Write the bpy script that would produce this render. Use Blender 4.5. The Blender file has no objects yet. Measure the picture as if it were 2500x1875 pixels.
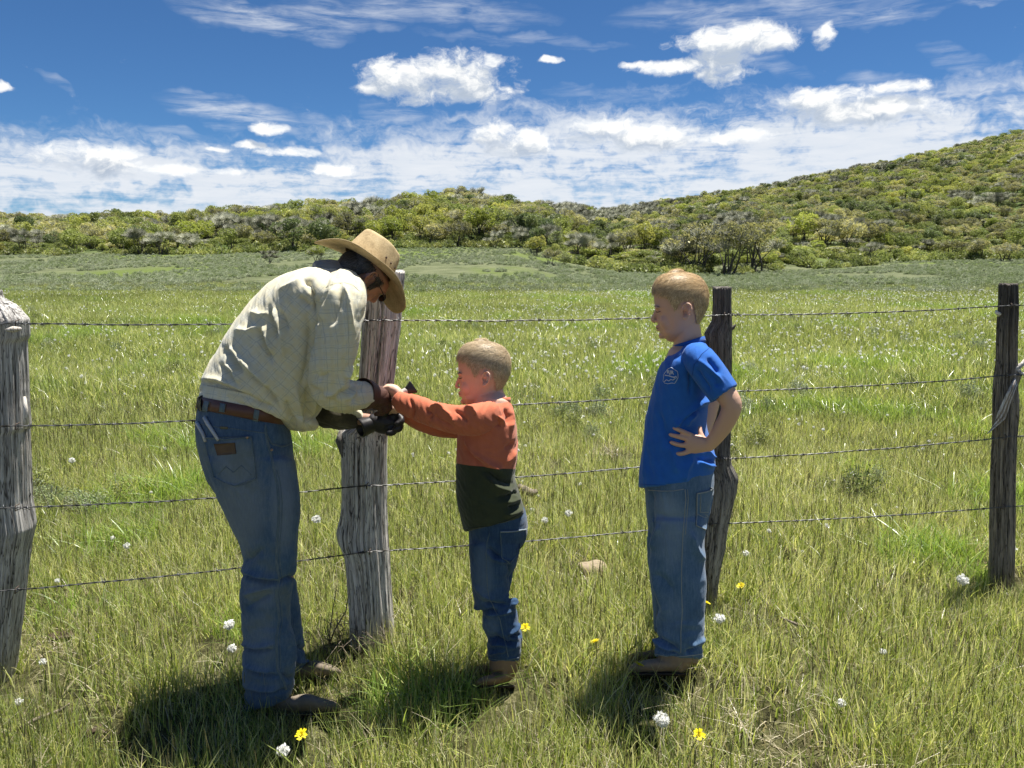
import bpy, bmesh, math, random
import numpy as np
from mathutils import Vector, Matrix, noise as mnoise
from mathutils.bvhtree import BVHTree

sc = bpy.context.scene
DEV = False
COL = sc.collection
R = math.radians
rng = np.random.default_rng(7)
random.seed(7)

# ------------------------------------------------------------------ camera
CAM_H, PITCH, FPX = 1.5, R(10.14), 1800.0
cp, sp = math.cos(PITCH), math.sin(PITCH)
cam_d = bpy.data.cameras.new('camera')
cam_d.sensor_width = 36.0
cam_d.lens = FPX / 2500 * 36
cam_d.clip_start = 0.05
cam_d.clip_end = 3000
cam = bpy.data.objects.new('camera', cam_d)
COL.objects.link(cam)
cam.location = (0, 0, CAM_H)
cam.rotation_euler = (math.pi / 2 - PITCH, 0, 0)
sc.camera = cam

# ------------------------------------------------------------------ exposure
vs = sc.view_settings
vs.view_transform = 'Standard'
vs.look = 'None'
vs.exposure = 1.05
vs.gamma = 1.0
vs.use_curve_mapping = False
sc.cycles.max_bounces = 8
sc.cycles.transparent_max_bounces = 8
sc.cycles.diffuse_bounces = 3
sc.cycles.transmission_bounces = 4

# ------------------------------------------------------------------ sun
SUN_EL = R(73)
SUN_AZ = R(48)            # measured from +Y (view direction) towards +X
sun_dir = Vector((math.cos(SUN_EL) * math.sin(SUN_AZ), math.cos(SUN_EL) * math.cos(SUN_AZ), math.sin(SUN_EL)))
sun_d = bpy.data.lights.new('sun', 'SUN')
sun_d.energy = 5.0
sun_d.angle = R(0.53)
sun_d.color = (1.0, 0.96, 0.88)
sun = bpy.data.objects.new('sun', sun_d)
COL.objects.link(sun)
sun.rotation_euler = (-sun_dir).to_track_quat('-Z', 'Y').to_euler()
sun.location = sun_dir * 50


class NT:
    """small helper to write node trees"""
    def __init__(self, tree):
        self.t = tree
        self.n = tree.nodes
        self.l = tree.links

    def link(self, a, b):
        self.l.new(a, b)

    def new(self, typ, **kw):
        nd = self.n.new(typ)
        for k, v in kw.items():
            setattr(nd, k, v)
        return nd

    def put(self, sock, v):
        if isinstance(v, bpy.types.NodeSocket):
            self.l.new(v, sock)
        elif v is not None:
            if isinstance(v, (tuple, list)) and len(v) == 3 and sock.type == 'RGBA':
                v = (*v, 1)
            sock.default_value = v

    def m(self, op, a, b=None, c=None, clamp=False):
        nd = self.new('ShaderNodeMath', operation=op, use_clamp=clamp)
        self.put(nd.inputs[0], a)
        self.put(nd.inputs[1], b)
        self.put(nd.inputs[2], c)
        return nd.outputs[0]

    def v(self, op, a, b=None, scale=None):
        nd = self.new('ShaderNodeVectorMath', operation=op)
        self.put(nd.inputs[0], a)
        self.put(nd.inputs[1], b)
        if scale is not None:
            self.put(nd.inputs['Scale'], scale)
        return nd.outputs['Value'] if op in ('DOT_PRODUCT', 'LENGTH') else nd.outputs[0]

    def xyz(self, x, y, z=0.0):
        nd = self.new('ShaderNodeCombineXYZ')
        for i, q in enumerate((x, y, z)):
            self.put(nd.inputs[i], q)
        return nd.outputs[0]

    def sep(self, a):
        nd = self.new('ShaderNodeSeparateXYZ')
        self.put(nd.inputs[0], a)
        return nd.outputs

    def noise(self, vec, scale, detail=4.0, rough=0.55, dist=0.0, color=False, lac=2.0):
        nd = self.new('ShaderNodeTexNoise')
        self.put(nd.inputs['Vector'], vec)
        self.put(nd.inputs['Scale'], scale)
        self.put(nd.inputs['Detail'], detail)
        self.put(nd.inputs['Roughness'], rough)
        self.put(nd.inputs['Lacunarity'], lac)
        self.put(nd.inputs['Distortion'], dist)
        return nd.outputs['Color'] if color else nd.outputs[0]

    def smooth(self, x, lo, hi, a=0.0, b=1.0):
        nd = self.new('ShaderNodeMapRange', interpolation_type='SMOOTHSTEP')
        self.put(nd.inputs['Value'], x)
        self.put(nd.inputs['From Min'], lo)
        self.put(nd.inputs['From Max'], hi)
        self.put(nd.inputs['To Min'], a)
        self.put(nd.inputs['To Max'], b)
        return nd.outputs[0]

    def mix(self, f, a, b, blend='MIX'):
        nd = self.new('ShaderNodeMix', data_type='RGBA', blend_type=blend)
        self.put(nd.inputs['Factor'], f)
        self.put(nd.inputs['A'] if False else nd.inputs[6], a)
        self.put(nd.inputs[7], b)
        return nd.outputs[2]

    def ramp(self, f, stops):
        nd = self.new('ShaderNodeValToRGB')
        cr = nd.color_ramp
        while len(cr.elements) < len(stops):
            cr.elements.new(0.5)
        for e, (p, c) in zip(cr.elements, stops):
            e.position = p
            e.color = (*c, 1) if len(c) == 3 else c
        self.put(nd.inputs[0], f)
        return nd.outputs[0]


# ------------------------------------------------------------------ sky
def px_dir(px, py):
    u, v = (px - 1250) / FPX, (937.5 - py) / FPX
    return Vector((u, cp + v * sp, v * cp - sp)).normalized()


def px_azel(px, py):
    d = px_dir(px, py)
    return math.atan2(d.x, d.y), math.asin(d.z)


world = bpy.data.worlds.new('World')
sc.world = world
world.use_nodes = True
w = NT(world.node_tree)
w.n.clear()
skyt = w.new('ShaderNodeTexSky', sky_type='NISHITA')
skyt.sun_disc = False
skyt.sun_elevation = SUN_EL
skyt.sun_rotation = SUN_AZ
skyt.altitude = 2300
skyt.air_density = 1.0
skyt.dust_density = 0.6
skyt.ozone_density = 2.2
SKY_STR = 0.10
dirv = w.new('ShaderNodeTexCoord').outputs['Generated']
dx, dy, dz = w.sep(w.v('NORMALIZE', dirv))
az = w.m('ARCTAN2', dx, dy)
el = w.m('ARCSINE', dz)
pae = w.xyz(az, el, 0.0)
CUM = [(1000, 195, 115, 48), (1110, 190, 135, 52), (1165, 225, 80, 26), (930, 215, 60, 20),
       (1800, 92, 118, 32), (1870, 98, 70, 24), (1762, 160, 72, 38), (1650, 163, 105, 16), (1560, 160, 50, 8),
       (2015, 86, 24, 22), (2010, 255, 120, 34), (2120, 275, 160, 30), (1480, 315, 90, 34), (1580, 335, 100, 36),
       (1205, 325, 50, 28), (1270, 350, 90, 34), (210, 380, 95, 28), (280, 408, 75, 24), (815, 414, 62, 16),
       (655, 315, 36, 15), (610, 355, 40, 9), (700, 370, 65, 11), (530, 363, 32, 5), (10, 209, 20, 9),
       (1345, 149, 26, 7), (2195, 208, 60, 14), (1780, 335, 110, 17), (400, 415, 80, 12), (560, 418, 30, 9)]


def cumulus(p):
    f = None
    for (x, y, hw, hh) in CUM:
        a0, e0 = px_azel(x, y)
        q = w.v('SUBTRACT', p, (a0, e0, 0))
        q = w.v('MULTIPLY', q, (FPX / (hw * 1.12), FPX / (hh * 1.15), 0))
        d = w.m('SUBTRACT', 1.0, w.v('DOT_PRODUCT', q, q))
        f = d if f is None else w.m('SMOOTH_MAX', f, d, 0.25)
    # the same kind of clouds elsewhere round the sky
    side = w.smooth(w.m('ABSOLUTE', w.sep(p)[0]), 0.80, 1.0)
    lowb = w.smooth(w.sep(p)[1], 0.02, 0.12)
    n2 = w.noise(w.v('MULTIPLY', p, (1, 2.4, 1)), 4.2, 3.0)
    g = w.m('SUBTRACT', w.m('MULTIPLY', w.m('MULTIPLY', w.smooth(n2, 0.56, 0.72), side), lowb), 0.35)
    f = w.m('MAXIMUM', f, w.m('MULTIPLY', g, 1.6))
    f = w.m('MAXIMUM', f, -2.0)
    n1 = w.m('SUBTRACT', w.noise(w.v('MULTIPLY', p, (1, 1.5, 1)), 26.0, 9.0, 0.66), 0.5)
    return w.m('ADD', f, w.m('MULTIPLY', n1, 3.4))


wq = w.v('SUBTRACT', w.noise(pae, 22.0, 3.0, color=True), (0.5, 0.5, 0.5))
pw = w.v('ADD', pae, w.v('MULTIPLY', wq, (0.05, 0.018, 0)))
F0 = cumulus(pw)
F1 = cumulus(w.v('ADD', pw, (0.006, 0.016, 0)))
c_alpha = w.smooth(F0, -0.1, 0.95)
relief = w.m('SUBTRACT', F0, F1)
c_lit = w.smooth(relief, -0.35, 1.0)
c_col = w.mix(c_lit, (0.46, 0.54, 0.66), (1.08, 1.08, 1.06))
c_soft = w.smooth(F0, 0.2, 1.2)
c_col = w.mix(w.m('MULTIPLY', w.m('SUBTRACT', 1.0, c_soft), 0.35), c_col, (0.86, 0.92, 1.0))

# high thin cirrus: a veil low in the sky and a few streaks higher up
stre = w.v('ADD', w.v('MULTIPLY', pae, (3.2, 15.0, 1)), w.v('SCALE', wq, None, scale=0.9))
rot = w.new('ShaderNodeVectorRotate', rotation_type='Z_AXIS')
w.put(rot.inputs['Vector'], stre)
rot.inputs['Angle'].default_value = R(10)
sn = w.noise(rot.outputs[0], 1.5, 7.0, 0.6, 0.25)
sn2 = w.noise(w.v('MULTIPLY', pae, (6, 42, 1)), 2.2, 6.0, 0.65, 0.4)
topL, topR = px_azel(1250, 345)[1], px_azel(1250, 245)[1]
lim = w.smooth(az, -0.30, 0.10, topL, topR)
veil = w.smooth(w.m('ADD', w.m('SUBTRACT', lim, el), w.m('MULTIPLY', w.m('SUBTRACT', sn, 0.5), 0.16)), -0.012, 0.055)
vd = w.m('MULTIPLY', veil, w.smooth(w.m('ADD', sn, w.m('MULTIPLY', w.m('SUBTRACT', sn2, 0.5), 0.55)), 0.25, 0.56))
STREAK = [(640, 50, 150, 22, 0.12, .75), (860, 38, 260, 26, -0.1, .5), (1100, 25, 200, 22, .08, .45), (1850, 32, 260, 24, 0.02, .5), (2120, 40, 120, 16, 0, .5),
          (575, 275, 130, 26, 0.12, .8), (680, 300, 45, 22, 0.2, .5), (790, 300, 60, 18, .4, .4), (980, 285, 80, 18, 0.3, .45),
          (1280, 100, 200, 10, 0.05, .3), (1880, 150, 80, 14, .3, .35), (2340, 150, 70, 14, 0.4, .35), (2180, 210, 90, 20, 0.2, .5),
          (2400, 225, 70, 16, 0.2, .35), (140, 210, 30, 8, 0.6, .3), (430, 322, 80, 8, 0.1, .3), (1480, 230, 120, 14, 0.1, .3), (2400, 5, 90, 8, 0, .5)]
sd = None
for (x, y, hw, hh, ang, s_) in STREAK:
    a0, e0 = px_azel(x, y)
    q = w.v('SUBTRACT', w.v('ADD', pae, w.v('SCALE', wq, None, scale=0.035)), (a0, e0, 0))
    rt = w.new('ShaderNodeVectorRotate', rotation_type='Z_AXIS')
    w.put(rt.inputs['Vector'], q)
    rt.inputs['Angle'].default_value = ang
    q = w.v('MULTIPLY', rt.outputs[0], (FPX / (hw * 1.3), FPX / (hh * 1.5), 0))
    d = w.m('MULTIPLY', w.m('SUBTRACT', 1.0, w.v('DOT_PRODUCT', q, q), clamp=True), s_)
    sd = d if sd is None else w.m('MAXIMUM', sd, d)
sd = w.m('MULTIPLY', sd, w.smooth(sn2, 0.30, 0.72))
back = w.m('MULTIPLY', w.smooth(w.m('ABSOLUTE', az), 0.8, 1.1), w.m('MULTIPLY', w.smooth(sn, 0.55, 0.8), 0.5))
ci = w.m('MAXIMUM', w.m('MAXIMUM', w.m('MULTIPLY', vd, 0.95), sd), back)

tint = w.mix(1.0, skyt.outputs[0], (0.205, 0.34, 0.465), 'MULTIPLY')
hz = w.smooth(el, 0.42, 0.02)
K = 1.0 / SKY_STR / 2 ** 1.05
blue = tint
tocol = lambda c: w.v('SCALE', c, None, scale=K)
s1 = w.mix(ci, blue, tocol(w.mix(sn2, (0.66, 0.74, 0.85), (0.95, 0.96, 0.98))))
s2 = w.mix(c_alpha, s1, tocol(c_col))
bgd = w.new('ShaderNodeBackground')
w.put(bgd.inputs['Color'], s2)
bgd.inputs['Strength'].default_value = SKY_STR
wo = w.new('ShaderNodeOutputWorld')
w.link(bgd.outputs[0], wo.inputs[0])


# ------------------------------------------------------------------ helpers
def tag(o, label=None, cat=None, group=None, kind=None):
    if label: o['label'] = label
    if cat: o['category'] = cat
    if group: o['group'] = group
    if kind: o['kind'] = kind
    return o


def empty(name, loc=(0, 0, 0)):
    o = bpy.data.objects.new(name, None)
    o.empty_display_size = 0.1
    COL.objects.link(o)
    o.location = loc
    return o


def mesh_np(name, V, F, smooth=False):
    me = bpy.data.meshes.new(name)
    me.from_pydata([tuple(map(float, v)) for v in V], [], [tuple(map(int, f)) for f in F])
    if smooth:
        me.shade_smooth()
    return me


def mesh_fast(name, V, Q, smooth=False):
    """V (n,3), Q (m,k) equal sized faces"""
    V = np.asarray(V, dtype=np.float32); Q = np.asarray(Q, dtype=np.int32)
    me = bpy.data.meshes.new(name)
    k = Q.shape[1]
    me.vertices.add(len(V)); me.vertices.foreach_set('co', V.ravel())
    me.loops.add(Q.size); me.loops.foreach_set('vertex_index', Q.ravel())
    me.polygons.add(len(Q))
    me.polygons.foreach_set('loop_start', np.arange(0, Q.size, k, dtype=np.int32))
    me.polygons.foreach_set('loop_total', np.full(len(Q), k, dtype=np.int32))
    me.update(calc_edges=True)
    if smooth:
        me.shade_smooth()
    return me


def link(name, me, mats=(), parent=None, loc=None):
    o = bpy.data.objects.new(name, me)
    COL.objects.link(o)
    if not isinstance(mats, (list, tuple)):
        mats = [mats]
    for m_ in mats:
        if me is not None and len(me.materials) < len(mats):
            me.materials.append(m_)
    if parent is not None:
        o.parent = parent
        o.matrix_parent_inverse = Matrix.Translation(-Vector(parent.location))
    if loc is not None:
        o.location = loc
    return o


def fattr(me, name, arr, typ='FLOAT'):
    a = me.attributes.new(name, typ, 'POINT')
    if typ == 'FLOAT_VECTOR':
        a.data.foreach_set('vector', np.asarray(arr, dtype=np.float32).ravel())
    elif typ == 'FLOAT_COLOR':
        a.data.foreach_set('color', np.asarray(arr, dtype=np.float32).ravel())
    else:
        a.data.foreach_set('value', np.asarray(arr).ravel())


def material(name):
    m_ = bpy.data.materials.new(name)
    m_.use_nodes = True
    t = NT(m_.node_tree)
    t.n.clear()
    out = t.new('ShaderNodeOutputMaterial')
    return m_, t, out


def principled(t, out, col, rough=0.85, spec=0.3, bump=None, bstr=0.3, bdist=0.01, **kw):
    b = t.new('ShaderNodeBsdfPrincipled')
    t.put(b.inputs['Base Color'], col)
    t.put(b.inputs['Roughness'], rough)
    t.put(b.inputs['Specular IOR Level'], spec)
    for k, v_ in kw.items():
        t.put(b.inputs[k.replace('_', ' ')], v_)
    if bump is not None:
        bp = t.new('ShaderNodeBump')
        bp.inputs['Strength'].default_value = bstr
        bp.inputs['Distance'].default_value = bdist
        t.put(bp.inputs['Height'], bump)
        t.link(bp.outputs[0], b.inputs['Normal'])
    t.link(b.outputs[0], out.inputs[0])
    return b


def simple_mat(name, col, rough=0.8, spec=0.3, vary=0.15, scale=40, metallic=0.0, bump=0.2):
    m_, t, out = material(name)
    co = t.new('ShaderNodeTexCoord').outputs['Object']
    n = t.noise(co, scale, 5.0)
    c = t.mix(n, tuple(x * (1 - vary) for x in col), tuple(min(1, x * (1 + vary)) for x in col))
    principled(t, out, c, rough, spec, bump=n, bstr=bump, bdist=0.003, Metallic=metallic)
    return m_


def leaf_shader(t, out, col, trans=0.45, rough=0.45, spec=0.35, tcol=None):
    """two sided thin leaf: diffuse reflection + light through the blade + a little gloss"""
    d = t.new('ShaderNodeBsdfDiffuse'); t.put(d.inputs[0], col)
    tr = t.new('ShaderNodeBsdfTranslucent'); t.put(tr.inputs[0], tcol if tcol is not None else col)
    g = t.new('ShaderNodeBsdfGlossy'); g.inputs['Roughness'].default_value = rough
    t.put(g.inputs[0], (1, 1, 1, 1))
    a = t.new('ShaderNodeMixShader'); t.put(a.inputs[0], trans)
    t.link(d.outputs[0], a.inputs[1]); t.link(tr.outputs[0], a.inputs[2])
    lw = t.new('ShaderNodeFresnel'); lw.inputs[0].default_value = 1.4
    b = t.new('ShaderNodeMixShader'); t.put(b.inputs[0], t.m('MULTIPLY', lw.outputs[0], spec))
    t.link(a.outputs[0], b.inputs[1]); t.link(g.outputs[0], b.inputs[2])
    t.link(b.outputs[0], out.inputs[0])


def scatter(name, pts, rot, scl, idx, protos, seedcol=None):
    """one object whose geometry nodes place a prototype on every point"""
    me = bpy.data.meshes.new(name)
    n = len(pts)
    me.vertices.add(n)
    me.vertices.foreach_set('co', np.asarray(pts, dtype=np.float32).ravel())
    fattr(me, 'rot', rot, 'FLOAT_VECTOR')
    fattr(me, 'scl', scl if np.ndim(scl) == 2 else np.repeat(np.asarray(scl)[:, None], 3, 1), 'FLOAT_VECTOR')
    a = me.attributes.new('idx', 'INT', 'POINT'); a.data.foreach_set('value', np.asarray(idx, dtype=np.int32))
    o = link(name, me)
    pc = bpy.data.collections.new(name + '_source')
    for i, pm in enumerate(protos):
        po = bpy.data.objects.new('%s_source_%02d' % (name, i), pm)
        pc.objects.link(po)
    ng = bpy.data.node_groups.new(name + '_nodes', 'GeometryNodeTree')
    ng.interface.new_socket('Geometry', in_out='INPUT', socket_type='NodeSocketGeometry')
    ng.interface.new_socket('Geometry', in_out='OUTPUT', socket_type='NodeSocketGeometry')
    gi = ng.nodes.new('NodeGroupInput'); go = ng.nodes.new('NodeGroupOutput')
    ci_ = ng.nodes.new('GeometryNodeCollectionInfo')
    ci_.inputs['Collection'].default_value = pc
    ci_.inputs['Separate Children'].default_value = True
    ci_.inputs['Reset Children'].default_value = True
    ip = ng.nodes.new('GeometryNodeInstanceOnPoints')
    ip.inputs['Pick Instance'].default_value = True

    def na(nm, dt):
        x = ng.nodes.new('GeometryNodeInputNamedAttribute'); x.data_type = dt
        x.inputs['Name'].default_value = nm
        return x.outputs['Attribute']
    e2r = ng.nodes.new('FunctionNodeEulerToRotation')
    L_ = ng.links.new
    L_(na('rot', 'FLOAT_VECTOR'), e2r.inputs[0])
    L_(gi.outputs[0], ip.inputs['Points']); L_(ci_.outputs[0], ip.inputs['Instance'])
    L_(na('idx', 'INT'), ip.inputs['Instance Index']); L_(e2r.outputs[0], ip.inputs['Rotation'])
    L_(na('scl', 'FLOAT_VECTOR'), ip.inputs['Scale']); L_(ip.outputs[0], go.inputs[0])
    md = o.modifiers.new('instances', 'NODES'); md.node_group = ng
    return o


# ------------------------------------------------------------------ terrain
def z_at(py, Y):
    v = (937.5 - py) / FPX
    return CAM_H + Y * (v * cp - sp) / (cp + v * sp)


XS = np.array([-2500, -1200, 0, 250, 500, 700, 900, 1050, 1120, 1250, 1400, 1500, 1600, 1800, 1900, 2000, 2100, 2200, 2300, 2400, 2500, 3300, 5000.])
SKYL = np.array([560, 540, 521, 524, 506, 497, 482, 468, 464, 484, 494, 494, 480, 452, 435, 412, 395, 372, 350, 326, 300, 150, 60.])
DSK = np.array([140, 140, 140, 140, 140, 140, 142, 146, 148, 152, 156, 170, 185, 210, 220, 228, 235, 242, 250, 256, 262, 290, 300.])
TREEPX = 2.9 * FPX / DSK * 0.98
BASE = np.array([622, 622, 624, 620, 618, 616, 608, 603, 602, 608, 640, 662, 668, 668, 664, 655, 648, 640, 634, 632, 632, 640, 650.])
DB = np.array([88, 88, 88, 88, 88, 88, 90, 92, 92, 88, 76, 70, 68, 68, 70, 74, 78, 82, 84, 84, 84, 84, 84.])


def fbm2(X, Y, s, seed=0.0, octv=4):
    """cheap smooth value noise in numpy"""
    X = np.asarray(X, float) / s; Y = np.asarray(Y, float) / s
    out = np.zeros(np.broadcast(X, Y).shape); amp = 1.0; tot = 0
    for k in range(octv):
        xi = np.floor(X); yi = np.floor(Y); fx = X - xi; fy = Y - yi
        fx = fx * fx * (3 - 2 * fx); fy = fy * fy * (3 - 2 * fy)

        def h(a, b):
            q = np.sin(a * 127.1 + b * 311.7 + seed * 17.3 + k * 5.1) * 43758.5453
            return q - np.floor(q)
        n = (h(xi, yi) * (1 - fx) + h(xi + 1, yi) * fx) * (1 - fy) + (h(xi, yi + 1) * (1 - fx) + h(xi + 1, yi + 1) * fx) * fy
        out += n * amp; tot += amp; amp *= 0.5; X = X * 2.03 + 13.7; Y = Y * 2.03 + 7.1
    return out / tot - 0.5


def ground_z(X, Y):
    X = np.asarray(X, float); Y = np.asarray(Y, float)
    Yc = np.maximum(Y, 20.0)
    px = 1250 + FPX * 1.0157 * X / Yc
    sk = np.interp(px, XS, SKYL + TREEPX); ds = np.interp(px, XS, DSK)
    bs = np.interp(px, XS, BASE); db = np.interp(px, XS, DB)
    zs = z_at(sk, ds); zb = z_at(bs, db)
    near = 0.035 * fbm2(X, Y, 1.7, 3) + 0.05 * fbm2(X, Y, 6.0, 5)
    D0 = 27.5
    t1 = np.clip((Y - D0) / (db - D0), 0, 1)
    za = zb * (t1 ** 1.25) + np.sin(t1 * math.pi) * (0.25 * fbm2(X, Y, 14.0, 8) - 0.12)
    t2 = np.clip((Y - db) / (ds - db), 0, 1)
    bulge = np.sin(t2 * math.pi) * (1.6 * fbm2(X, Y, 32.0, 2, 3))
    zh = zb + (zs - zb) * (t2 ** 0.95) + bulge
    t3 = np.clip((Y - ds) / 150.0, 0, 1)
    zf = zs - 14.0 * t3 * t3
    z = np.where(Y < D0, near, np.where(Y < db, za, np.where(Y < ds, zh, zf)))
    k = np.clip((Y - 22) / 5.5, 0, 1)
    z = np.where(Y < D0, near * (1 - k), z)
    return z


xs = np.concatenate([-np.geomspace(450, 6, 90), np.linspace(-5.8, 5.8, 120), np.geomspace(6, 450, 90)])
ys = np.concatenate([-np.geomspace(200, 1, 14), np.linspace(-0.5, 9, 110), np.geomspace(9.2, 700, 190)])
GX, GY = np.meshgrid(xs, ys)
GZ = ground_z(GX, GY)
nx, ny = len(xs), len(ys)
Vg = np.stack([GX.ravel(), GY.ravel(), GZ.ravel()], 1)
ii = (np.arange(ny - 1)[:, None] * nx + np.arange(nx - 1)[None]).ravel()
Qg = np.stack([ii, ii + 1, ii + nx + 1, ii + nx], 1)

m_ground, t, out = material('meadow_soil')
geo = t.new('ShaderNodeNewGeometry').outputs['Position']
n1 = t.noise(geo, 0.9, 6); n2 = t.noise(geo, 14.0, 5); n3 = t.noise(t.v('MULTIPLY', geo, (1, .35, 1)), 0.11, 4)
yy = t.sep(geo)[1]
n4 = t.noise(geo, 90.0, 4, .7)
soil = t.ramp(t.m('ADD', t.m('MULTIPLY', n2, .5), t.m('MULTIPLY', n4, .5)), [(0.38, (0.03, 0.028, 0.014)), (0.52, (0.09, 0.088, 0.036)), (0.64, (0.26, 0.24, 0.13))])
grs = t.ramp(n3, [(0.35, (0.09, 0.13, 0.03)), (0.5, (0.13, 0.18, 0.04)), (0.7, (0.19, 0.22, 0.06))])
near_c = t.mix(t.smooth(yy, 5.0, 14.0), soil, grs)
sagec = t.ramp(n1, [(0.3, (0.075, 0.09, 0.04)), (0.5, (0.12, 0.135, 0.07)), (0.72, (0.17, 0.18, 0.10))])
sagec = t.mix(t.smooth(n3, 0.46, 0.62), sagec, (0.11, 0.145, 0.035, 1))
c = t.mix(t.smooth(t.m('ADD', yy, t.m('MULTIPLY', n3, 3.0)), 28.5, 31.5), near_c, sagec)
hillc = t.ramp(n1, [(0.3, (0.045, 0.065, 0.022)), (0.6, (0.085, 0.12, 0.035))])
c = t.mix(t.smooth(yy, 84.0, 96.0), c, hillc)
principled(t, out, c, 0.95, 0.1, bump=t.m('ADD', n2, n4), bstr=0.8, bdist=0.03)
ground = link('meadow_ground', mesh_fast('meadow_ground', Vg, Qg, True), m_ground)
tag(ground, 'open green meadow rising to scrub covered hills', kind='structure')
# ------------------------------------------------------------------ trees and scrub
def col_mat(name, stops, trans, val=0.30, patch=0.09, spec=0.25):
    m_, t, out = material(name)
    oi = t.new('ShaderNodeObjectInfo')
    pos = t.new('ShaderNodeNewGeometry').outputs['Position']
    n = t.noise(pos, patch, 3)
    n2 = t.noise(pos, 1.3, 2)
    f = t.m('ADD', t.m('MULTIPLY', oi.outputs['Random'], 0.5), t.m('MULTIPLY', n2, 0.5))
    c = t.ramp(f, stops)
    k = t.smooth(n, 0.3, 0.7, 1 - val, 1 + val)
    c = t.v('SCALE', c, None, scale=k)
    leaf_shader(t, out, c, trans, 0.7, .08)
    return m_


m_bark, t, out = material('oak_bark')
co = t.new('ShaderNodeNewGeometry').outputs['Position']
n = t.noise(co, 3.0, 5)
principled(t, out, t.ramp(n, [(0.3, (0.045, 0.04, 0.035)), (0.7, (0.13, 0.12, 0.105))]), 0.9, 0.1)
LEAF = {
    'lime': col_mat('lime_leaves', [(0.2, (0.219, 0.270, 0.044)), (0.5, (0.339, 0.379, 0.071)), (0.8, (0.480, 0.459, 0.122))], 0.45),
    'green': col_mat('green_leaves', [(0.2, (0.150, 0.194, 0.054)), (0.5, (0.269, 0.310, 0.081)), (0.8, (0.403, 0.413, 0.124))], 0.4),
    'dark': col_mat('dark_leaves', [(0.2, (0.099, 0.138, 0.053)), (0.5, (0.188, 0.234, 0.083)), (0.8, (0.295, 0.328, 0.122))], 0.35),
    'olive': col_mat('budding_leaves', [(0.2, (0.238, 0.233, 0.085)), (0.5, (0.393, 0.379, 0.127)), (0.8, (0.548, 0.502, 0.203))], 0.35),
    'grey': col_mat('bare_twigs', [(0.2, (0.270, 0.271, 0.208)), (0.5, (0.432, 0.434, 0.338)), (0.8, (0.594, 0.602, 0.469))], 0.1),
}


def cards(P, size, up=0.35, rs=rng):
    """random small leaf faces (one quad each) centred on P"""
    n = len(P)
    nrm = rs.normal(size=(n, 3)); nrm[:, 2] += up * 2
    nrm /= np.linalg.norm(nrm, axis=1)[:, None]
    a = np.cross(nrm, rs.normal(size=(n, 3))); a /= np.linalg.norm(a, axis=1)[:, None]
    b = np.cross(nrm, a)
    s = (size * rs.uniform(0.6, 1.3, n))[:, None]
    V = np.stack([P - a * s, P - b * s * .55, P + a * s, P + b * s * .55], 1).reshape(-1, 3)
    Q = np.arange(4 * n).reshape(n, 4)
    return V, Q


def sticks(P0, P1, r0, r1, sides=3):
    """thin tapered prisms between P0 and P1"""
    n = len(P0); d = P1 - P0; L = np.linalg.norm(d, axis=1)[:, None]; d = d / np.maximum(L, 1e-6)
    ref = np.where(np.abs(d[:, 2:3]) > 0.9, np.array([[1., 0, 0]]), np.array([[0, 0, 1.]]))
    a = np.cross(d, ref); a /= np.linalg.norm(a, axis=1)[:, None]; b = np.cross(d, a)
    V = []
    for base, r in ((P0, r0), (P1, r1)):
        for k in range(sides):
            th = 2 * math.pi * k / sides
            V.append(base + (a * math.cos(th) + b * math.sin(th)) * np.reshape(r, (-1, 1)))
    V = np.stack(V, 1).reshape(-1, 3)
    Q = []
    o = np.arange(n) * 2 * sides
    for k in range(sides):
        k2 = (k + 1) % sides
        Q.append(np.stack([o + k, o + k2, o + sides + k2, o + sides + k], 1))
    return V, np.concatenate(Q)


def join(parts):
    Vs, Qs, mi = [], [], []
    off = 0
    for (V, Q, m_) in parts:
        Vs.append(V); Qs.append(Q + off); mi.append(np.full(len(Q), m_)); off += len(V)
    return np.concatenate(Vs), np.concatenate(Qs), np.concatenate(mi)


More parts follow.
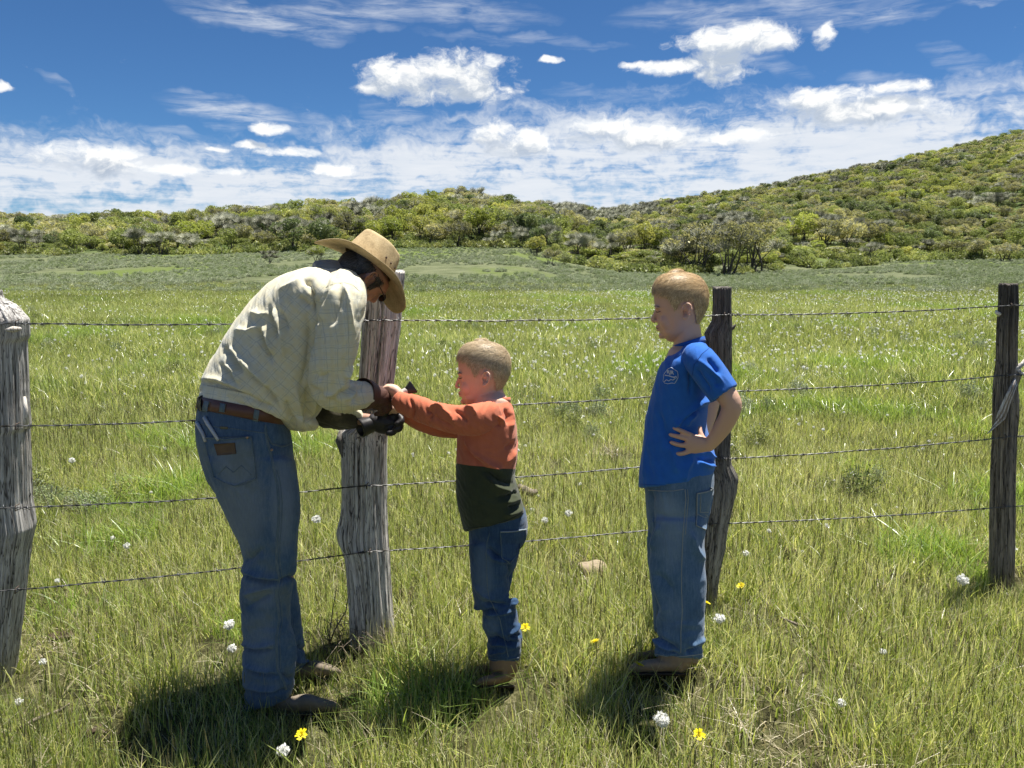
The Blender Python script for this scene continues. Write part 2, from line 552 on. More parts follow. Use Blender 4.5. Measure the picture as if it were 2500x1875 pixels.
def tree_geo(seed, kind, width=0.95, leafn=900, twign=260, lsize=0.036, low=0.30):
    """a many-stemmed shrub oak, height 1: returns (wood V,Q), (crown V,Q)"""
    rs = np.random.default_rng(seed)
    nl = rs.integers(6, 10)
    cen = np.stack([rs.uniform(-.5, .5, nl) * width * .72, rs.uniform(-.5, .5, nl) * width * .72, rs.uniform(low + .12, .80, nl)], 1)
    cen[0] = (0, 0, .72)
    rad = np.stack([rs.uniform(.17, .27, nl) * width, rs.uniform(.17, .27, nl) * width, rs.uniform(.14, .22, nl)], 1)
    # stems
    P0, P1, r0, r1 = [], [], [], []
    for k in range(nl):
        base = np.array([rs.uniform(-.14, .14) * width, rs.uniform(-.14, .14) * width, -0.02])
        tip = cen[k] + (0, 0, rad[k, 2] * .5); mid = base * .6 + tip * .4 + rs.normal(size=3) * .03; mid[2] = tip[2] * .45
        pts = [base, base * .5 + mid * .5 + rs.normal(size=3) * .012, mid, mid * .5 + tip * .5 + rs.normal(size=3) * .02, tip]
        rr = [.016, .013, .010, .007, .003]
        for j in range(4):
            P0.append(pts[j]); P1.append(pts[j + 1]); r0.append(rr[j]); r1.append(rr[j + 1])
    wood = sticks(np.array(P0), np.array(P1), np.array(r0), np.array(r1), 4)
    # twigs fan out of the lobes
    k = rs.integers(0, nl, twign)
    d = rs.normal(size=(twign, 3)); d[:, 2] = np.abs(d[:, 2]) * .9 + .1; d /= np.linalg.norm(d, axis=1)[:, None]
    a_ = cen[k] + d * rad[k] * rs.uniform(-.2, .5, (twign, 1)) - (0, 0, .05)
    b_ = cen[k] + d * rad[k] * rs.uniform(.85, 1.2, (twign, 1))
    tw = sticks(a_, b_, np.full(twign, .0042), np.full(twign, .0015), 3)
    # leaves on the shells of the lobes
    n = leafn
    k = rs.integers(0, nl, n)
    d = rs.normal(size=(n, 3)); d[:, 2] += .25; d /= np.linalg.norm(d, axis=1)[:, None]
    rr = rs.uniform(.62, 1.08, (n, 1)) ** .7
    P = cen[k] + d * rad[k] * rr
    clump = fbm2(P[:, 0] * 10 + seed, P[:, 1] * 10 + P[:, 2] * 14, 1.6, seed, 2)
    P = P[clump > -0.14]
    P = P[P[:, 2] > low * .55]
    return wood, tw, cards(P, lsize, rs=rs)


KINDS = ['lime', 'green', 'dark', 'olive', 'grey', 'mixed']
SPEC = {
    'lime': dict(leafn=1700, twign=120), 'green': dict(leafn=1800, twign=90), 'dark': dict(leafn=1800, twign=140),
    'olive': dict(leafn=1500, twign=420, lsize=.030), 'grey': dict(leafn=0, twign=1500), 'mixed': dict(leafn=1500, twign=800, lsize=.030),
}
TREE = {}      # kind -> list of (trunk mesh, crown mesh, joined mesh)
for ki, kd in enumerate(KINDS):
    TREE[kd] = []
    for s in range(3):
        wood, tw, lf = tree_geo(ki * 31 + s * 7 + 1, kd, **SPEC[kd])
        leafm = LEAF['grey' if kd == 'grey' else ('olive' if kd == 'mixed' else kd)]
        if kd == 'mixed':
            leafm = LEAF['olive'] if s != 1 else LEAF['lime']
            keep = lf[0].reshape(-1, 4, 3)
            keep = keep[keep[:, 0, 2] > .52 + 0.1 * rng.uniform(-1, 1, len(keep))]
            lf = (keep.reshape(-1, 3), np.arange(len(keep) * 4).reshape(-1, 4))
        mt = mesh_fast('trunk', *wood); mt.materials.append(m_bark)
        cr = [(tw[0], tw[1], 0)] + ([(lf[0], lf[1], 1)] if len(lf[0]) else [])
        V, Q, mi = join(cr)
        mc = mesh_fast('crown', V, Q); mc.materials.append(LEAF['grey']); mc.materials.append(leafm)
        mc.polygons.foreach_set('material_index', mi.astype(np.int32))
        V, Q, mi = join([(wood[0], wood[1], 2)] + cr)
        mj = mesh_fast('whole', V, Q)
        for q in (LEAF['grey'], leafm, m_bark): mj.materials.append(q)
        mj.polygons.foreach_set('material_index', mi.astype(np.int32))
        TREE[kd].append((mt, mc, mj))


def px_of(X, Y, Z):
    zc = Y * cp - (Z - CAM_H) * sp
    return 1250 + FPX * X / zc, 937.5 - FPX * (Y * sp + (Z - CAM_H) * cp) / zc


def at_px(px, py, Ylo=20, Yhi=300):
    """ground point seen at that pixel: march along the ray"""
    d = px_dir(px, py)
    Y = np.linspace(Ylo, Yhi, 3000)
    X = d.x / d.y * Y
    Z = CAM_H + d.z / d.y * Y
    hit = np.nonzero(ground_z(X, Y) >= Z)[0]
    i = hit[0] if len(hit) else len(Y) - 1
    return X[i], Y[i], float(ground_z(X[i], Y[i]))


def put_tree(x, y, z, h, kd, v, label, cat, group=None, name='oak_tree', wscale=1.0, rz=None):
    e = empty(name, (x, y, z - 0.05))
    e.rotation_euler = (0, 0, random.uniform(0, 6.28) if rz is None else rz)
    e.scale = (h * wscale, h * wscale, h)
    tag(e, label, cat, group)
    mt, mc, _ = TREE[kd][v % 3]
    for nm, me in (('trunk', mt), ('crown', mc)):
        o = bpy.data.objects.new(nm, me); COL.objects.link(o); o.parent = e
    return e


# the trees one can pick out in front of the hills: (px x, px y of foot, px height, kind, wscale, label)
HERO = [
    (1700, 668, 120, 'mixed', 1.25, 'wide olive topped oak with bare grey stems, leftmost of the big clump'),
    (1775, 672, 125, 'mixed', 1.0, 'olive topped oak with dark slender stems in the middle of the big clump'),
    (1845, 666, 120, 'mixed', 1.15, 'tall round oak with greyish crown at the right end of the big clump'),
    (1662, 655, 80, 'grey', 1.1, 'low grey budding shrub leaning out of the left side of the big oak clump'),
    (1955, 600, 75, 'lime', 0.95, 'yellow green oak on thin dark trunks right of the big clump'),
    (2010, 606, 72, 'mixed', 1.1, 'pinkish tan budding oak beside the yellow one on thin trunks'),
    (2070, 612, 75, 'olive', 1.1, 'tan and yellow oak in the middle of the row on the right slope'),
    (2115, 602, 66, 'olive', 1.0, 'ochre oak at the right end of the row on the right slope'),
    (2125, 640, 50, 'grey', 1.0, 'small dark grey shrub standing before the ochre oaks'),
    (2155, 610, 42, 'lime', 1.0, 'small bright yellow bush right of the ochre oaks'),
    (2320, 630, 46, 'olive', 1.5, 'low rounded golden olive shrub in the foot of the right slope, left of three'),
    (2390, 634, 48, 'olive', 1.5, 'low rounded golden olive shrub in the foot of the right slope, middle of three'),
    (2455, 638, 46, 'olive', 1.5, 'low rounded golden olive shrub in the foot of the right slope, right of three'),
    (1308, 625, 50, 'lime', 0.9, 'single narrow lime yellow bush standing alone left of the grey thicket'),
    (1340, 650, 42, 'mixed', 1.1, 'low olive bush with dark foot in front of the narrow lime bush'),
    (1375, 650, 36, 'dark', 1.1, 'low dark bush next to the low olive bush'),
    (1410, 628, 62, 'grey', 1.0, 'bare lilac grey shrub at the left end of the grey thicket'),
    (1445, 632, 60, 'grey', 1.0, 'bare lilac grey shrub in the middle of the grey thicket'),
    (1490, 632, 62, 'grey', 1.0, 'bare grey shrub at the right end of the grey thicket'),
    (1395, 612, 48, 'lime', 1.0, 'lime leaved bush peeping over the left of the grey thicket'),
    (1530, 630, 70, 'mixed', 0.9, 'lime topped oak with grey stems right of the grey thicket'),
    (1580, 625, 75, 'lime', 0.9, 'bright lime oak with dark trunk near the big clump'),
    (1605, 622, 62, 'lime', 0.9, 'bright lime bush just left of the big clump'),
    (778, 645, 44, 'mixed', 1.25, 'small round yellow topped shrub alone in the sage behind the hat brim'),
    (660, 652, 36, 'grey', 1.2, 'low bare grey shrub alone in the sage left of the round shrub'),
    (350, 622, 62, 'grey', 1.2, 'broad lilac grey bare shrub in the left treeline, first of two'),
    (400, 622, 58, 'grey', 1.2, 'broad lilac grey bare shrub in the left treeline, second of two'),
    (465, 620, 52, 'grey', 1.1, 'greyish bare shrub right of the broad lilac ones in the left treeline'),
    (1175, 588, 75, 'lime', 1.2, 'bright lime tree at the edge of the middle treeline'),
    (1120, 600, 62, 'olive', 1.1, 'yellowish budding tree left of the bright lime one'),
    (1055, 603, 55, 'olive', 1.3, 'yellowish spreading tree right of the hat crown'),
    (1205, 606, 42, 'grey', 1.0, 'grey rounded shrub at the foot of the bright lime tree'),
    (1848, 448, 20, 'dark', 1.2, 'dark round tree alone on the skyline of the right hill'),
    (1990, 425, 15, 'dark', 1.3, 'small dark tree on the skyline up the right hill'),
    (790, 608, 75, 'dark', 1.0, 'dark leafy tree with lime top in the treeline above the man'),
    (720, 612, 75, 'dark', 1.1, 'dark green tree left of the hat brim in the treeline'),
]
hero_xy = []
for (px, py, hp, kd, ws, lab) in HERO:
    far = 60 if py > 500 else 175
    x, y, z = at_px(px, py, far if py > 500 else 150, 280)
    if py < 500:
        y = float(np.interp(px, XS, DSK)); x = (px - 1250) / FPX / 1.0157 * y; z = float(ground_z(x, y))
    h = hp * 1.08 * y / FPX * 1.02
    put_tree(x, y, z, h, kd, int(px) % 3, lab, 'tree' if hp > 55 else 'shrub', name='oak_tree' if hp > 55 else 'oak_shrub', wscale=ws)
    hero_xy.append((x, y, h))
hero_xy = np.array(hero_xy)

# generic scrub over the hills
cand = []
rs = np.random.default_rng(11)
N = 90000
Yc = rs.uniform(66, 330, N); uc = rs.uniform(-1.15, 1.25, N)
Xc = uc * Yc
pxc = 1250 + FPX * 1.0157 * uc
dbc = np.interp(pxc, XS, DB); dsc = np.interp(pxc, XS, DSK)
keep = (Yc > dbc + 1.0) & (Yc < dsc + 14) & (rs.uniform(0, 1, N) < 0.4 + 0.6 * (Yc / 330))
Xc, Yc, pxc, dbc, dsc = Xc[keep], Yc[keep], pxc[keep], dbc[keep], dsc[keep]
sel = []
grid = {}
for i in rs.permutation(len(Xc)):
    edge = (Yc[i] - dbc[i])
    dmin = 1.95 if edge > 10 else 1.8
    if pxc[i] > 1450 and fbm2(Xc[i], Yc[i], 16.0, 4, 2) > 0.33 and edge > 5:
        continue                       # grassy openings
    g = (int(Xc[i] // 3), int(Yc[i] // 3)); ok = True
    for a in (-1, 0, 1):
        for b in (-1, 0, 1):
            for (qx, qy) in grid.get((g[0] + a, g[1] + b), ()):
                if (qx - Xc[i]) ** 2 + (qy - Yc[i]) ** 2 < dmin * dmin:
                    ok = False
    if ok and Yc[i] < 100:
        dh = np.hypot(hero_xy[:, 0] - Xc[i], (hero_xy[:, 1] - Yc[i]))
        # nothing generic may stand in front of or inside the trees picked out
        near_h = (np.abs(hero_xy[:, 0] / hero_xy[:, 1] - Xc[i] / Yc[i]) * hero_xy[:, 1] < hero_xy[:, 2] * .45) & (Yc[i] < hero_xy[:, 1] + 1)
        if near_h.any() or (dh < 1.6).any():
            ok = False
    if ok:
        grid.setdefault(g, []).append((Xc[i], Yc[i])); sel.append(i)
sel = np.array(sel)
Xc, Yc, pxc, dbc, dsc = Xc[sel], Yc[sel], pxc[sel], dbc[sel], dsc[sel]
Zc = ground_z(Xc, Yc)
nA = fbm2(Xc, Yc, 15.0, 1, 3); nB = fbm2(Xc, Yc, 9.0, 9, 3)
right = pxc > 1420
kind = np.full(len(Xc), 1)
kind[nA > 0.07] = 0; kind[nA < -0.10] = 2
kind[(nB > 0.13)] = 4; kind[(nB < -0.12)] = 3
kind[(nB > 0.05) & (nB <= 0.13)] = 5
mixk = rs.uniform(0, 1, len(Xc)) < .35
kind[mixk] = rs.choice([0, 1, 1, 2, 3, 5, 4], mixk.sum())
# grey belt above the foot of the middle and right hills
belt = (pxc > 1330) & (pxc < 1600) & (Yc > dsc - 40) & (nB > -0.06)
kind[belt] = 4
hh = np.where(right, rs.uniform(1.5, 2.8, len(Xc)), rs.uniform(2.1, 3.9, len(Xc)))
hh *= 1 + 0.5 * nB
edge = Yc - dbc
low = (edge < 7) & (rs.uniform(0, 1, len(Xc)) < 0.6)
hh[low] *= 0.5; kind[low] = np.where(rs.uniform(0, 1, low.sum()) < .8, 1, 0)
hh[Yc > dsc] *= 0.8
PXc, PYc = px_of(Xc, Yc, Zc)
inview = (PXc > -40) & (PXc < 2540)
order = np.argsort(np.where(inview, Yc / hh, 1e9))
NTREE = 300 - len(HERO)
def spot_name(px):
    for lim_, nm in ((150, 'above the left post'), (330, 'between the left post and the man'), (520, 'left above the back of the man'), (720, 'above the shoulders of the man'), (900, 'behind the hat'), (1080, 'right of the hat'),
                     (1250, 'above the smaller child'), (1420, 'between the two children, left half'), (1570, 'between the two children, right half'), (1730, 'behind the head of the taller child'), (1900, 'just right of the taller child'),
                     (2080, 'halfway between the two right posts, left part'), (2260, 'halfway between the two right posts, right part'), (2420, 'left of the slim right post')):
        if px < lim_: return nm
    return 'at the right edge'


LABS = {0: ('lime green', 'lime leaved'), 1: ('green', 'fresh green'), 2: ('dark', 'dark green'), 3: ('olive', 'olive budding'), 4: ('grey', 'bare grey'), 5: ('mixed', 'grey stemmed yellowish')}
for i in ([] if DEV else order[:NTREE]):
    big = hh[i] > 2.2
    kn = KINDS[kind[i]]
    where = spot_name(PXc[i])
    row = 'front row' if Yc[i] - dbc[i] < 4 else ('second row' if Yc[i] - dbc[i] < 9 else 'rows behind')
    lab = '%s %s in the %s, %s' % (LABS[kind[i]][1], 'oak' if big else 'shrub', {'rows behind': 'back rows'}.get(row, row), where)
    grp = '%s %s %s %s' % (LABS[kind[i]][1], 'oaks' if big else 'shrubs', row, where)
    put_tree(Xc[i], Yc[i], Zc[i], hh[i], kn, int(i), lab, 'tree' if big else 'shrub', grp, 'oak_tree' if big else 'oak_shrub', 1.0 if big else 1.35)
rest = order[NTREE:]
# low growth filling the gaps between the trees
nx_ = 9000
Yx = rs.uniform(72, 300, nx_); ux = rs.uniform(-1.1, 1.2, nx_); px_x = 1250 + FPX * 1.0157 * ux
kx = (Yx > np.interp(px_x, XS, DB) + 4) & (Yx < np.interp(px_x, XS, DSK) + 6)
Yx, ux = Yx[kx], ux[kx]; Xx = ux * Yx
hx = rs.uniform(.7, 1.5, len(Xx)); kxk = rs.choice([1, 1, 2, 3, 5, 0, 4], len(Xx))
protos = [TREE[k][s][2] for k in KINDS for s in range(3)]
n = len(rest)
rots = np.zeros((n, 3)); rots[:, 2] = rs.uniform(0, 6.28, n)
sc3 = np.stack([hh[rest] * 1.12, hh[rest] * 1.12, hh[rest]], 1)
P_ = np.concatenate([np.stack([Xc[rest], Yc[rest], Zc[rest] - .1], 1), np.stack([Xx, Yx, ground_z(Xx, Yx) - .15], 1)])
rots = np.concatenate([rots, np.stack([0 * Xx, 0 * Xx, rs.uniform(0, 6.28, len(Xx))], 1)])
sc3 = np.concatenate([sc3, np.stack([hx * 2.0, hx * 2.0, hx], 1)])
wd = scatter('hill_scrub', P_, rots, sc3, np.concatenate([kind[rest] * 3 + rs.integers(0, 3, n), kxk * 3 + rs.integers(0, 3, len(Xx))]), protos)
tag(wd, 'oak scrub in mixed greens and greys covering the hills', 'scrub', kind='stuff')
print('scrub', n, 'trees', len(Xc))

# undergrowth along the foot of the trees: low fresh green brush
def bush_mesh(seed, n, matl, size=.10, flat=.55, stems=40, stem_m=None):
    rs_ = np.random.default_rng(seed)
    d = rs_.normal(size=(n, 3)); d[:, 2] = np.abs(d[:, 2]); d /= np.linalg.norm(d, axis=1)[:, None]
    P = d * rs_.uniform(.45, 1, (n, 1)) * (.5, .5, flat) * (1 + .35 * fbm2(d[:, 0] * 3 + seed, d[:, 1] * 3, 1, seed, 2)[:, None])
    V, Q = cards(P, size, .3, rs_)
    a = np.zeros((stems, 3)); b = d[:stems] * (.45, .45, flat)
    S = sticks(a, b, np.full(stems, .012), np.full(stems, .005), 3)
    V, Q, mi = join([(V, Q, 0), (S[0], S[1], 1)])
    me = mesh_fast('bush', V, Q); me.materials.append(matl); me.materials.append(stem_m or LEAF['grey'])
    me.polygons.foreach_set('material_index', mi.astype(np.int32))
    return me


N = 9000
Yb = rs.uniform(60, 110, N); ub = rs.uniform(-1.0, 1.0, N); pxb = 1250 + FPX * 1.0157 * ub
dbb = np.interp(pxb, XS, DB)
dd = Yb - dbb + fbm2(ub * Yb, Yb, 8, 3) * 12
kp = (dd > -2.5) & (dd < 12) & (fbm2(ub * Yb, Yb, 7, 6) > -0.05)
Xb, Yb = (ub * Yb)[kp], Yb[kp]
n = len(Xb)
br = scatter('green_brush', np.stack([Xb, Yb, ground_z(Xb, Yb) - .05], 1), np.stack([np.zeros(n), np.zeros(n), rs.uniform(0, 6.28, n)], 1),
             rs.uniform(.9, 2.0, n), rs.integers(0, 3, n), [bush_mesh(50 + k, 260, LEAF['green'], .075) for k in range(3)])
tag(br, 'low bright green brush along the foot of the trees', 'brush', kind='stuff')

# sagebrush flat between the meadow and the hills
m_sage, t, out = material('sage_leaves')
pos = t.new('ShaderNodeNewGeometry').outputs['Position']
oi = t.new('ShaderNodeObjectInfo').outputs['Random']
f = t.m('ADD', t.m('MULTIPLY', oi, .5), t.m('MULTIPLY', t.noise(t.v('MULTIPLY', pos, (1, .4, 1)), .14, 3), .6))
leaf_shader(t, out, t.ramp(f, [(0.25, (0.20, 0.26, 0.09)), (0.5, (0.27, 0.32, 0.17)), (0.75, (0.34, 0.38, 0.24))]), .3, .7, .06)
N = 17000
Ys = 27.0 + (rs.uniform(0, 1, N) ** 1.2) * 62; us = rs.uniform(-.95, .95, N); pxs = 1250 + FPX * 1.0157 * us
kp = (Ys < np.interp(pxs, XS, DB) + 3) & (fbm2(us * Ys, Ys * .5, 6.0, 12, 3) > -0.09)
Xs2, Ys2 = (us * Ys)[kp], Ys[kp]
n = len(Xs2)
sgp = [bush_mesh(70 + k, 330, m_sage, .055, .55) for k in range(3)]
sg = scatter('sagebrush_flat', np.stack([Xs2, Ys2, ground_z(Xs2, Ys2) - .03], 1), np.stack([np.zeros(n), np.zeros(n), rs.uniform(0, 6.28, n)], 1),
             rs.uniform(.25, .55, n), rs.integers(0, 3, n), sgp)
tag(sg, 'pale grey green sagebrush spreading between meadow and hills', 'sagebrush', kind='stuff')

# ------------------------------------------------------------------ grass
def grass_mat(name, stops, tipc, trans=0.5, spec=0.5, tk=1.0):
    m_, t, out = material(name)
    pos = t.new('ShaderNodeNewGeometry').outputs['Position']
    at = t.new('ShaderNodeAttribute'); at.attribute_name = 'h'
    rv = t.new('ShaderNodeAttribute'); rv.attribute_name = 'r'
    n = t.noise(t.v('MULTIPLY', pos, (1, 1, 0)), 0.75, 4)
    n_big = t.noise(t.v('MULTIPLY', pos, (.32, 1, 0)), 0.30, 4)
    f = t.m('ADD', t.m('MULTIPLY', rv.outputs['Fac'], .50), t.m('ADD', t.m('MULTIPLY', n, .20), t.m('MULTIPLY', n_big, .42)))
    c = t.ramp(f, stops)
    c = t.mix(t.m('MULTIPLY', t.smooth(at.outputs['Fac'], .55, 1.0), .45), c, tipc)
    leaf_shader(t, out, c, trans, .42, spec * (.42 if 'meadow' in name or 'lush' in name else .4), tcol=t.v('MULTIPLY', c, (1.25 * tk, 1.2 * tk, .8 * tk)))
    return m_


m_g = grass_mat('meadow_grass', [(0.30, (0.075, 0.118, 0.025)), (0.44, (0.214, 0.296, 0.061)), (0.56, (0.436, 0.520, 0.128)), (0.70, (0.692, 0.698, 0.303)), (0.82, (0.800, 0.800, 0.600))], (0.44, 0.46, 0.22, 1))
m_gb = grass_mat('lush_grass', [(0.3, (0.163, 0.281, 0.047)), (0.6, (0.302, 0.426, 0.083)), (.8, (0.442, 0.539, 0.139))], (0.36, 0.48, 0.12, 1), .5, .5)
m_straw = grass_mat('straw', [(0.3, (0.310, 0.265, 0.159)), (0.7, (0.598, 0.529, 0.397))], (0.58, 0.53, 0.36, 1), .3, .4)
m_seed = grass_mat('seed_stalks', [(0.3, (0.111, 0.130, 0.046)), (0.7, (0.260, 0.234, 0.104))], (0.20, 0.16, 0.09, 1), .25, .3)


def blades(n, rad, hmin, hmax, wid, lean, segs=3, rs_=rng, curve=1.0):
    th = rs_.uniform(0, 6.28, n); rr = rad * np.sqrt(rs_.uniform(0, 1, n))
    root = np.stack([rr * np.cos(th), rr * np.sin(th), np.full(n, -0.01)], 1)
    h = rs_.uniform(hmin, hmax, n)
    az_ = rs_.uniform(0, 6.28, n); ln = np.abs(rs_.normal(0, lean, n))
    dirn = np.stack([np.cos(az_), np.sin(az_), np.zeros(n)], 1)
    fa = rs_.uniform(0, 6.28, n); side = np.stack([np.cos(fa), np.sin(fa), np.zeros(n)], 1)
    w_ = wid * rs_.uniform(.6, 1.3, n)
    V = []; H = []
    for k in range(segs + 1):
        t_ = k / segs
        c_ = root + dirn * (ln * h * (t_ * .35 + t_ * t_ * curve))[:, None] + np.array([0, 0, 1.]) * (h * (t_ - .25 * ln * t_ * t_))[:, None]
        ww = (w_ * (1 - t_ ** 1.6) * .5 + 0.0002)[:, None]
        V += [c_ - side * ww, c_ + side * ww]; H += [np.full(n, t_)] * 2
    m_ = 2 * (segs + 1)
    V = np.stack(V, 1).reshape(-1, 3); H = np.stack(H, 1).ravel()
    o = np.arange(n)[:, None] * m_
    Q = np.concatenate([np.stack([o[:, 0] + 2 * k, o[:, 0] + 2 * k + 1, o[:, 0] + 2 * k + 3, o[:, 0] + 2 * k + 2], 1) for k in range(segs)])
    return V, Q, H, np.repeat(rs_.uniform(0, 1, n), m_)


def seed_stalks(n, rad, hmin, hmax, rs_):
    V, Q, H, Rr = blades(n, rad, hmin, hmax, .0018, .12, 2, rs_, .4)
    tips = V.reshape(n, -1, 3)[:, -1]
    P0 = tips - (0, 0, .03); S = sticks(P0, tips + (0, 0, .004), np.full(n, .0013), np.full(n, .0006), 4)
    return (V, Q, H, Rr), (S[0], S[1], np.full(len(S[0]), .7), np.repeat(rs_.uniform(0, 1, n), 8))


def tuft(name, sets, mats):
    Vs, Qs, Hs, Rs, mi = [], [], [], [], []; off = 0
    for (V, Q, H, Rr), m_ in sets:
        Vs.append(V); Qs.append(Q + off); Hs.append(H); Rs.append(Rr); mi.append(np.full(len(Q), m_)); off += len(V)
    me = mesh_fast(name, np.concatenate(Vs), np.concatenate(Qs), True)
    fattr(me, 'h', np.concatenate(Hs)); fattr(me, 'r', np.concatenate(Rs))
    for q in mats: me.materials.append(q)
    me.polygons.foreach_set('material_index', np.concatenate(mi).astype(np.int32))
    return me


GM = [m_g, m_gb, m_straw, m_seed]
gp = []
for k in range(5):
    r_ = np.random.default_rng(200 + k)
    a, b = seed_stalks(7, .14, .12, .24, r_)
    gp.append(tuft('tuft', [(blades(105, .15, .05, .155, .0036, .38, 3, r_), 0), (blades(26, .15, .04, .13, .003, .6, 3, r_), 2), (a, 3), (b, 3)], GM))
for k in range(3):
    r_ = np.random.default_rng(300 + k)
    gp.append(tuft('tuft', [(blades(70, .13, .07, .19, .0055, .55, 4, r_, 1.3), 1), (blades(30, .14, .04, .14, .003, .4, 3, r_), 0)], GM))
for k in range(2):
    r_ = np.random.default_rng(330 + k)
    gp.append(tuft('tuft', [(blades(70, .15, .02, .07, .003, 1.3, 3, r_), 2), (blades(25, .14, .03, .11, .003, .5, 3, r_), 0)], GM))
fp = []
for k in range(5):
    r_ = np.random.default_rng(400 + k)
    a, b = seed_stalks(9, .32, .14, .26, r_)
    fp.append(tuft('tuft', [(blades(130, .34, .05, .18, .0065, .4, 2, r_), 0), (blades(34, .34, .04, .10, .004, .45, 2, r_), 2), (a, 3), (b, 3)], GM))
for k in range(2):
    r_ = np.random.default_rng(430 + k)
    fp.append(tuft('tuft', [(blades(130, .32, .06, .18, .0065, .4, 2, r_), 1), (blades(40, .3, .05, .15, .006, .4, 2, r_), 0)], GM))


def lush(X, Y):
    """where the broad bright blades grow"""
    g = fbm2(X, Y, 1.1, 21, 3) + 0.5 * fbm2(X, Y, 4.0, 22, 2)
    for (cx, cy, r_) in LUSH:
        g = np.maximum(g, 0.42 - 0.45 * np.hypot(X - cx, (Y - cy) * 1.3) / r_)
    return g


def gp_px(px, py):
    d = px_dir(px, py); t_ = CAM_H / -d.z
    return d.x * t_, d.y * t_


LUSH = [(*gp_px(1850, 1810), .33), (*gp_px(1000, 1750), .35), (*gp_px(2250, 1370), .5), (*gp_px(2430, 1430), .3), (*gp_px(1200, 1780), .3),
        (*gp_px(300, 1340), .35), (*gp_px(210, 1500), .2), (*gp_px(880, 1600), .2)]
BARE = [(*gp_px(1900, 1850), .18), (*gp_px(150, 1565), .12), (*gp_px(1450, 1395), .14), (*gp_px(240, 1800), .08), (*gp_px(1960, 1600), .1)]


POST_FEET = [(-1.72, 2.39), (-.53, 2.63), (.79, 2.89), (2.20, 3.16)]


SHOES = [(-.72, 2.08), (-.58, 2.08), (-.60, 2.30), (-.05, 2.20), (-.10, 2.30), (.42, 2.26), (.52, 2.26)]


def place(name, Y0, Y1, dens, protos, lush_ids, norm_ids, bare_ids, smin, smax, label):
    A = 0.92 * (Y1 * Y1 - Y0 * Y0) + 1.2 * (Y1 - Y0)
    n = int(A * dens)
    Y = np.sqrt(rs.uniform(0, 1, n) * (Y1 * Y1 - Y0 * Y0) + Y0 * Y0); X = rs.uniform(-1, 1, n) * (.92 * Y + .6)
    g = lush(X, Y)
    idx = norm_ids[rs.integers(0, len(norm_ids), n)]
    il = g + rs.normal(0, .05, n) > 0.19
    idx[il] = lush_ids[rs.integers(0, len(lush_ids), il.sum())]
    s = rs.uniform(smin, smax, n) * (1 + .5 * fbm2(X, Y, 1.3, 31, 3))
    if bare_ids is not None:
        bz = fbm2(X, Y, .7, 41, 3)
        ib = (bz > .27) & ~il
        for (bx, by, br_) in BARE:
            ib |= np.hypot(X - bx, Y - by) < br_
        idx[ib] = bare_ids[rs.integers(0, len(bare_ids), ib.sum())]
    for k_ in range(4):                      # worn ground round the feet of the posts
        s = np.where(np.hypot(X - POST_FEET[k_][0], Y - POST_FEET[k_][1] + .08) < .17, s * .45, s)
    for (fx, fy) in SHOES:
        s = np.where(np.hypot((X - fx) * .8, (Y - fy)) < .12, s * .72, s)
    rot = np.stack([rs.normal(0, .05, n), rs.normal(0, .05, n), rs.uniform(0, 6.28, n)], 1)
    o = scatter(name, np.stack([X, Y, ground_z(X, Y)], 1), rot, s, idx, protos)
    tag(o, label, 'grass', kind='stuff')
    print(name, n)


if not DEV: place('near_grass', 0.9, 6.5, 80, gp, np.arange(5, 8), np.arange(0, 5), np.arange(8, 10), .75, 1.25, 'short green grass with straw in it round the fence')
if not DEV: place('far_grass', 6.0, 33.0, 17, fp, np.arange(5, 7), np.arange(0, 5), None, .8, 1.3, 'green grass of the wider meadow behind the fence')
# ------------------------------------------------------------------ fence
def fenceY(X):
    return 2.40 + 0.195 * (X + 1.7)


def P_at(px, py, Y):
    d = px_dir(px, py); t_ = Y / d.y
    return Vector((d.x * t_, Y, CAM_H + d.z * t_))


def wood_mat(name, stops, scale=1.0, warm=(0.35, 0.26, 0.15), warmth=0.3, topdark=0.0, dz=(1.15, 1.42)):
    m_, t, out = material(name)
    a = t.new('ShaderNodeAttribute'); a.attribute_name = 'wood'
    v_ = a.outputs['Vector']
    n1 = t.noise(t.v('MULTIPLY', v_, (70 * scale, 70 * scale, 2.4)), 1.0, 8, 0.65, 0.6)
    n2 = t.noise(t.v('MULTIPLY', v_, (260, 260, 9)), 1.0, 5, 0.6)
    n3 = t.noise(t.v('MULTIPLY', v_, (9, 9, 3)), 1.0, 5, 0.6)
    f = t.m('ADD', t.m('MULTIPLY', n1, .55), t.m('MULTIPLY', n2, .45))
    c = t.ramp(f, stops)
    for sc_, st_, w0, k_ in ((55, 2.0, .016, .85), (120, 5.0, .02, .7)):
        nc = t.noise(t.v('MULTIPLY', v_, (sc_, sc_, st_)), 1.0, 3, .5, .3)
        c = t.mix(t.m('MULTIPLY', t.smooth(t.m('ABSOLUTE', t.m('SUBTRACT', nc, .5)), w0, w0 * .2), k_), c, (.035, .03, .027, 1))
    c = t.mix(t.m('MULTIPLY', t.smooth(n3, .5, .72), warmth), c, (*warm, 1))
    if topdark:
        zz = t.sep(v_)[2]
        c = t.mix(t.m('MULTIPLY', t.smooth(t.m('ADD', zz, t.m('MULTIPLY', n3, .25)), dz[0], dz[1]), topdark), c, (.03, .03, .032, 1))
    lich = t.noise(t.v('MULTIPLY', v_, (22, 22, 22)), 1.0, 4)
    c = t.mix(t.m('MULTIPLY', t.smooth(lich, .66, .74), .5), c, (.33, .32, .28, 1))
    principled(t, out, c, .88, .15, bump=f, bstr=.9, bdist=.006)
    return m_


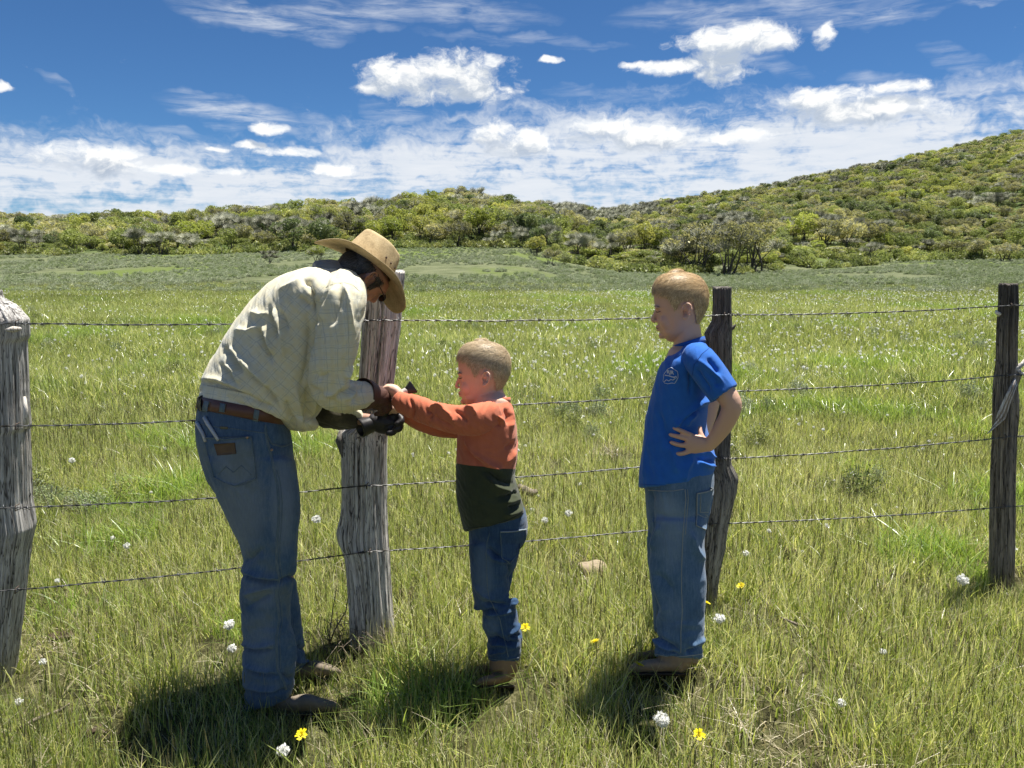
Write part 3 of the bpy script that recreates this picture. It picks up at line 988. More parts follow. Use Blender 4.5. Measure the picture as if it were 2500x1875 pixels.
W_GREY = wood_mat('weathered_grey_wood', [(.36, (0.051, 0.046, 0.045)), (.45, (0.337, 0.320, 0.303)), (.56, (0.607, 0.581, 0.549)), (.70, (0.850, 0.850, 0.800))])
W_PALE = wood_mat('weathered_pale_wood', [(.35, (0.067, 0.061, 0.054)), (.44, (0.476, 0.441, 0.408)), (.55, (0.815, 0.777, 0.726)), (.70, (0.850, 0.850, 0.800))], warmth=.35)
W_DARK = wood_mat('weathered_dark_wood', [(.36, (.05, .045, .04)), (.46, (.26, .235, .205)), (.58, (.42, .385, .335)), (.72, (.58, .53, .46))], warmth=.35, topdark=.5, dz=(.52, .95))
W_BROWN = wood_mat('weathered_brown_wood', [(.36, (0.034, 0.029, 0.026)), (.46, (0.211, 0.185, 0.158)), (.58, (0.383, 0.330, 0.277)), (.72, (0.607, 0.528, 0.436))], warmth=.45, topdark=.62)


def post(rows, mat, seed, bumps=(), topslant=0.0, label=None, cracks=9, ytop_rough=.008, fmain=None):
    """rows: (py, left px, right px) from top to bottom; the lowest row is carried into the soil"""
    rs_ = np.random.default_rng(seed)
    cx = (rows[0][1] + rows[0][2]) / 2
    X0 = (cx - 1250) / FPX * 2.8
    for _ in range(4):
        Yp = fenceY(X0); X0 = P_at(cx, rows[0][0], Yp).x
    NA, NH = 210, 250
    rows = list(rows)
    py = np.array([r[0] for r in rows], float); l = np.array([r[1] for r in rows], float); r_ = np.array([r[2] for r in rows], float)
    zz = np.array([P_at((a + b) / 2, p, Yp).z for p, a, b in rows])
    xl = np.array([P_at(a, p, Yp).x for p, a, b in rows]); xr = np.array([P_at(b, p, Yp).x for p, a, b in rows])
    ztop = zz[0]; z = np.linspace(-0.08, ztop, NH)
    XL = np.interp(z, zz[::-1], xl[::-1]); XR = np.interp(z, zz[::-1], xr[::-1])
    cxs = (XL + XR) / 2; rad = (XR - XL) / 2
    rad_s = np.convolve(np.pad(rad, 12, 'edge'), np.ones(25) / 25, 'valid')
    th = np.linspace(0, 2 * math.pi, NA, endpoint=False)
    TH, ZZ = np.meshgrid(th, z)
    # radius: full silhouette variation in x, a calmer one in depth
    c_, s_ = np.cos(TH), np.sin(TH)
    d = 0.05 * fbm2(TH * 3 + seed * 9, ZZ * 2.5, 1.0, seed, 3) * rad.mean()
    d += 0.006 * fbm2(np.cos(TH) * 14 + 40, np.sin(TH) * 14 + ZZ * 1.6, .35, seed + 3, 4)
    d += 0.0065 * fbm2(TH * 26, ZZ * 3.0, 1.0, seed + 5, 4)
    for q_, (fs, am, wd0) in enumerate(((2.2, .010, .018), (4.5, .006, .022), (8.0, .0035, .03))):
        nz = fbm2(np.cos(TH) * fs + 9 * q_ + seed, np.sin(TH) * fs + ZZ * .55, 1.0, seed + 20 + q_, 2)
        d -= am * np.exp(-(np.abs(nz) / wd0) ** 1.3)
    lines = [(rs_.uniform(0, 6.28), rs_.uniform(0, ztop), rs_.uniform(.15, .6), rs_.uniform(.006, .018), rs_.uniform(.022, .045)) for _ in range(cracks)]
    if fmain: lines += list(fmain)
    for (t0, zc_, hl, dep, wd_) in lines:
        wav = t0 + .10 * fbm2(ZZ * 3 + t0, ZZ * 0 + t0, 1.0, seed + 7, 3)
        dt = np.angle(np.exp(1j * (TH - wav)))
        d -= dep * np.exp(-(np.abs(dt) / wd_) ** 1.6) * np.clip(1.2 - (np.abs(ZZ - zc_) / hl) ** 2, 0, 1)
    for (t0, zc_, wt, wz, amp) in bumps:
        dt = np.angle(np.exp(1j * (TH - t0)))
        d += amp * np.exp(-(dt / wt) ** 2 - ((ZZ - zc_) / wz) ** 2)
    X = cxs[:, None] + c_ * (rad[:, None] + d); Yv = Yp + s_ * (rad_s[:, None] + d)
    Zt = ZZ + 0 * X
    topk = np.clip((ZZ - (ztop - .03)) / .03, 0, 1)
    Zt += topk * (topslant * c_ + ytop_rough * 2 * fbm2(TH * 4, TH * 0, .5, seed + 11, 3))
    V = np.stack([X, Yv, Zt], -1).reshape(-1, 3)
    wood = np.stack([np.cos(TH) * rad_s[:, None], np.sin(TH) * rad_s[:, None], ZZ], -1).reshape(-1, 3)
    i = np.arange(NH - 1)[:, None] * NA; j = np.arange(NA)[None]; j2 = (j + 1) % NA
    Q = np.stack([i + j, i + j2, i + NA + j2, i + NA + j], -1).reshape(-1, 4)
    # sawn top: rings towards the centre with end grain relief
    Vt, Wt, Qt = [V], [wood], [Q]
    prev = (NH - 1) * NA; off = len(V)
    topring = V[prev:prev + NA]; cen = topring.mean(0)
    for k, q in enumerate((.93, .7, .45, .2, .03)):
        rr_ = cen + (topring - cen) * q; rr_[:, 2] += .004 * (1 - q) + .004 * fbm2(TH[0] * 3, TH[0] * 0 + q * 5, .4, seed, 2)
        Vt.append(rr_); Wt.append(np.stack([rr_[:, 0], rr_[:, 1], rr_[:, 2] * 8], 1))
        Qt.append(np.stack([prev + j[0], prev + j2[0], off + j2[0], off + j[0]], -1)); prev = off; off += NA
    me = mesh_fast('post', np.concatenate(Vt), np.concatenate(Qt), True)
    fattr(me, 'wood', np.concatenate(Wt), 'FLOAT_VECTOR')
    o = link('post', me, mat, fence)
    if label: o['label'] = label
    return Yp, rad_s.mean(), o


fence = empty('barbed_wire_fence', (0.3, fenceY(0.3), 0))
tag(fence, 'old barbed wire fence on rough wooden posts crossing the meadow', 'fence')
PI = math.pi
POSTS = []
POSTS.append(post([(721, -40, 4), (727, -55, 14), (749, -68, 38), (780, -72, 64), (823, -74, 63), (835, -74, 56), (977, -74, 61), (1044, -75, 66), (1052, -75, 62), (1130, -76, 65),
                   (1222, -76, 67), (1290, -76, 77), (1345, -76, 65), (1438, -76, 56), (1518, -78, 47), (1622, -80, 33), (1725, -82, 24)], W_GREY, 1,
                  bumps=[(-1.1, 1.30, .5, .03, .012)], topslant=-.03, ytop_rough=.03, label='thick grey post with a broken pointed top at the left edge', cracks=16,
                  fmain=[(-.9, .7, .9, .010, .05), (-1.25, .9, .5, .008, .03)]))
POSTS.append(post([(663, 892, 988), (700, 890, 985), (790, 885, 979), (860, 881, 970), (930, 876, 962), (985, 872, 958), (1030, 866, 950), (1050, 834, 946), (1130, 835, 944), (1220, 836, 944),
                   (1265, 834, 945), (1300, 831, 946), (1325, 834, 948), (1350, 842, 950), (1420, 849, 953), (1500, 853, 958), (1600, 858, 966)], W_PALE, 2,
                  bumps=[(-1.75, .40, .22, .05, .010), (3.3, .45, .5, .06, .012)], label='split pale grey post being worked on in the middle', cracks=13,
                  fmain=[(-1.42, .85, .95, .022, .045), (-1.2, .2, .35, .012, .04), (-.75, 1.0, .5, .010, .05)]))
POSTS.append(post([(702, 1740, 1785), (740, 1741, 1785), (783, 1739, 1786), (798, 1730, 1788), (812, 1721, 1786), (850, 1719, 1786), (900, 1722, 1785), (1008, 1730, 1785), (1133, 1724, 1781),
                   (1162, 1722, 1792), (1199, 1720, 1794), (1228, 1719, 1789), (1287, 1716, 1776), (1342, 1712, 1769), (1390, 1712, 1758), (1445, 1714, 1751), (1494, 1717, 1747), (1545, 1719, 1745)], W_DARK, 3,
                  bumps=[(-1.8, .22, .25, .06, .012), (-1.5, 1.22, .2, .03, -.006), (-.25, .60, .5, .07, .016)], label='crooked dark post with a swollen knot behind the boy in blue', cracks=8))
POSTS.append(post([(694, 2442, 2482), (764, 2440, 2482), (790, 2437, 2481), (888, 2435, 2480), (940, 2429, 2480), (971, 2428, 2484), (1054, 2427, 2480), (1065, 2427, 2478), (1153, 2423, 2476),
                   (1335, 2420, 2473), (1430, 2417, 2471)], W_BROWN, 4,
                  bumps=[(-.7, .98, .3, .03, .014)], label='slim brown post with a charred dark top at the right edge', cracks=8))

# knots and stubs of branches on the posts
def rock_mesh(seed, sx, sy, sz, rough=.25, sub=3, sc_=1.0):
    bm = bmesh.new(); bmesh.ops.create_icosphere(bm, subdivisions=sub, radius=1)
    for v_ in bm.verts:
        n = mnoise.noise(v_.co * 1.3 * sc_ + Vector((seed * 3.1, 0, 0))) + .5 * mnoise.noise(v_.co * 3.2 * sc_ + Vector((0, seed * 2.3, 0)))
        v_.co *= 1 + rough * n
        v_.co.x *= sx; v_.co.y *= sy; v_.co.z *= sz
    me = bpy.data.meshes.new('stone'); bm.to_mesh(me); bm.free(); me.shade_smooth()
    return me


def tube(pts, rad, sides=8, cap=True):
    """pts list of Vector, rad list: returns V,Q arrays (world), ends closed by small rings"""
    P = np.array([tuple(p) for p in pts], float); n = len(P); rad = np.broadcast_to(np.asarray(rad, float), (n,))
    T = np.gradient(P, axis=0); T /= np.maximum(np.linalg.norm(T, axis=1)[:, None], 1e-9)
    a = np.cross(T[0], (0, 0, 1.)) if abs(T[0][2]) < .9 else np.cross(T[0], (1., 0, 0)); a /= np.linalg.norm(a)
    V = []
    for i in range(n):
        a = a - T[i] * a.dot(T[i]); a /= np.linalg.norm(a); b = np.cross(T[i], a)
        th = np.linspace(0, 2 * PI, sides, endpoint=False)
        V.append(P[i] + (np.cos(th)[:, None] * a + np.sin(th)[:, None] * b) * rad[i])
    if cap:
        V = [P[0] + (V[0] - P[0]) * .02] + V + [P[-1] + (V[-1] - P[-1]) * .02]; n += 2
    V = np.concatenate(V)
    i = np.arange(n - 1)[:, None] * sides; j = np.arange(sides)[None]; j2 = (j + 1) % sides
    Q = np.stack([i + j, i + j2, i + sides + j2, i + sides + j], -1).reshape(-1, 4)
    return V, Q


def tube_obj(name, pts, rad, mat, parent=None, sides=8, label=None):
    V, Q = tube(pts, rad, sides)
    me = mesh_fast(name, V, Q, True)
    fattr(me, 'wood', V, 'FLOAT_VECTOR')
    o = link(name, me, mat, parent)
    if label: o['label'] = label
    return o


pY = [p[0] for p in POSTS]; pR = [p[1] for p in POSTS]; pO = [p[2] for p in POSTS]


def stub(k, pts, rad, mat, name='branch_stub'):
    return tube_obj(name, [P_at(x, y, pY[k] + dy) for x, y, dy in pts], rad, mat, pO[k], 8)


stub(2, [(1780, 806, -.01), (1790, 800, -.015), (1796, 792, -.02)], [.010, .007, .003], W_DARK)
stub(3, [(2470, 906, -.02), (2484, 898, -.03), (2497, 888, -.03), (2503, 876, -.03)], [.014, .012, .009, .004], W_PALE)
stub(3, [(2482, 900, -.03), (2492, 912, -.035), (2506, 915, -.035)], [.010, .008, .004], W_PALE)
stub(3, [(2440, 768, -.01), (2432, 762, -.012), (2432, 757, -.012)], [.010, .007, .003], W_PALE)
for q_ in range(5):
    stub(3, [(2478 + q_, 925 + 3 * q_, -.045), (2460 + 2 * q_, 962 + 2 * q_, -.052), (2440 + 3 * q_, 1005 + 4 * q_, -.05), (2420 - 4 * q_ + 6, 1040 + 5 * q_, -.05 - .006 * q_)], [.004, .006, .005, .0015], W_BROWN if q_ % 2 else W_PALE, 'hanging_bark')
stub(0, [(60, 968, -.03), (63, 1000, -.035), (64, 1046, -.035)], [.004, .007, .008], W_PALE, 'hanging_bark')
stub(0, [(14, 806, -.092), (32, 804, -.09), (50, 803, -.07)], [.004, .010, .006], W_PALE, 'splinter')
stub(1, [(836, 1050, -.02), (832, 1075, -.03), (843, 1110, -.035), (851, 1132, -.04)], [.012, .020, .017, .006], W_DARK, 'splinter')

# wires
m_wire, t, out = material('galvanised_wire')
co = t.new('ShaderNodeNewGeometry').outputs['Position']
n = t.noise(co, 25, 4)
principled(t, out, t.ramp(n, [(.35, (.05, .045, .04)), (.6, (.20, .20, .20))]), .42, .5, Metallic=.75)
WIRES = [  # (px, py) where each wire crosses each post
    [(20, 789), (932, 781), (1762, 769), (2462, 746)],
    [(20, 1041), (912, 1000), (1757, 956), (2455, 917)],
    [(20, 1240), (890, 1187), (1752, 1121), (2450, 1068)],
    [(20, 1441), (897, 1347), (1733, 1279), (2446, 1238)],
]
m_rust = simple_mat('staple_metal', (.10, .075, .06), .6, .5, metallic=.6)
for wi, cr in enumerate(WIRES):
    nodes = []
    for k, (x, y) in enumerate(cr):
        nodes.append(P_at(x, y, pY[k] - pR[k] * (1.06 if k == 1 else 1.03) - .008))
    if wi == 1: nodes[1] = P_at(912, 1000, pY[1] - pR[1] - .02)
    a, b = nodes[0] - nodes[1], nodes[-1] - nodes[-2]
    nodes = [nodes[0] + a * 2.4] + nodes + [nodes[-1] + b * 2.6]
    Vp, Qp = [], []; off = 0
    pts = []
    for s_ in range(len(nodes) - 1):
        L = (nodes[s_ + 1] - nodes[s_]).length; m_ = max(2, int(L / .0085))
        for q_ in range(m_):
            f = q_ / m_; p = nodes[s_].lerp(nodes[s_ + 1], f)
            p = p + Vector((0, 0, -.010 * 4 * f * (1 - f) * (1 if L > .5 else 0) + .0022 * mnoise.noise(Vector((p.x * 6, wi * 3.3, 0)))))
            pts.append(p)
    pts.append(nodes[-1])
    Pn = np.array([tuple(p) for p in pts]); S = np.concatenate([[0], np.cumsum(np.linalg.norm(np.diff(Pn, axis=0), axis=1))])
    T = np.gradient(Pn, axis=0); T /= np.linalg.norm(T, axis=1)[:, None]
    a = np.cross(T, (0, 0, 1.)); a /= np.linalg.norm(a, axis=1)[:, None]; b = np.cross(T, a)
    for st in (0, PI):
        ph = S / .075 * 2 * PI + st
        V, Q = tube(Pn + .0017 * (np.cos(ph)[:, None] * a + np.sin(ph)[:, None] * b), .00155, 5)
        Vp.append(V); Qp.append(Q + off); off += len(V)
    s0 = .05
    while s0 < S[-1] - .05:
        i = int(np.searchsorted(S, s0)); c = Pn[i]; tt = T[i]
        for kk in range(2):   # two short wires wrapped once, their four ends sticking out
            ang0 = random.uniform(0, 6.28)
            hp = []
            for q_ in range(9):
                an = ang0 + q_ / 8 * 2 * PI * 1.1
                ex = .0125 if q_ in (0, 8) else .0042
                hp.append(c + tt * ((q_ - 4) * .0011 + kk * .002) + (a[i] * math.cos(an) + b[i] * math.sin(an)) * ex)
            V, Q = tube(hp, [.0006] + [.0011] * 7 + [.0006], 4)
            Vp.append(V); Qp.append(Q + off); off += len(V)
        s0 += .127 + random.uniform(-.006, .006)
    me = mesh_fast('barbed_wire', np.concatenate(Vp), np.concatenate(Qp), True)
    wo_ = link('barbed_wire', me, m_wire, fence)
    # staples
    for k in range(4):
        if (wi, k) == (1, 1): continue
        c = nodes[k + 1]
        dxs = .012 if k else .03
        o = tube_obj('staple', [c + Vector((dxs, .012, .010)), c + Vector((dxs - .002, -.006, .008)), c + Vector((dxs - .004, -.007, -.008)), c + Vector((dxs - .006, .012, -.010))], .0018, m_rust, wo_, 5)
        if (wi + k) % 2 == 0 and k in (0, 2):      # wire ends wound on themselves
            hp = [c + Vector((.02 + .004 * q_, .0, 0)) + Vector((0, math.cos(q_ * 1.3), math.sin(q_ * 1.3))) * .006 for q_ in range(14)]
            o = tube_obj('tie', hp, .0016, m_wire, wo_, 5)
# ------------------------------------------------------------------ figures
def Rg(x, y, q, a, b, p=2.0):
    return dict(c=np.array([x, y, q], float), a=a, b=b, p=p, S=None)


def R2(p1, p2, q, b, p=2.3):
    """ring given by its two silhouette points"""
    d = np.array([p2[0] - p1[0], p2[1] - p1[1], 0.0]); L = np.linalg.norm(d)
    return dict(c=np.array([(p1[0] + p2[0]) / 2, (p1[1] + p2[1]) / 2, q], float), a=L / 2, b=b, p=p, S=d / L)


def smooth_rings(rings, k=3):
    """Catmull-Rom between the given rings"""
    n = len(rings)
    arr = np.array([[*r['c'], r['a'], r['b'], r['p']] for r in rings])
    hasS = all(r['S'] is not None for r in rings)
    Ss = np.array([r['S'] for r in rings]) if hasS else None
    out = []
    for i in range(n - 1):
        p0, p1, p2, p3 = arr[max(i - 1, 0)], arr[i], arr[i + 1], arr[min(i + 2, n - 1)]
        for j in range(k):
            t_ = j / k
            v_ = 0.5 * (2 * p1 + (p2 - p0) * t_ + (2 * p0 - 5 * p1 + 4 * p2 - p3) * t_ ** 2 + (3 * p1 - p0 - 3 * p2 + p3) * t_ ** 3)
            S = None
            if hasS:
                S = Ss[i] * (1 - t_) + Ss[i + 1] * t_; S = S / np.linalg.norm(S)
            out.append(dict(c=v_[:3], a=max(v_[3], .3), b=max(v_[4], .3), p=v_[5], S=S))
    out.append(rings[-1])
    return out


def loft(rings, n=32, cap=(1, 1), k=3, closed=True, front=None):
    """px-space closed surface through elliptical rings, with rounded ends; front=(pinch) narrows the -S side"""
    if any(r['S'] is None for r in rings): rings = [dict(r, S=None) for r in rings]
    rs_ = smooth_rings(rings, k) if k > 1 else list(rings)
    C = np.array([r['c'] for r in rs_]); T = np.gradient(C, axis=0) if len(rs_) > 1 else np.array([[0, 1., 0]])
    T /= np.maximum(np.linalg.norm(T, axis=1)[:, None], 1e-9)
    V = []; th = np.linspace(0, 2 * PI, n, endpoint=False)

    def ring(c, tv, r, ka=1.0, shift=0.0):
        D = np.array([0, 0, 1.0])
        if r['S'] is not None:
            S = r['S']; Dd = D
        else:
            Dd = D - tv * tv[2]
            if np.linalg.norm(Dd) < .2: Dd = np.array([0, -1., 0]) + tv * tv[1]
            Dd /= np.linalg.norm(Dd); S = np.cross(tv, Dd)
        e = 2.0 / r['p']
        ct = np.sign(np.cos(th)) * np.abs(np.cos(th)) ** e; st = np.sign(np.sin(th)) * np.abs(np.sin(th)) ** e
        bb = np.full(n, r['b'])
        if front is not None:
            bb = bb * (1 - front * np.clip(-np.cos(th), 0, 1) ** 1.5)
        return c + tv * shift + (S[None] * (r['a'] * ct)[:, None] + Dd[None] * (bb * st)[:, None]) * ka
    if closed and cap[0]:
        r0 = rs_[0]; m_ = min(r0['a'], r0['b']) * cap[0]
        for an in (88, 62, 32): V.append(ring(C[0], T[0], r0, math.cos(R(an)), -m_ * math.sin(R(an))))
    for c, tv, r in zip(C, T, rs_): V.append(ring(c, tv, r))
    if closed and cap[1]:
        r1 = rs_[-1]; m_ = min(r1['a'], r1['b']) * cap[1]
        for an in (32, 62, 88): V.append(ring(C[-1], T[-1], r1, math.cos(R(an)), m_ * math.sin(R(an))))
    m = len(V); V = np.concatenate(V)
    i = np.arange(m - 1)[:, None] * n; j = np.arange(n)[None]; j2 = (j + 1) % n
    F = np.stack([i + j, i + j2, i + n + j2, i + n + j], -1).reshape(-1, 4).tolist()
    if closed:
        F.append(list(range(n))[::-1]); F.append([(m - 1) * n + q for q in range(n)])
    # make sure the faces look outwards
    return V, F


def ball(x, y, q, rx, ry, rq, ang=0.0, n=14):
    th = np.linspace(0, PI, n)[:, None]; ph = np.linspace(0, 2 * PI, 20, endpoint=False)[None]
    lx = rx * np.sin(th) * np.cos(ph); ly = ry * np.cos(th) + 0 * ph; lq = rq * np.sin(th) * np.sin(ph)
    ca, sa = math.cos(ang), math.sin(ang)
    V = np.stack([x + lx * ca - ly * sa, y + lx * sa + ly * ca, q + lq], -1).reshape(-1, 3)
    i = np.arange(n - 1)[:, None] * 20; j = np.arange(20)[None]; j2 = (j + 1) % 20
    return V, np.stack([i + j, i + j2, i + 20 + j2, i + 20 + j], -1).reshape(-1, 4).tolist()


class Fig:
    def __init__(self, Yp):
        self.Y = Yp; self.s = (Yp * cp + .15) / FPX

    def W(self, V):
        V = np.atleast_2d(np.asarray(V, float))
        Yw = self.Y + V[:, 2] * self.s
        u, v_ = (V[:, 0] - 1250) / FPX, (937.5 - V[:, 1]) / FPX
        dy = cp + v_ * sp; t_ = Yw / dy
        return np.stack([u * t_, Yw, CAM_H + (v_ * cp - sp) * t_], 1)

    def inv(self, Wd):
        x, y = px_of(Wd[:, 0], Wd[:, 1], Wd[:, 2])
        return np.stack([x, y, (Wd[:, 1] - self.Y) / self.s], 1)

    def solid(self, prims, voxel=.004, smooth=2, disp=None, raw=False):
        """union of the px-space prims as one skin; returns mesh in world space with 'rest' coordinates"""
        bm = bmesh.new()
        for (V, F) in prims:
            Wv = self.W(V); vs_ = [bm.verts.new(p) for p in Wv]
            b2 = []
            for f in F:
                try: b2.append(bm.faces.new([vs_[i] for i in f]))
                except ValueError: pass
            # orient outwards by signed volume
            c = Wv.mean(0); vol = 0
            for f in F[:4000]:
                a_, b_, c_ = Wv[f[0]] - c, Wv[f[1]] - c, Wv[f[2]] - c
                vol += np.dot(a_, np.cross(b_, c_))
            if vol < 0:
                bmesh.ops.reverse_faces(bm, faces=b2)
        me = bpy.data.meshes.new('tmp'); bm.to_mesh(me); bm.free()
        if raw:
            me2 = me
        else:
            o = bpy.data.objects.new('tmp', me); COL.objects.link(o)
            md = o.modifiers.new('r', 'REMESH'); md.mode = 'VOXEL'; md.voxel_size = voxel; md.adaptivity = 0
            dg = bpy.context.evaluated_depsgraph_get()
            me2 = bpy.data.meshes.new_from_object(o.evaluated_get(dg))
            bpy.data.objects.remove(o); bpy.data.meshes.remove(me)
        n = len(me2.vertices)
        co = np.empty(n * 3, np.float32); me2.vertices.foreach_get('co', co); co = co.reshape(-1, 3).astype(float)
        ne = len(me2.edges); ed = np.empty(ne * 2, np.int32); me2.edges.foreach_get('vertices', ed); ed = ed.reshape(-1, 2)
        deg = np.bincount(ed.ravel(), minlength=n).astype(float)[:, None]
        deg = np.maximum(deg, 1)

        def lap(co, it, w_=.6):
            for _ in range(it):
                acc = np.zeros_like(co)
                for d_ in range(3):
                    acc[:, d_] = np.bincount(ed[:, 0], co[ed[:, 1], d_], n) + np.bincount(ed[:, 1], co[ed[:, 0], d_], n)
                co = co * (1 - w_) + acc / deg * w_
            return co
        co = lap(co, smooth)
        me2.vertices.foreach_set('co', co.astype(np.float32).ravel()); me2.update()
        rest = self.inv(co)
        if disp is not None:
            nr = np.empty(n * 3, np.float32); me2.vertices.foreach_get('normal', nr); nr = nr.reshape(-1, 3).astype(float)
            d_ = disp(rest, nr) * self.s
            co = co + nr * d_[:, None]
            co = lap(co, 1, .35)
            me2.vertices.foreach_set('co', co.astype(np.float32).ravel()); me2.update()
        fattr(me2, 'rest', rest, 'FLOAT_VECTOR')
        me2.shade_smooth()
        return me2

    def part(self, name, me, mats, parent, label=None):
        o = link(name, me, mats, parent)
        if label: o['label'] = label
        return o


def bvh_of(me):
    v_ = [v.co.copy() for v in me.vertices]
    return BVHTree.FromPolygons(v_, [tuple(p.vertices) for p in me.polygons])


def near_w(nr, lo=-.1, hi=.45):
    return np.clip((-nr[:, 1] - lo) / (hi - lo), 0, 1)


def seg_dist(P, a, b):
    a = np.array(a, float); b = np.array(b, float); d = b - a
    t_ = np.clip(((P - a) @ d) / max(d @ d, 1e-9), 0, 1)
    return np.linalg.norm(P - (a + t_[:, None] * d), axis=1), t_


def folds(rest, nr, specs, all_round=False):
    """specs: (polyline, width px, height px); tapered towards the ends"""
    out = np.zeros(len(rest)); wn = np.ones(len(rest)) if all_round else near_w(nr)
    P = rest[:, :2]
    for (pl, wd_, am) in specs:
        n = len(pl) - 1; best = np.full(len(P), 1e9); tt = np.zeros(len(P))
        for i in range(n):
            d_, t_ = seg_dist(P, pl[i], pl[i + 1])
            m_ = d_ < best; best = np.where(m_, d_, best); tt = np.where(m_, (i + t_) / n, tt)
        tap = np.clip(np.sin(np.clip(tt * .92 + .04, 0, 1) * PI) * 1.6, 0, 1)
        out += 2.0 * am * tap * np.exp(-(best / (wd_ * .95)) ** 1.2)
    return out * wn


def crumple(rest, ang, lu, lv, amp, seed, ridged=True):
    """wrinkles running along direction ang (deg), lu long and lv apart"""
    a = R(ang); u = rest[:, 0] * math.cos(a) + rest[:, 1] * math.sin(a); v_ = -rest[:, 0] * math.sin(a) + rest[:, 1] * math.cos(a) + rest[:, 2] * .6
    wv = 14 * fbm2(u / 60 + seed, v_ / 60, 1, seed, 2)
    n = fbm2(u / lu, (v_ + wv) / lv, 1.0, seed, 3)
    return 1.6 * amp * ((.32 - 2 * np.abs(n)) * 1.4 if ridged else 2 * n)


# ---- fabrics
def cloth(name, colf, rough=.85, weave=0.4, wscale=420, trans=0.0):
    m_, t, out = material(name)
    a = t.new('ShaderNodeAttribute'); a.attribute_name = 'rest'
    r_ = t.v('SCALE', a.outputs['Vector'], None, scale=.01)
    col = colf(t, r_)
    n = t.noise(r_, wscale / 6, 4, .7)
    b = t.new('ShaderNodeBsdfPrincipled')
    t.put(b.inputs['Base Color'], col); b.inputs['Roughness'].default_value = rough
    b.inputs['Specular IOR Level'].default_value = .15
    b.inputs['Sheen Weight'].default_value = .15
    bp = t.new('ShaderNodeBump'); bp.inputs['Strength'].default_value = weave; bp.inputs['Distance'].default_value = .0012
    t.put(bp.inputs['Height'], n); t.link(bp.outputs[0], b.inputs['Normal'])
    if trans:
        tr = t.new('ShaderNodeBsdfTranslucent'); t.put(tr.inputs[0], col)
        mx = t.new('ShaderNodeMixShader'); mx.inputs[0].default_value = trans
        t.link(b.outputs[0], mx.inputs[1]); t.link(tr.outputs[0], mx.inputs[2]); t.link(mx.outputs[0], out.inputs[0])
    else:
        t.link(b.outputs[0], out.inputs[0])
    return m_


def denim_col(dark, mid, light, worn, dirt=None, worn_spots=()):
    def f(t, r_):
        n = t.noise(t.v('MULTIPLY', r_, (9, 1.6, 3)), 3.0, 6, .65)
        n2 = t.noise(r_, 1.1, 4, .6)
        n3 = t.noise(t.v('MULTIPLY', r_, (1, .5, 1)), 60.0, 3, .7)
        v_ = t.m('ADD', t.m('ADD', t.m('MULTIPLY', n, .35), t.m('MULTIPLY', n2, .45)), t.m('MULTIPLY', n3, .22))
        c = t.ramp(v_, [(.36, dark), (.5, mid), (.66, light)])
        for (x, y, rx, ry, k) in worn_spots:
            q = t.v('MULTIPLY', t.v('SUBTRACT', r_, (x / 100, y / 100, 0)), (100 / rx, 100 / ry, 0))
            m_ = t.m('MULTIPLY', t.smooth(t.v('DOT_PRODUCT', q, q), 1.3, .0), k)
            c = t.mix(m_, c, (*worn, 1))
        if dirt:
            c = t.mix(t.m('MULTIPLY', t.smooth(n2, .48, .68), .5), c, (*dirt, 1))
        return c
    return f


def skin_mat(name, base, flush, freck=.0):
    m_, t, out = material(name)
    a = t.new('ShaderNodeAttribute'); a.attribute_name = 'flush'
    co = t.new('ShaderNodeNewGeometry').outputs['Position']
    n = t.noise(co, 90, 4); n2 = t.noise(co, 14, 3)
    c = t.mix(a.outputs['Fac'], base, flush)
    c = t.mix(t.m('MULTIPLY', n2, .35), c, tuple(x * .72 for x in base))
    b = principled(t, out, c, .52, .35, bump=n, bstr=.15, bdist=.001)
    b.inputs['Subsurface Weight'].default_value = .12
    b.inputs['Subsurface Radius'].default_value = (.012, .005, .003)
    b.inputs['Subsurface Scale'].default_value = .6
    return m_


def rest_flush(me, spots):
    n = len(me.vertices); r_ = np.empty(n * 3, np.float32); me.attributes['rest'].data.foreach_get('vector', r_); r_ = r_.reshape(-1, 3)
    f = np.zeros(n)
    for (x, y, rx, ry, k) in spots:
        f = np.maximum(f, k * np.exp(-((r_[:, 0] - x) / rx) ** 2 - ((r_[:, 1] - y) / ry) ** 2))
    fattr(me, 'flush', f)


# ---- the head, drawn once in profile (facing -x) and fitted to each person
HC = np.array([1668., 745., 0.])


class Fit:
    def __init__(self, target, scale=1.0, mirror=False, rot=0.0, yaw=0.0):
        self.t = np.array(target, float); self.k = scale; self.m = -1 if mirror else 1; self.r = R(rot); self.y = R(yaw)

    def __call__(self, V):
        V = (np.atleast_2d(V) - HC) * self.k
        x, q = V[:, 0].copy(), V[:, 2].copy()
        c, s = math.cos(self.y), math.sin(self.y)
        x, q = x * c + q * s, -x * s + q * c           # yaw > 0 turns the face (-x) away from the camera
        x = x * self.m
        c, s = math.cos(self.r), math.sin(self.r)
        return np.stack([self.t[0] + x * c - V[:, 1] * s, self.t[1] + x * s + V[:, 1] * c, self.t[2] + q], 1)


HEAD_ROWS = [(661, 1640, 1672, 12), (666, 1622, 1692, 27), (675, 1609, 1709, 39), (690, 1599, 1721, 48), (708, 1595, 1727, 53), (725, 1594.5, 1729, 54.5), (740, 1596, 1728, 54),
             (750, 1597, 1725, 53), (757, 1601, 1722, 52), (766, 1602, 1717, 50), (778, 1602, 1711, 48), (788, 1604, 1705, 45), (798, 1606, 1698, 42), (808, 1609, 1690, 38), (817, 1613, 1676, 32),
             (824, 1619, 1660, 24), (828, 1627, 1650, 13)]


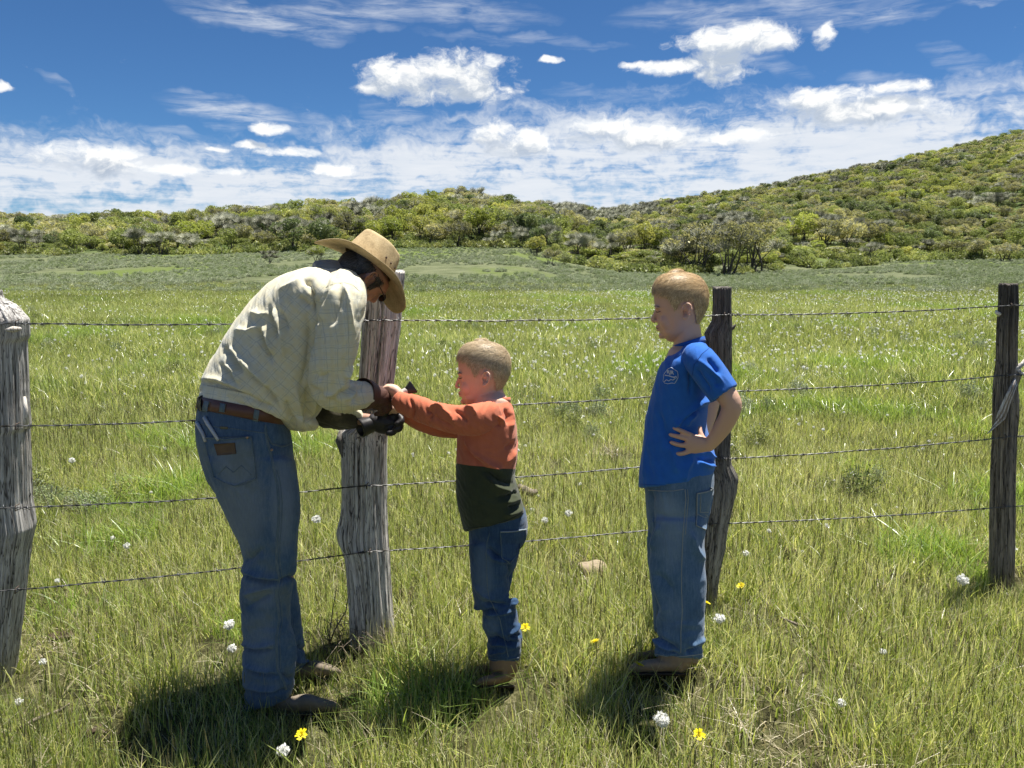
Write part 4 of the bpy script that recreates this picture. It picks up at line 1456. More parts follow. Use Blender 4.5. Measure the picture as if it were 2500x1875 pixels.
def head_rings(grow=0.0, rows=HEAD_ROWS):
    out = []
    for (y, f, b, hw) in rows:
        out.append(dict(c=np.array([(f + b) / 2, y, 0.0]), a=(b - f) / 2 + grow, b=hw + grow, p=2.25, S=np.array([1., 0, 0])))
    return out


def head_prims(kid=True, nose=1.0, jaw=0.0, rows=HEAD_ROWS):
    P = [loft(head_rings(0, rows), 36, (0.5, 0.5), 2, front=.26)]
    P.append(loft([Rg(1600, 754, 0, 3.5, 6), Rg(1596.5, 765, 0, 4.5, 6.5), Rg(1592.5 - 3 * (nose - 1), 776, 0, 5.4 * nose, 7.4 * nose), Rg(1596, 783, 0, 4.6 * nose, 7.4 * nose)], 14, (1, 1), 3))
    P.append(ball(1591.5 - 5 * (nose - 1), 779.5, 0, 5.2 * nose, 4.6 * nose, 6.2 * nose))
    for s in (-1, 1):
        P.append(ball(1601.5, 782.5, s * 7.2 * nose, 4.6, 3.6, 3.6))
        P.append(ball(1603, 747.5, s * 18, 7, 4, 15))            # brow
        P.append(ball(1627, 784, s * 26, 18, 20, 15))            # cheek
        P.append(ball(1613, 758.5, s * 20, 8.5, 7.5, 10))        # eyeball under the lid
        P.append(ball(1640, 808, s * 22, 22, 11, 15))
    P.append(ball(1602.6, 795.8, 0, 4.6, 3.6, 12)); P.append(ball(1604.6, 803.4, 0, 4.6, 3.6, 10.5))
    P.append(ball(1614, 818, 0, 8.5, 8.5, 14))
    return P


def ear_prims(s=-1, cx=1676, cy=757, k=1.0):
    """outer rim, lobe and concha of one ear"""
    P = []
    path = [(-9, 4), (-9.5, -8), (-5, -17), (3, -19.5), (10, -15), (12.5, -5), (11, 6), (6, 14), (0, 19), (-5, 17), (-7, 11)]
    rad = [2.4, 2.6, 3.0, 3.1, 3.1, 3.0, 2.9, 3.0, 4.2, 4.0, 2.6]
    off = [0, -1, -3, -5, -7.5, -9, -8.5, -6.5, -4.5, -3, 0]
    P.append(loft([Rg(cx + x * k, cy + y * k, s * (55 - o * 1.25) , r_ * k, r_ * k) for (x, y), r_, o in zip(path, rad, off)], 10, (1, 1), 3))
    ap = [(6.5, -8), (4, 0), (4, 7), (0, 12)]
    P.append(loft([Rg(cx + x * k, cy + y * k, s * (58 + .5 * i), 2.2 * k, 2.2 * k) for i, (x, y) in enumerate(ap)], 8, (1, 1), 3))
    P.append(ball(cx + 2, cy - 1, s * 51.5, 11 * k, 17 * k, 4.5))
    return P


def fit_prims(prims, fit):
    return [(fit(V), F) for (V, F) in prims]


def carve(fit):
    """little hollows of the face, in fitted px coordinates"""
    pts = [(1606.5, 757, -19, 6, 3.0), (1606.5, 757, 19, 6, 3.0), (1603, 800, 0, 4, .7), (1607, 811, 0, 5, .8), (1601, 789, 0, 3, 1.2),
           (1672, 760, -55, 5.5, 6.0), (1672, 760, 55, 5.5, 6.0), (1597.5, 786, -5, 2.6, 2.6), (1597.5, 786, 5, 2.6, 2.6)]
    C = [(fit(np.array(p[:3]))[0], p[3] * fit.k, p[4] * fit.k) for p in pts]

    def f(rest, nr):
        d_ = np.zeros(len(rest))
        for c, r_, am in C:
            d_ -= am * np.exp(-(np.linalg.norm(rest - c, axis=1) / r_) ** 2)
        return d_
    return f


def hair_obj(fig, fit, hairline, mat, parent, grow=4.2, n=5200, length=20, thick=1.15, seed=5, whorl=(1712, 690), name='hair', lift=1.0, side_len=.55, tops=True, extra=(), rows=HEAD_ROWS):
    """scalp cap plus short flat strands combed away from the crown"""
    prims = [loft(head_rings(grow, rows), 40, (0.5, 0.5), 2, front=.24)]
    me0 = fig.solid(fit_prims(prims, fit) + list(extra), .0032, 2)
    nv = len(me0.vertices); r_ = np.empty(nv * 3, np.float32); me0.attributes['rest'].data.foreach_get('vector', r_); rest = r_.reshape(-1, 3).astype(float)
    # inverse of the fit, back to profile coordinates
    def unfit(P):
        x, y = P[:, 0] - fit.t[0], P[:, 1] - fit.t[1]; c, s = math.cos(-fit.r), math.sin(-fit.r)
        x, y = x * c - y * s, x * s + y * c
        x = x * fit.m; q = P[:, 2] - fit.t[2]; c, s = math.cos(-fit.y), math.sin(-fit.y)
        x, q = x * c + q * s, -x * s + q * c
        return np.stack([x, y, q], 1) / fit.k + HC
    cn = unfit(rest)
    hl = np.array(hairline, float)
    from_poly = []

    def inside(x, y):
        j = len(hl) - 1; res = np.zeros(len(x), bool)
        for i in range(len(hl)):
            xi, yi = hl[i]; xj, yj = hl[j]
            cond = ((yi > y) != (yj > y)) & (x < (xj - xi) * (y - yi) / ((yj - yi) + 1e-9) + xi)
            res ^= cond; j = i
        return res
    # the forehead line bends back round the head: shift x forward with |q|
    xs_ = cn[:, 0] - 0.006 * np.clip(np.abs(cn[:, 2]) - 10, 0, 60) ** 1.5 * (cn[:, 1] < 735)
    ins = inside(cn[:, 0], cn[:, 1] + 1.5 * np.sin(cn[:, 0] * .9) + 1.2 * np.sin(cn[:, 2] * .7))
    bm = bmesh.new(); bm.from_mesh(me0)
    bm.verts.ensure_lookup_table()
    dele = [f for f in bm.faces if not all(ins[v.index] for v in f.verts)]
    bmesh.ops.delete(bm, geom=dele, context='FACES')
    me = bpy.data.meshes.new('hair'); bm.to_mesh(me); bm.free()
    # strands
    bm = bmesh.new(); bm.from_mesh(me); bmesh.ops.triangulate(bm, faces=bm.faces)
    V0 = np.array([tuple(v.co) for v in bm.verts]); N0 = np.array([tuple(v.normal) for v in bm.verts]); Tt = np.array([[v.index for v in f.verts] for f in bm.faces])
    bm.free()
    rs_ = np.random.default_rng(seed)
    A = np.linalg.norm(np.cross(V0[Tt[:, 1]] - V0[Tt[:, 0]], V0[Tt[:, 2]] - V0[Tt[:, 0]]), axis=1)
    pick = rs_.choice(len(Tt), n, p=A / A.sum()); w_ = rs_.dirichlet((1, 1, 1), n)
    P = (V0[Tt[pick]] * w_[:, :, None]).sum(1); Nn = (N0[Tt[pick]] * w_[:, :, None]).sum(1); Nn /= np.linalg.norm(Nn, axis=1)[:, None]
    pc = unfit(fig.inv(P))
    top = np.clip((722 - pc[:, 1]) / 20, 0, 1)
    # comb direction in profile space: on top from the whorl to the front, on the sides down
    w0 = np.array([whorl[0], whorl[1], 0.])
    away = pc - w0; away /= np.maximum(np.linalg.norm(away, axis=1)[:, None], 1e-6)
    down = np.stack([np.where(pc[:, 0] > 1690, .25, -.15), np.ones(n), np.zeros(n)], 1)
    fwd = np.stack([-np.ones(n), np.full(n, .25), np.sign(pc[:, 2]) * .25], 1)
    dcn = top[:, None] * (away * .4 + fwd * .8) + (1 - top[:, None]) * down + rs_.normal(0, .20, (n, 3))
    tipc = pc + dcn / np.linalg.norm(dcn, axis=1)[:, None] * 5
    dw = fig.W(fit(tipc)) - fig.W(fit(pc)); dw -= Nn * (dw * Nn).sum(1)[:, None]; dw /= np.maximum(np.linalg.norm(dw, axis=1)[:, None], 1e-9)
    L = length * fit.k * fig.s * rs_.uniform(.5, 1.1, n) * (side_len + (1 - side_len) * top)
    S = np.cross(dw, Nn); wd_ = thick * fig.s * fit.k
    Vs, Hs = [], []
    for k_ in range(4):
        t_ = k_ / 3
        lf = lift * fig.s * fit.k * (.5 + 5.5 * np.sin(t_ * 1.9) * (.25 + .75 * top)) + rs_.uniform(0, .6, n) * fig.s
        c = P + dw * (L * t_)[:, None] + Nn * lf[:, None] - Nn * ((L * t_) ** 2 * 4.2)[:, None]
        w2 = wd_ * (1 - t_ * .85)
        Vs += [c - S * w2, c + S * w2]; Hs += [np.full(n, t_)] * 2
    V = np.stack(Vs, 1).reshape(-1, 3); o = np.arange(n) * 8
    Q = np.concatenate([np.stack([o + 2 * k_, o + 2 * k_ + 1, o + 2 * k_ + 3, o + 2 * k_ + 2], 1) for k_ in range(3)])
    rr = np.repeat(rs_.uniform(0, 1, n), 8)
    # join cap and strands
    nb = len(V0)
    V = np.concatenate([V0, V]); T2 = np.concatenate([Q[:, [0, 1, 2]], Q[:, [0, 2, 3]]]) + nb
    me = mesh_fast(name, V, np.concatenate([Tt, T2]), True)
    fattr(me, 'rnd', np.concatenate([np.full(nb, .25), rr]))
    ob = link(name, me, mat, parent)
    bpy.data.meshes.remove(me0)
    return ob


def hair_mat(name, stops, rough=.45):
    m_, t, out = material(name)
    a = t.new('ShaderNodeAttribute'); a.attribute_name = 'rnd'
    co = t.new('ShaderNodeNewGeometry').outputs['Position']
    f = t.m('ADD', t.m('MULTIPLY', a.outputs['Fac'], .6), t.m('MULTIPLY', t.noise(co, 40, 3), .4))
    c = t.ramp(f, stops)
    b = principled(t, out, c, rough, .4)
    return m_


def surf_pts(fig, bvh, pts, lift=1.0, q0=-420):
    """drop px points onto a garment along the sight plane of the figure; lift in px"""
    out = []
    for (x, y) in pts:
        a = Vector(fig.W([(x, y, q0)])[0]); b = Vector(fig.W([(x, y, 200)])[0])
        hit = bvh.ray_cast(a, (b - a).normalized())
        if hit[0] is None:
            hit = bvh.find_nearest(Vector(fig.W([(x, y, -60)])[0]))
        out.append((hit[0] + hit[1] * lift * fig.s, hit[1]))
    return out


def patch(name, fig, bvh, outline, mat, parent, lift=1.6, n=12, label=None, sag=0.0, skirt=2.0):
    """quad patch (tl, tr, br, bl) laid on a garment with a small thickness"""
    tl, tr, br, bl = [np.array(p, float) for p in outline]
    V, F = [], []
    for i in range(n + 1):
        for j in range(n + 1):
            u, v_ = j / n, i / n
            p = (tl * (1 - u) + tr * u) * (1 - v_) + (bl * (1 - u) + br * u) * v_
            p[1] += sag * math.sin(u * PI) * v_
            V.append(tuple(p))
    pts = surf_pts(fig, bvh, V, lift)
    VV = [tuple(p) for p, _ in pts]
    F = [(i * (n + 1) + j, i * (n + 1) + j + 1, (i + 1) * (n + 1) + j + 1, (i + 1) * (n + 1) + j) for i in range(n) for j in range(n)]
    rim = [j for j in range(n + 1)] + [i * (n + 1) + n for i in range(1, n + 1)] + [n * (n + 1) + j for j in range(n - 1, -1, -1)] + [i * (n + 1) for i in range(n - 1, 0, -1)]
    b0 = len(VV)
    for i in rim: VV.append(tuple(pts[i][0] - pts[i][1] * (lift + skirt) * fig.s))
    m_ = len(rim)
    for k_ in range(m_): F.append((rim[k_], rim[(k_ + 1) % m_], b0 + (k_ + 1) % m_, b0 + k_))
    me = mesh_np(name, VV, F, True)
    fattr(me, 'rest', [(*V[i], 0) for i in range(len(V))] + [(*V[i], 0) for i in rim], 'FLOAT_VECTOR')
    o = link(name, me, mat, parent)
    if label: o['label'] = label
    return o


def line_on(name, fig, bvh, pl, mat, parent, rad=1.2, lift=.6, step=5, sides=6, label=None, dashed=False):
    pts = []
    for i in range(len(pl) - 1):
        a, b = np.array(pl[i], float), np.array(pl[i + 1], float); m_ = max(1, int(np.linalg.norm(b - a) / step))
        pts += [tuple(a + (b - a) * k_ / m_) for k_ in range(m_)]
    pts.append(tuple(pl[-1]))
    sp_ = surf_pts(fig, bvh, pts, lift)
    V, Q = tube([p for p, _ in sp_], rad * fig.s, sides)
    me = mesh_fast(name, V, Q, True)
    fattr(me, 'rest', fig.inv(V), 'FLOAT_VECTOR')
    o = link(name, me, mat, parent)
    if label: o['label'] = label
    return o


def band(fig, rings, h, thick, n=56):
    """closed strap round an elliptical section; rings: centre, S dir, a, b -> single ring extruded along its normal"""
    c, S, a, b, p = rings
    S = np.array(S, float); S /= np.linalg.norm(S); U = np.array([S[1], -S[0], 0.])      # up
    th = np.linspace(0, 2 * PI, n, endpoint=False); e = 2 / p
    ct = np.sign(np.cos(th)) * np.abs(np.cos(th)) ** e; st = np.sign(np.sin(th)) * np.abs(np.sin(th)) ** e
    V = []
    for (o_, u_) in ((0, -h), (thick, -h * .9), (thick, h * .9), (0, h)):
        V.append(np.array(c)[None] + S[None] * ((a + o_) * ct)[:, None] + np.array([0, 0, 1.])[None] * ((b + o_) * st)[:, None] + U[None] * u_)
    V = np.concatenate(V); F = []
    for k_ in range(4):
        for j in range(n):
            F.append((k_ * n + j, k_ * n + (j + 1) % n, ((k_ + 1) % 4) * n + (j + 1) % n, ((k_ + 1) % 4) * n + j))
    return V, F


def raw_mesh(fig, name, V, F, smooth=True):
    me = mesh_np(name, fig.W(V), F, smooth); fattr(me, 'rest', V, 'FLOAT_VECTOR')
    return me


def boot(fig, name, rings, mat, smat, parent, sole_y, q, toe, label=None):
    """upper grown from rings, with a flat sole and a heel block under it as sub-parts"""
    me = fig.solid([loft(rings, 24, (.8, .9), 3)], .0035, 2, lambda r_, nr: crumple(r_, 80, 30, 9, .9, 3))
    o = fig.part(name, me, mat, parent, label)
    pr = loft([Rg(x, sole_y, q + dq, 4.2, w_, 2.6) for x, w_, dq in toe], 20, (.2, 1), 3)
    V, F = pr
    ms = raw_mesh(fig, 'sole', V, F)
    link('sole', ms, smat, o)
    return o


m_boot = simple_mat('suede_boot_leather', (.20, .165, .125), .85, .15, .3, 30)
m_boot_dark = simple_mat('dark_boot_leather', (.10, .085, .07), .8, .15, .3, 30)
m_sole = simple_mat('boot_sole', (.05, .04, .035), .8, .2)
m_rivet = simple_mat('copper_rivet', (.45, .30, .2), .4, .6, metallic=.8)
m_dark = simple_mat('dark_skin_line', (.045, .025, .02), .7, .2)
m_lip = simple_mat('lip_skin', (.36, .14, .11), .5, .3, .1)
# ================================================================== the man
M = Fig(2.30)
man = empty('person', (float(M.W([(650, 1740, 0)])[0][0]), 2.30, 0))
tag(man, 'person in tan wide brimmed hat and pale checked shirt bending over a post', 'person')


def c1(x, y): return (x / 3.016 + 450, y / 3.016 + 530)          # reading coordinates of two enlargements
def c2(x, y): return (x / 1.897 + 440, y / 1.897 + 1000)


DEN1 = cloth('worn_blue_denim', denim_col((.028, .060, .118), (.062, .110, .180), (.14, .19, .25), (.25, .28, .30), dirt=(.10, .12, .105),
             worn_spots=[(590, 1240, 70, 130, .45), (690, 1230, 35, 130, .45), (575, 1120, 60, 55, .45), (640, 1450, 50, 40, .35), (640, 1560, 40, 90, .25)]), .9, .6)


def plaid(t, r_, ang, ox=0.0, sp_=.285):
    """thin grey blue window checks with soft yellow bands on cream"""
    rt = t.new('ShaderNodeVectorRotate', rotation_type='Z_AXIS'); t.put(rt.inputs['Vector'], r_); rt.inputs['Angle'].default_value = R(ang)
    wv = t.v('SCALE', t.v('SUBTRACT', t.noise(r_, 1.3, 3, color=True), (.5, .5, .5)), None, scale=.22)
    x, y, z = t.sep(t.v('ADD', rt.outputs[0], wv))
    n = t.noise(r_, 1.4, 5, .6); nf = t.noise(r_, 14, 3, .6)
    lines = None
    for ax in (x, y):
        for (o_, w_, k) in ((0, .010, .34), (.055, .007, .2)):
            f = t.m('ABSOLUTE', t.m('SUBTRACT', t.m('FRACT', t.m('DIVIDE', t.m('ADD', ax, 50 + ox + o_), sp_)), .5))
            l_ = t.m('MULTIPLY', t.smooth(f, w_ / sp_ * 1.9, w_ / sp_ * .4), k)
            lines = l_ if lines is None else t.m('MAXIMUM', lines, l_)
    yb = None
    for ax in (x, y):
        f = t.m('ABSOLUTE', t.m('SUBTRACT', t.m('FRACT', t.m('DIVIDE', t.m('ADD', ax, 50.14 + ox), sp_)), .5))
        l_ = t.smooth(f, .26, .08); yb = l_ if yb is None else t.m('MAXIMUM', yb, l_)
    c = t.mix(t.m('MULTIPLY', yb, .42), (.71, .68, .54, 1), (.70, .61, .37, 1))
    c = t.mix(t.m('MULTIPLY', t.smooth(n, .5, .72), .35), c, (.64, .53, .28, 1))        # sweat and dust stains
    c = t.mix(t.m('MULTIPLY', lines, t.smooth(nf, .2, .55)), c, (.25, .28, .30, 1))
    return c


SH_T = cloth('checked_shirt_cotton', lambda t, r_: plaid(t, r_, 46), .9, .4, trans=.12)
SH_S = cloth('checked_sleeve_cotton', lambda t, r_: plaid(t, r_, 4, .1), .9, .4, trans=.12)
SH_W = cloth('checked_waist_cotton', lambda t, r_: plaid(t, r_, -8, .05), .9, .4)
SKIN_M = skin_mat('sunburnt_skin', (.40, .235, .175), (.50, .26, .20))

# --- body (mostly under the clothes)
FM = Fit((906, 658, 0), .97, True, 60, 24)
ROWS_M = [r_ for r_ in HEAD_ROWS if r_[0] >= 738]
pr = fit_prims(head_prims(nose=1.25, rows=ROWS_M) + ear_prims(-1) + ear_prims(1), FM)
pr.append(loft([Rg(895, 668, 6, 42, 44), Rg(860, 685, 4, 48, 52), Rg(800, 715, 0, 62, 80), Rg(760, 740, 0, 80, 120)], 24))
pr.append(loft([Rg(770, 745, 0, 78, 130), Rg(700, 810, 0, 88, 120), Rg(640, 900, 0, 85, 105), Rg(600, 1000, 0, 84, 100), Rg(600, 1090, 0, 88, 108)], 24))
for sg, q0 in ((-1, -62), (1, 62)):
    dx = 0 if sg < 0 else 22
    pr.append(loft([Rg(600, 1090, q0, 62, 50), Rg(645 + dx, 1380, q0 * 1.1, 44, 40), Rg(655 + dx * 2, 1560 - (40 if sg > 0 else 0), q0 * 1.2, 38, 36), Rg(660 + dx * 1.9, 1700 - (72 if sg > 0 else 0), q0 * 1.25, 24, 24)], 20))
pr.append(loft([Rg(800, 730, -110, 42, 42), Rg(815, 800, -135, 40, 40), Rg(800, 900, -130, 34, 34), Rg(822, 955, -100, 30, 30), Rg(865, 962, -30, 22, 24), Rg(905, 968, 20, 18, 22), Rg(930, 974, 40, 15, 22)], 18))
pr.append(loft([Rg(800, 740, 110, 34, 36), Rg(796, 860, 140, 30, 30), Rg(800, 985, 135, 30, 30), Rg(855, 1018, 105, 17, 18), Rg(895, 1024, 92, 14.5, 17), Rg(930, 1028, 88, 14, 20)], 18))
cv = carve(FM)
me = M.solid(pr, .0032, 2, lambda r_, nr: cv(r_, nr))
fe = FM(np.array([[1620., 785, -30], [1600, 778, 0], [1676, 757, -55]]))
rest_flush(me, [(fe[0][0], fe[0][1], 26, 26, .5), (fe[1][0], fe[1][1], 16, 16, .5), (fe[2][0], fe[2][1], 16, 16, .9)])
m_body = M.part('body', me, SKIN_M, man)

# --- jeans
jr = [loft([R2((484, 986), (700, 1026), 0, 122), R2((477, 1030), (712, 1068), 0, 130), R2((479, 1080), (716, 1105), 0, 134), R2((490, 1130), (719, 1140), 0, 130), R2((505, 1175), (716, 1172), 0, 110)], 40, (.2, .5), 3),
      loft([R2((497, 1120), (721, 1125), -58, 76), R2((524, 1195), (731, 1200), -64, 75), R2((553, 1253), (733, 1253), -68, 70), R2((581, 1316), (727, 1316), -71, 64), R2((592, 1364), (725, 1369), -73, 60), R2((588, 1406), (720, 1409), -74, 58),
            R2((585, 1453), (709, 1459), -76, 56), R2((589, 1506), (709, 1510), -77, 56), R2((594, 1569), (714, 1560), -78, 57), R2((592, 1633), (719, 1622), -79, 58), R2((597, 1690), (719, 1672), -80, 57), R2((600, 1736), (706, 1712), -80, 52)], 32, (.4, .05), 3),
      loft([R2((500, 1120), (716, 1125), 58, 76), R2((545, 1195), (722, 1200), 64, 72), R2((585, 1260), (722, 1260), 68, 66), R2((620, 1330), (726, 1330), 70, 58), R2((636, 1400), (722, 1400), 70, 54), R2((648, 1474), (730, 1474), 70, 52),
            R2((655, 1550), (740, 1550), 70, 52), R2((658, 1600), (746, 1600), 70, 52), R2((662, 1655), (740, 1640), 70, 48)], 28, (.4, .05), 3)]
jf = [([c2(275, 765), c2(360, 790), c2(460, 802)], 6, -7), ([c2(285, 745), c2(370, 770), c2(455, 780)], 7, 6), ([c2(290, 705), c2(330, 690), c2(390, 640)], 8, -5),
      ([c2(455, 800), c2(500, 785), c2(545, 768)], 6, -6), ([c2(290, 860), c2(350, 840), c2(430, 815)], 7, 4), ([c2(300, 920), c2(370, 880), c2(430, 850)], 7, -4),
      ([c2(285, 1085), c2(350, 1100), c2(430, 1085)], 6, 5), ([c2(290, 1105), c2(350, 1120), c2(430, 1110)], 5, -6), ([c2(292, 1180), c2(360, 1205), c2(430, 1215)], 6, 5),
      ([c2(292, 1200), c2(360, 1225), c2(450, 1235)], 5, -6), ([c2(300, 1275), c2(380, 1295), c2(470, 1290)], 6, 6), ([c2(300, 1300), c2(380, 1315), c2(500, 1300)], 5, -6),
      ([c2(470, 1225), c2(500, 1245), c2(530, 1240)], 5, -5), ([c2(500, 1010), c2(520, 1100), c2(525, 1180)], 7, 3), ([c2(160, 370), c2(215, 480), c2(280, 620)], 9, 3),
      ([c2(395, 110), c2(430, 160), c2(500, 165)], 6, -3), ([c2(540, 1090), c2(565, 1110), c2(580, 1100)], 5, -5), ([c2(535, 1160), c2(560, 1170), c2(585, 1160)], 5, 5)]
me = M.solid(jr, .004, 3, lambda r_, nr: folds(r_, nr, jf, True) * (.8 + .5 * np.clip((r_[:, 1] - 1330) / 80, 0, 1)) + crumple(r_, 12, 80, 30, 1.5, 4) * (.3 + 1.5 * np.clip((r_[:, 1] - 1350) / 80, 0, 1)) + crumple(r_, 70, 90, 26, 1.0, 8))
jeans = M.part('jeans', me, DEN1, man)
JB = bvh_of(me)
m_stitch = cloth('denim_seam', denim_col((.05, .085, .12), (.10, .14, .17), (.18, .21, .22), (.2, .2, .2)), .9)
seam = [c2(392, 75), c2(398, 130), c2(418, 200), c2(436, 280), c2(450, 350), c2(457, 430), c2(455, 520), c2(447, 620), c2(446, 700), c2(458, 785), c2(445, 850), c2(452, 910), c2(458, 980), c2(445, 1050), c2(448, 1130), c2(450, 1200), c2(480, 1260), c2(490, 1295)]
line_on('seam', M, JB, seam, m_stitch, jeans, 3.2, -.6, 6)
line_on('stitching', M, JB, [(x + 8, y) for x, y in seam[3:-2]], m_stitch, jeans, .9, .2, 6)
pk = patch('back_pocket', M, JB, (c2(112, 128), c2(328, 122), c2(352, 318), c2(162, 312)), DEN1, jeans, 2.4, 12, sag=20)
line_on('hem', M, JB, [c2(112, 128), c2(218, 137), c2(328, 124)], m_stitch, pk, 2.0, 3.0, 6)
line_on('stitching', M, JB, [c2(328, 124), c2(342, 220), c2(352, 318), c2(300, 335), c2(257, 352), c2(205, 335), c2(162, 312), c2(135, 220), c2(112, 128)], m_stitch, pk, 1.5, 2.6, 6)
line_on('stitching', M, JB, [c2(180, 300), c2(215, 262), c2(250, 290), c2(285, 258), c2(330, 300)], m_stitch, pk, .9, 2.6, 6)
m_leather_patch = simple_mat('leather_patch', (.12, .075, .045), .7, .3, .2)
patch('leather_patch', M, JB, (c2(163, 158), c2(256, 152), c2(262, 202), c2(178, 210)), m_leather_patch, pk, 4.5, 4)
for p in (c2(313, 128), c2(119, 133), c2(419, 186)):
    w_, nn = surf_pts(M, JB, [p], 4.2)[0]
    V, F = ball(0, 0, 0, 1, 1, 1, n=8)
    me = mesh_np('rivet', np.array(V) * .0042 + np.array(tuple(w_)), F, True); link('rivet', me, m_rivet, jeans)
line_on('front_pocket_edge', M, JB, [c2(392, 70), c2(400, 120), c2(425, 160), c2(470, 172), c2(512, 158)], m_stitch, jeans, 2.2, .3, 5)
line_on('waistband_seam', M, JB, [c2(80, 62), c2(160, 78), c2(250, 88), c2(390, 108)], m_stitch, jeans, 1.3, .2, 6)
line_on('hem', M, JB, [(597, 1728), (640, 1738), (703, 1712)], m_stitch, jeans, 2.0, .2, 6)
m_lab = simple_mat('woven_label', (.14, .12, .06), .8, .2, .2)
patch('waist_label', M, JB, (c2(186, 78), c2(222, 80), c2(221, 91), c2(186, 89)), m_lab, jeans, 1.4, 3)

# --- belt and loops
m_belt = simple_mat('brown_belt_leather', (.105, .042, .028), .45, .45, .35, 25, bump=.3)
V, F = band(M, ((592, 1004, 0), (218, 42, 0), 110, 126, 2.3), 16, 5)
belt = M.part('belt', raw_mesh(M, 'belt', V, F), m_belt, man)
bw = bvh_of(belt.data)
for (x, y, tx) in ((c1(165, 1400)[0], c1(165, 1375)[1], 10), (c1(280, 1410)[0], c1(280, 1418)[1], 4), (c1(525, 1480)[0], c1(525, 1478)[1], 4)):
    patch('belt_loop', M, bw, ((x - 4 + tx * .6, y - 26), (x + 8 + tx * .6, y - 24), (x + 5 - tx * .6, y + 27), (x - 8 - tx * .6, y + 25)), m_stitch, belt, 2.5, 5)
m_black = simple_mat('black_leather', (.02, .018, .018), .5, .4, .3)
patch('belt_sheath', M, bw, ((486, 962), (494, 958), (494, 1000), (484, 1003)), m_black, belt, 4, 4)

# --- shirt
tr = [loft([R2((489, 962), (706, 1010), 0, 124), R2((491, 935), (733, 1046), 0, 132), R2((503, 900), (775, 1012), 0, 138), R2((533, 848), (806, 965), 0, 142), R2((559, 805), (826, 915), 0, 146), R2((604, 744), (846, 850), 0, 152),
            R2((652, 694), (860, 800), 0, 158), R2((706, 665), (872, 762), 0, 158), R2((758, 652), (882, 728), 0, 132), R2((800, 650), (880, 706), 0, 84)], 44, (.1, .3), 3),
      loft([Rg(690, 990, -10, 40, 110), Rg(722, 1020, -10, 34, 90), Rg(745, 1030, 0, 20, 70)], 20, (1, 1), 2)]
tf = [([c1(860, 455), c1(915, 480), c1(945, 560), c1(962, 650), c1(965, 700)], 7, -13), ([c1(900, 460), c1(960, 560), c1(975, 640)], 6, 6),
      ([c1(845, 580), c1(880, 620), c1(930, 670)], 6, -7), ([c1(620, 670), c1(640, 760), c1(690, 900)], 7, -9), ([c1(660, 670), c1(690, 760), c1(730, 900), c1(735, 1040)], 8, 8),
      ([c1(705, 690), c1(735, 760), c1(762, 835)], 6, -6), ([c1(550, 820), c1(580, 920), c1(650, 1080)], 7, -9), ([c1(580, 800), c1(610, 900), c1(650, 1020)], 6, 7),
      ([c1(430, 1040), c1(500, 1120), c1(570, 1200), c1(610, 1280)], 9, 9), ([c1(460, 1130), c1(540, 1200), c1(600, 1260), c1(650, 1330), c1(700, 1420)], 6, -9),
      ([c1(290, 960), c1(350, 1020), c1(425, 1140)], 8, -8), ([c1(330, 950), c1(390, 1020), c1(440, 1100)], 7, 6), ([c1(300, 1080), c1(370, 1130), c1(410, 1225)], 7, 6), ([c1(260, 1080), c1(330, 1140), c1(400, 1240)], 5, -5),
      ([c1(130, 1215), c1(250, 1235), c1(400, 1290), c1(560, 1370), c1(690, 1430)], 5, -7), ([c1(140, 1190), c1(250, 1200), c1(350, 1230), c1(450, 1290)], 8, 6),
      ([c1(900, 700), c1(920, 900), c1(900, 1100), c1(860, 1250)], 8, -5), ([c1(820, 1250), c1(850, 1400), c1(870, 1560)], 7, 7), ([c1(900, 1250), c1(910, 1400), c1(880, 1540)], 7, -6),
      ([c1(960, 1250), c1(950, 1380), c1(930, 1500)], 7, 6), ([c1(750, 1350), c1(780, 1450), c1(820, 1560)], 6, -6), ([c1(480, 700), c1(560, 720), c1(640, 700)], 7, 4), ([c1(380, 830), c1(470, 840), c1(560, 800)], 7, 4),
      ([c1(700, 540), c1(800, 500), c1(900, 440)], 7, 4), ([c1(1000, 370), c1(1090, 400), c1(1150, 450)], 4, -4)]
me = M.solid(tr, .0038, 2, lambda r_, nr: folds(r_, nr, tf) + crumple(r_, 62, 120, 28, 1.7, 12) + crumple(r_, 40, 50, 12, 1.0, 14))
shirt = M.part('shirt', me, SH_T, man)
SB = bvh_of(me)
V, F = band(M, ((595, 985, 0), (218, 44, 0), 109, 126, 2.3), 26, 2)
shirt_waist = link('shirt_tail', raw_mesh(M, 'shirt_tail', V, F), SH_W, shirt)
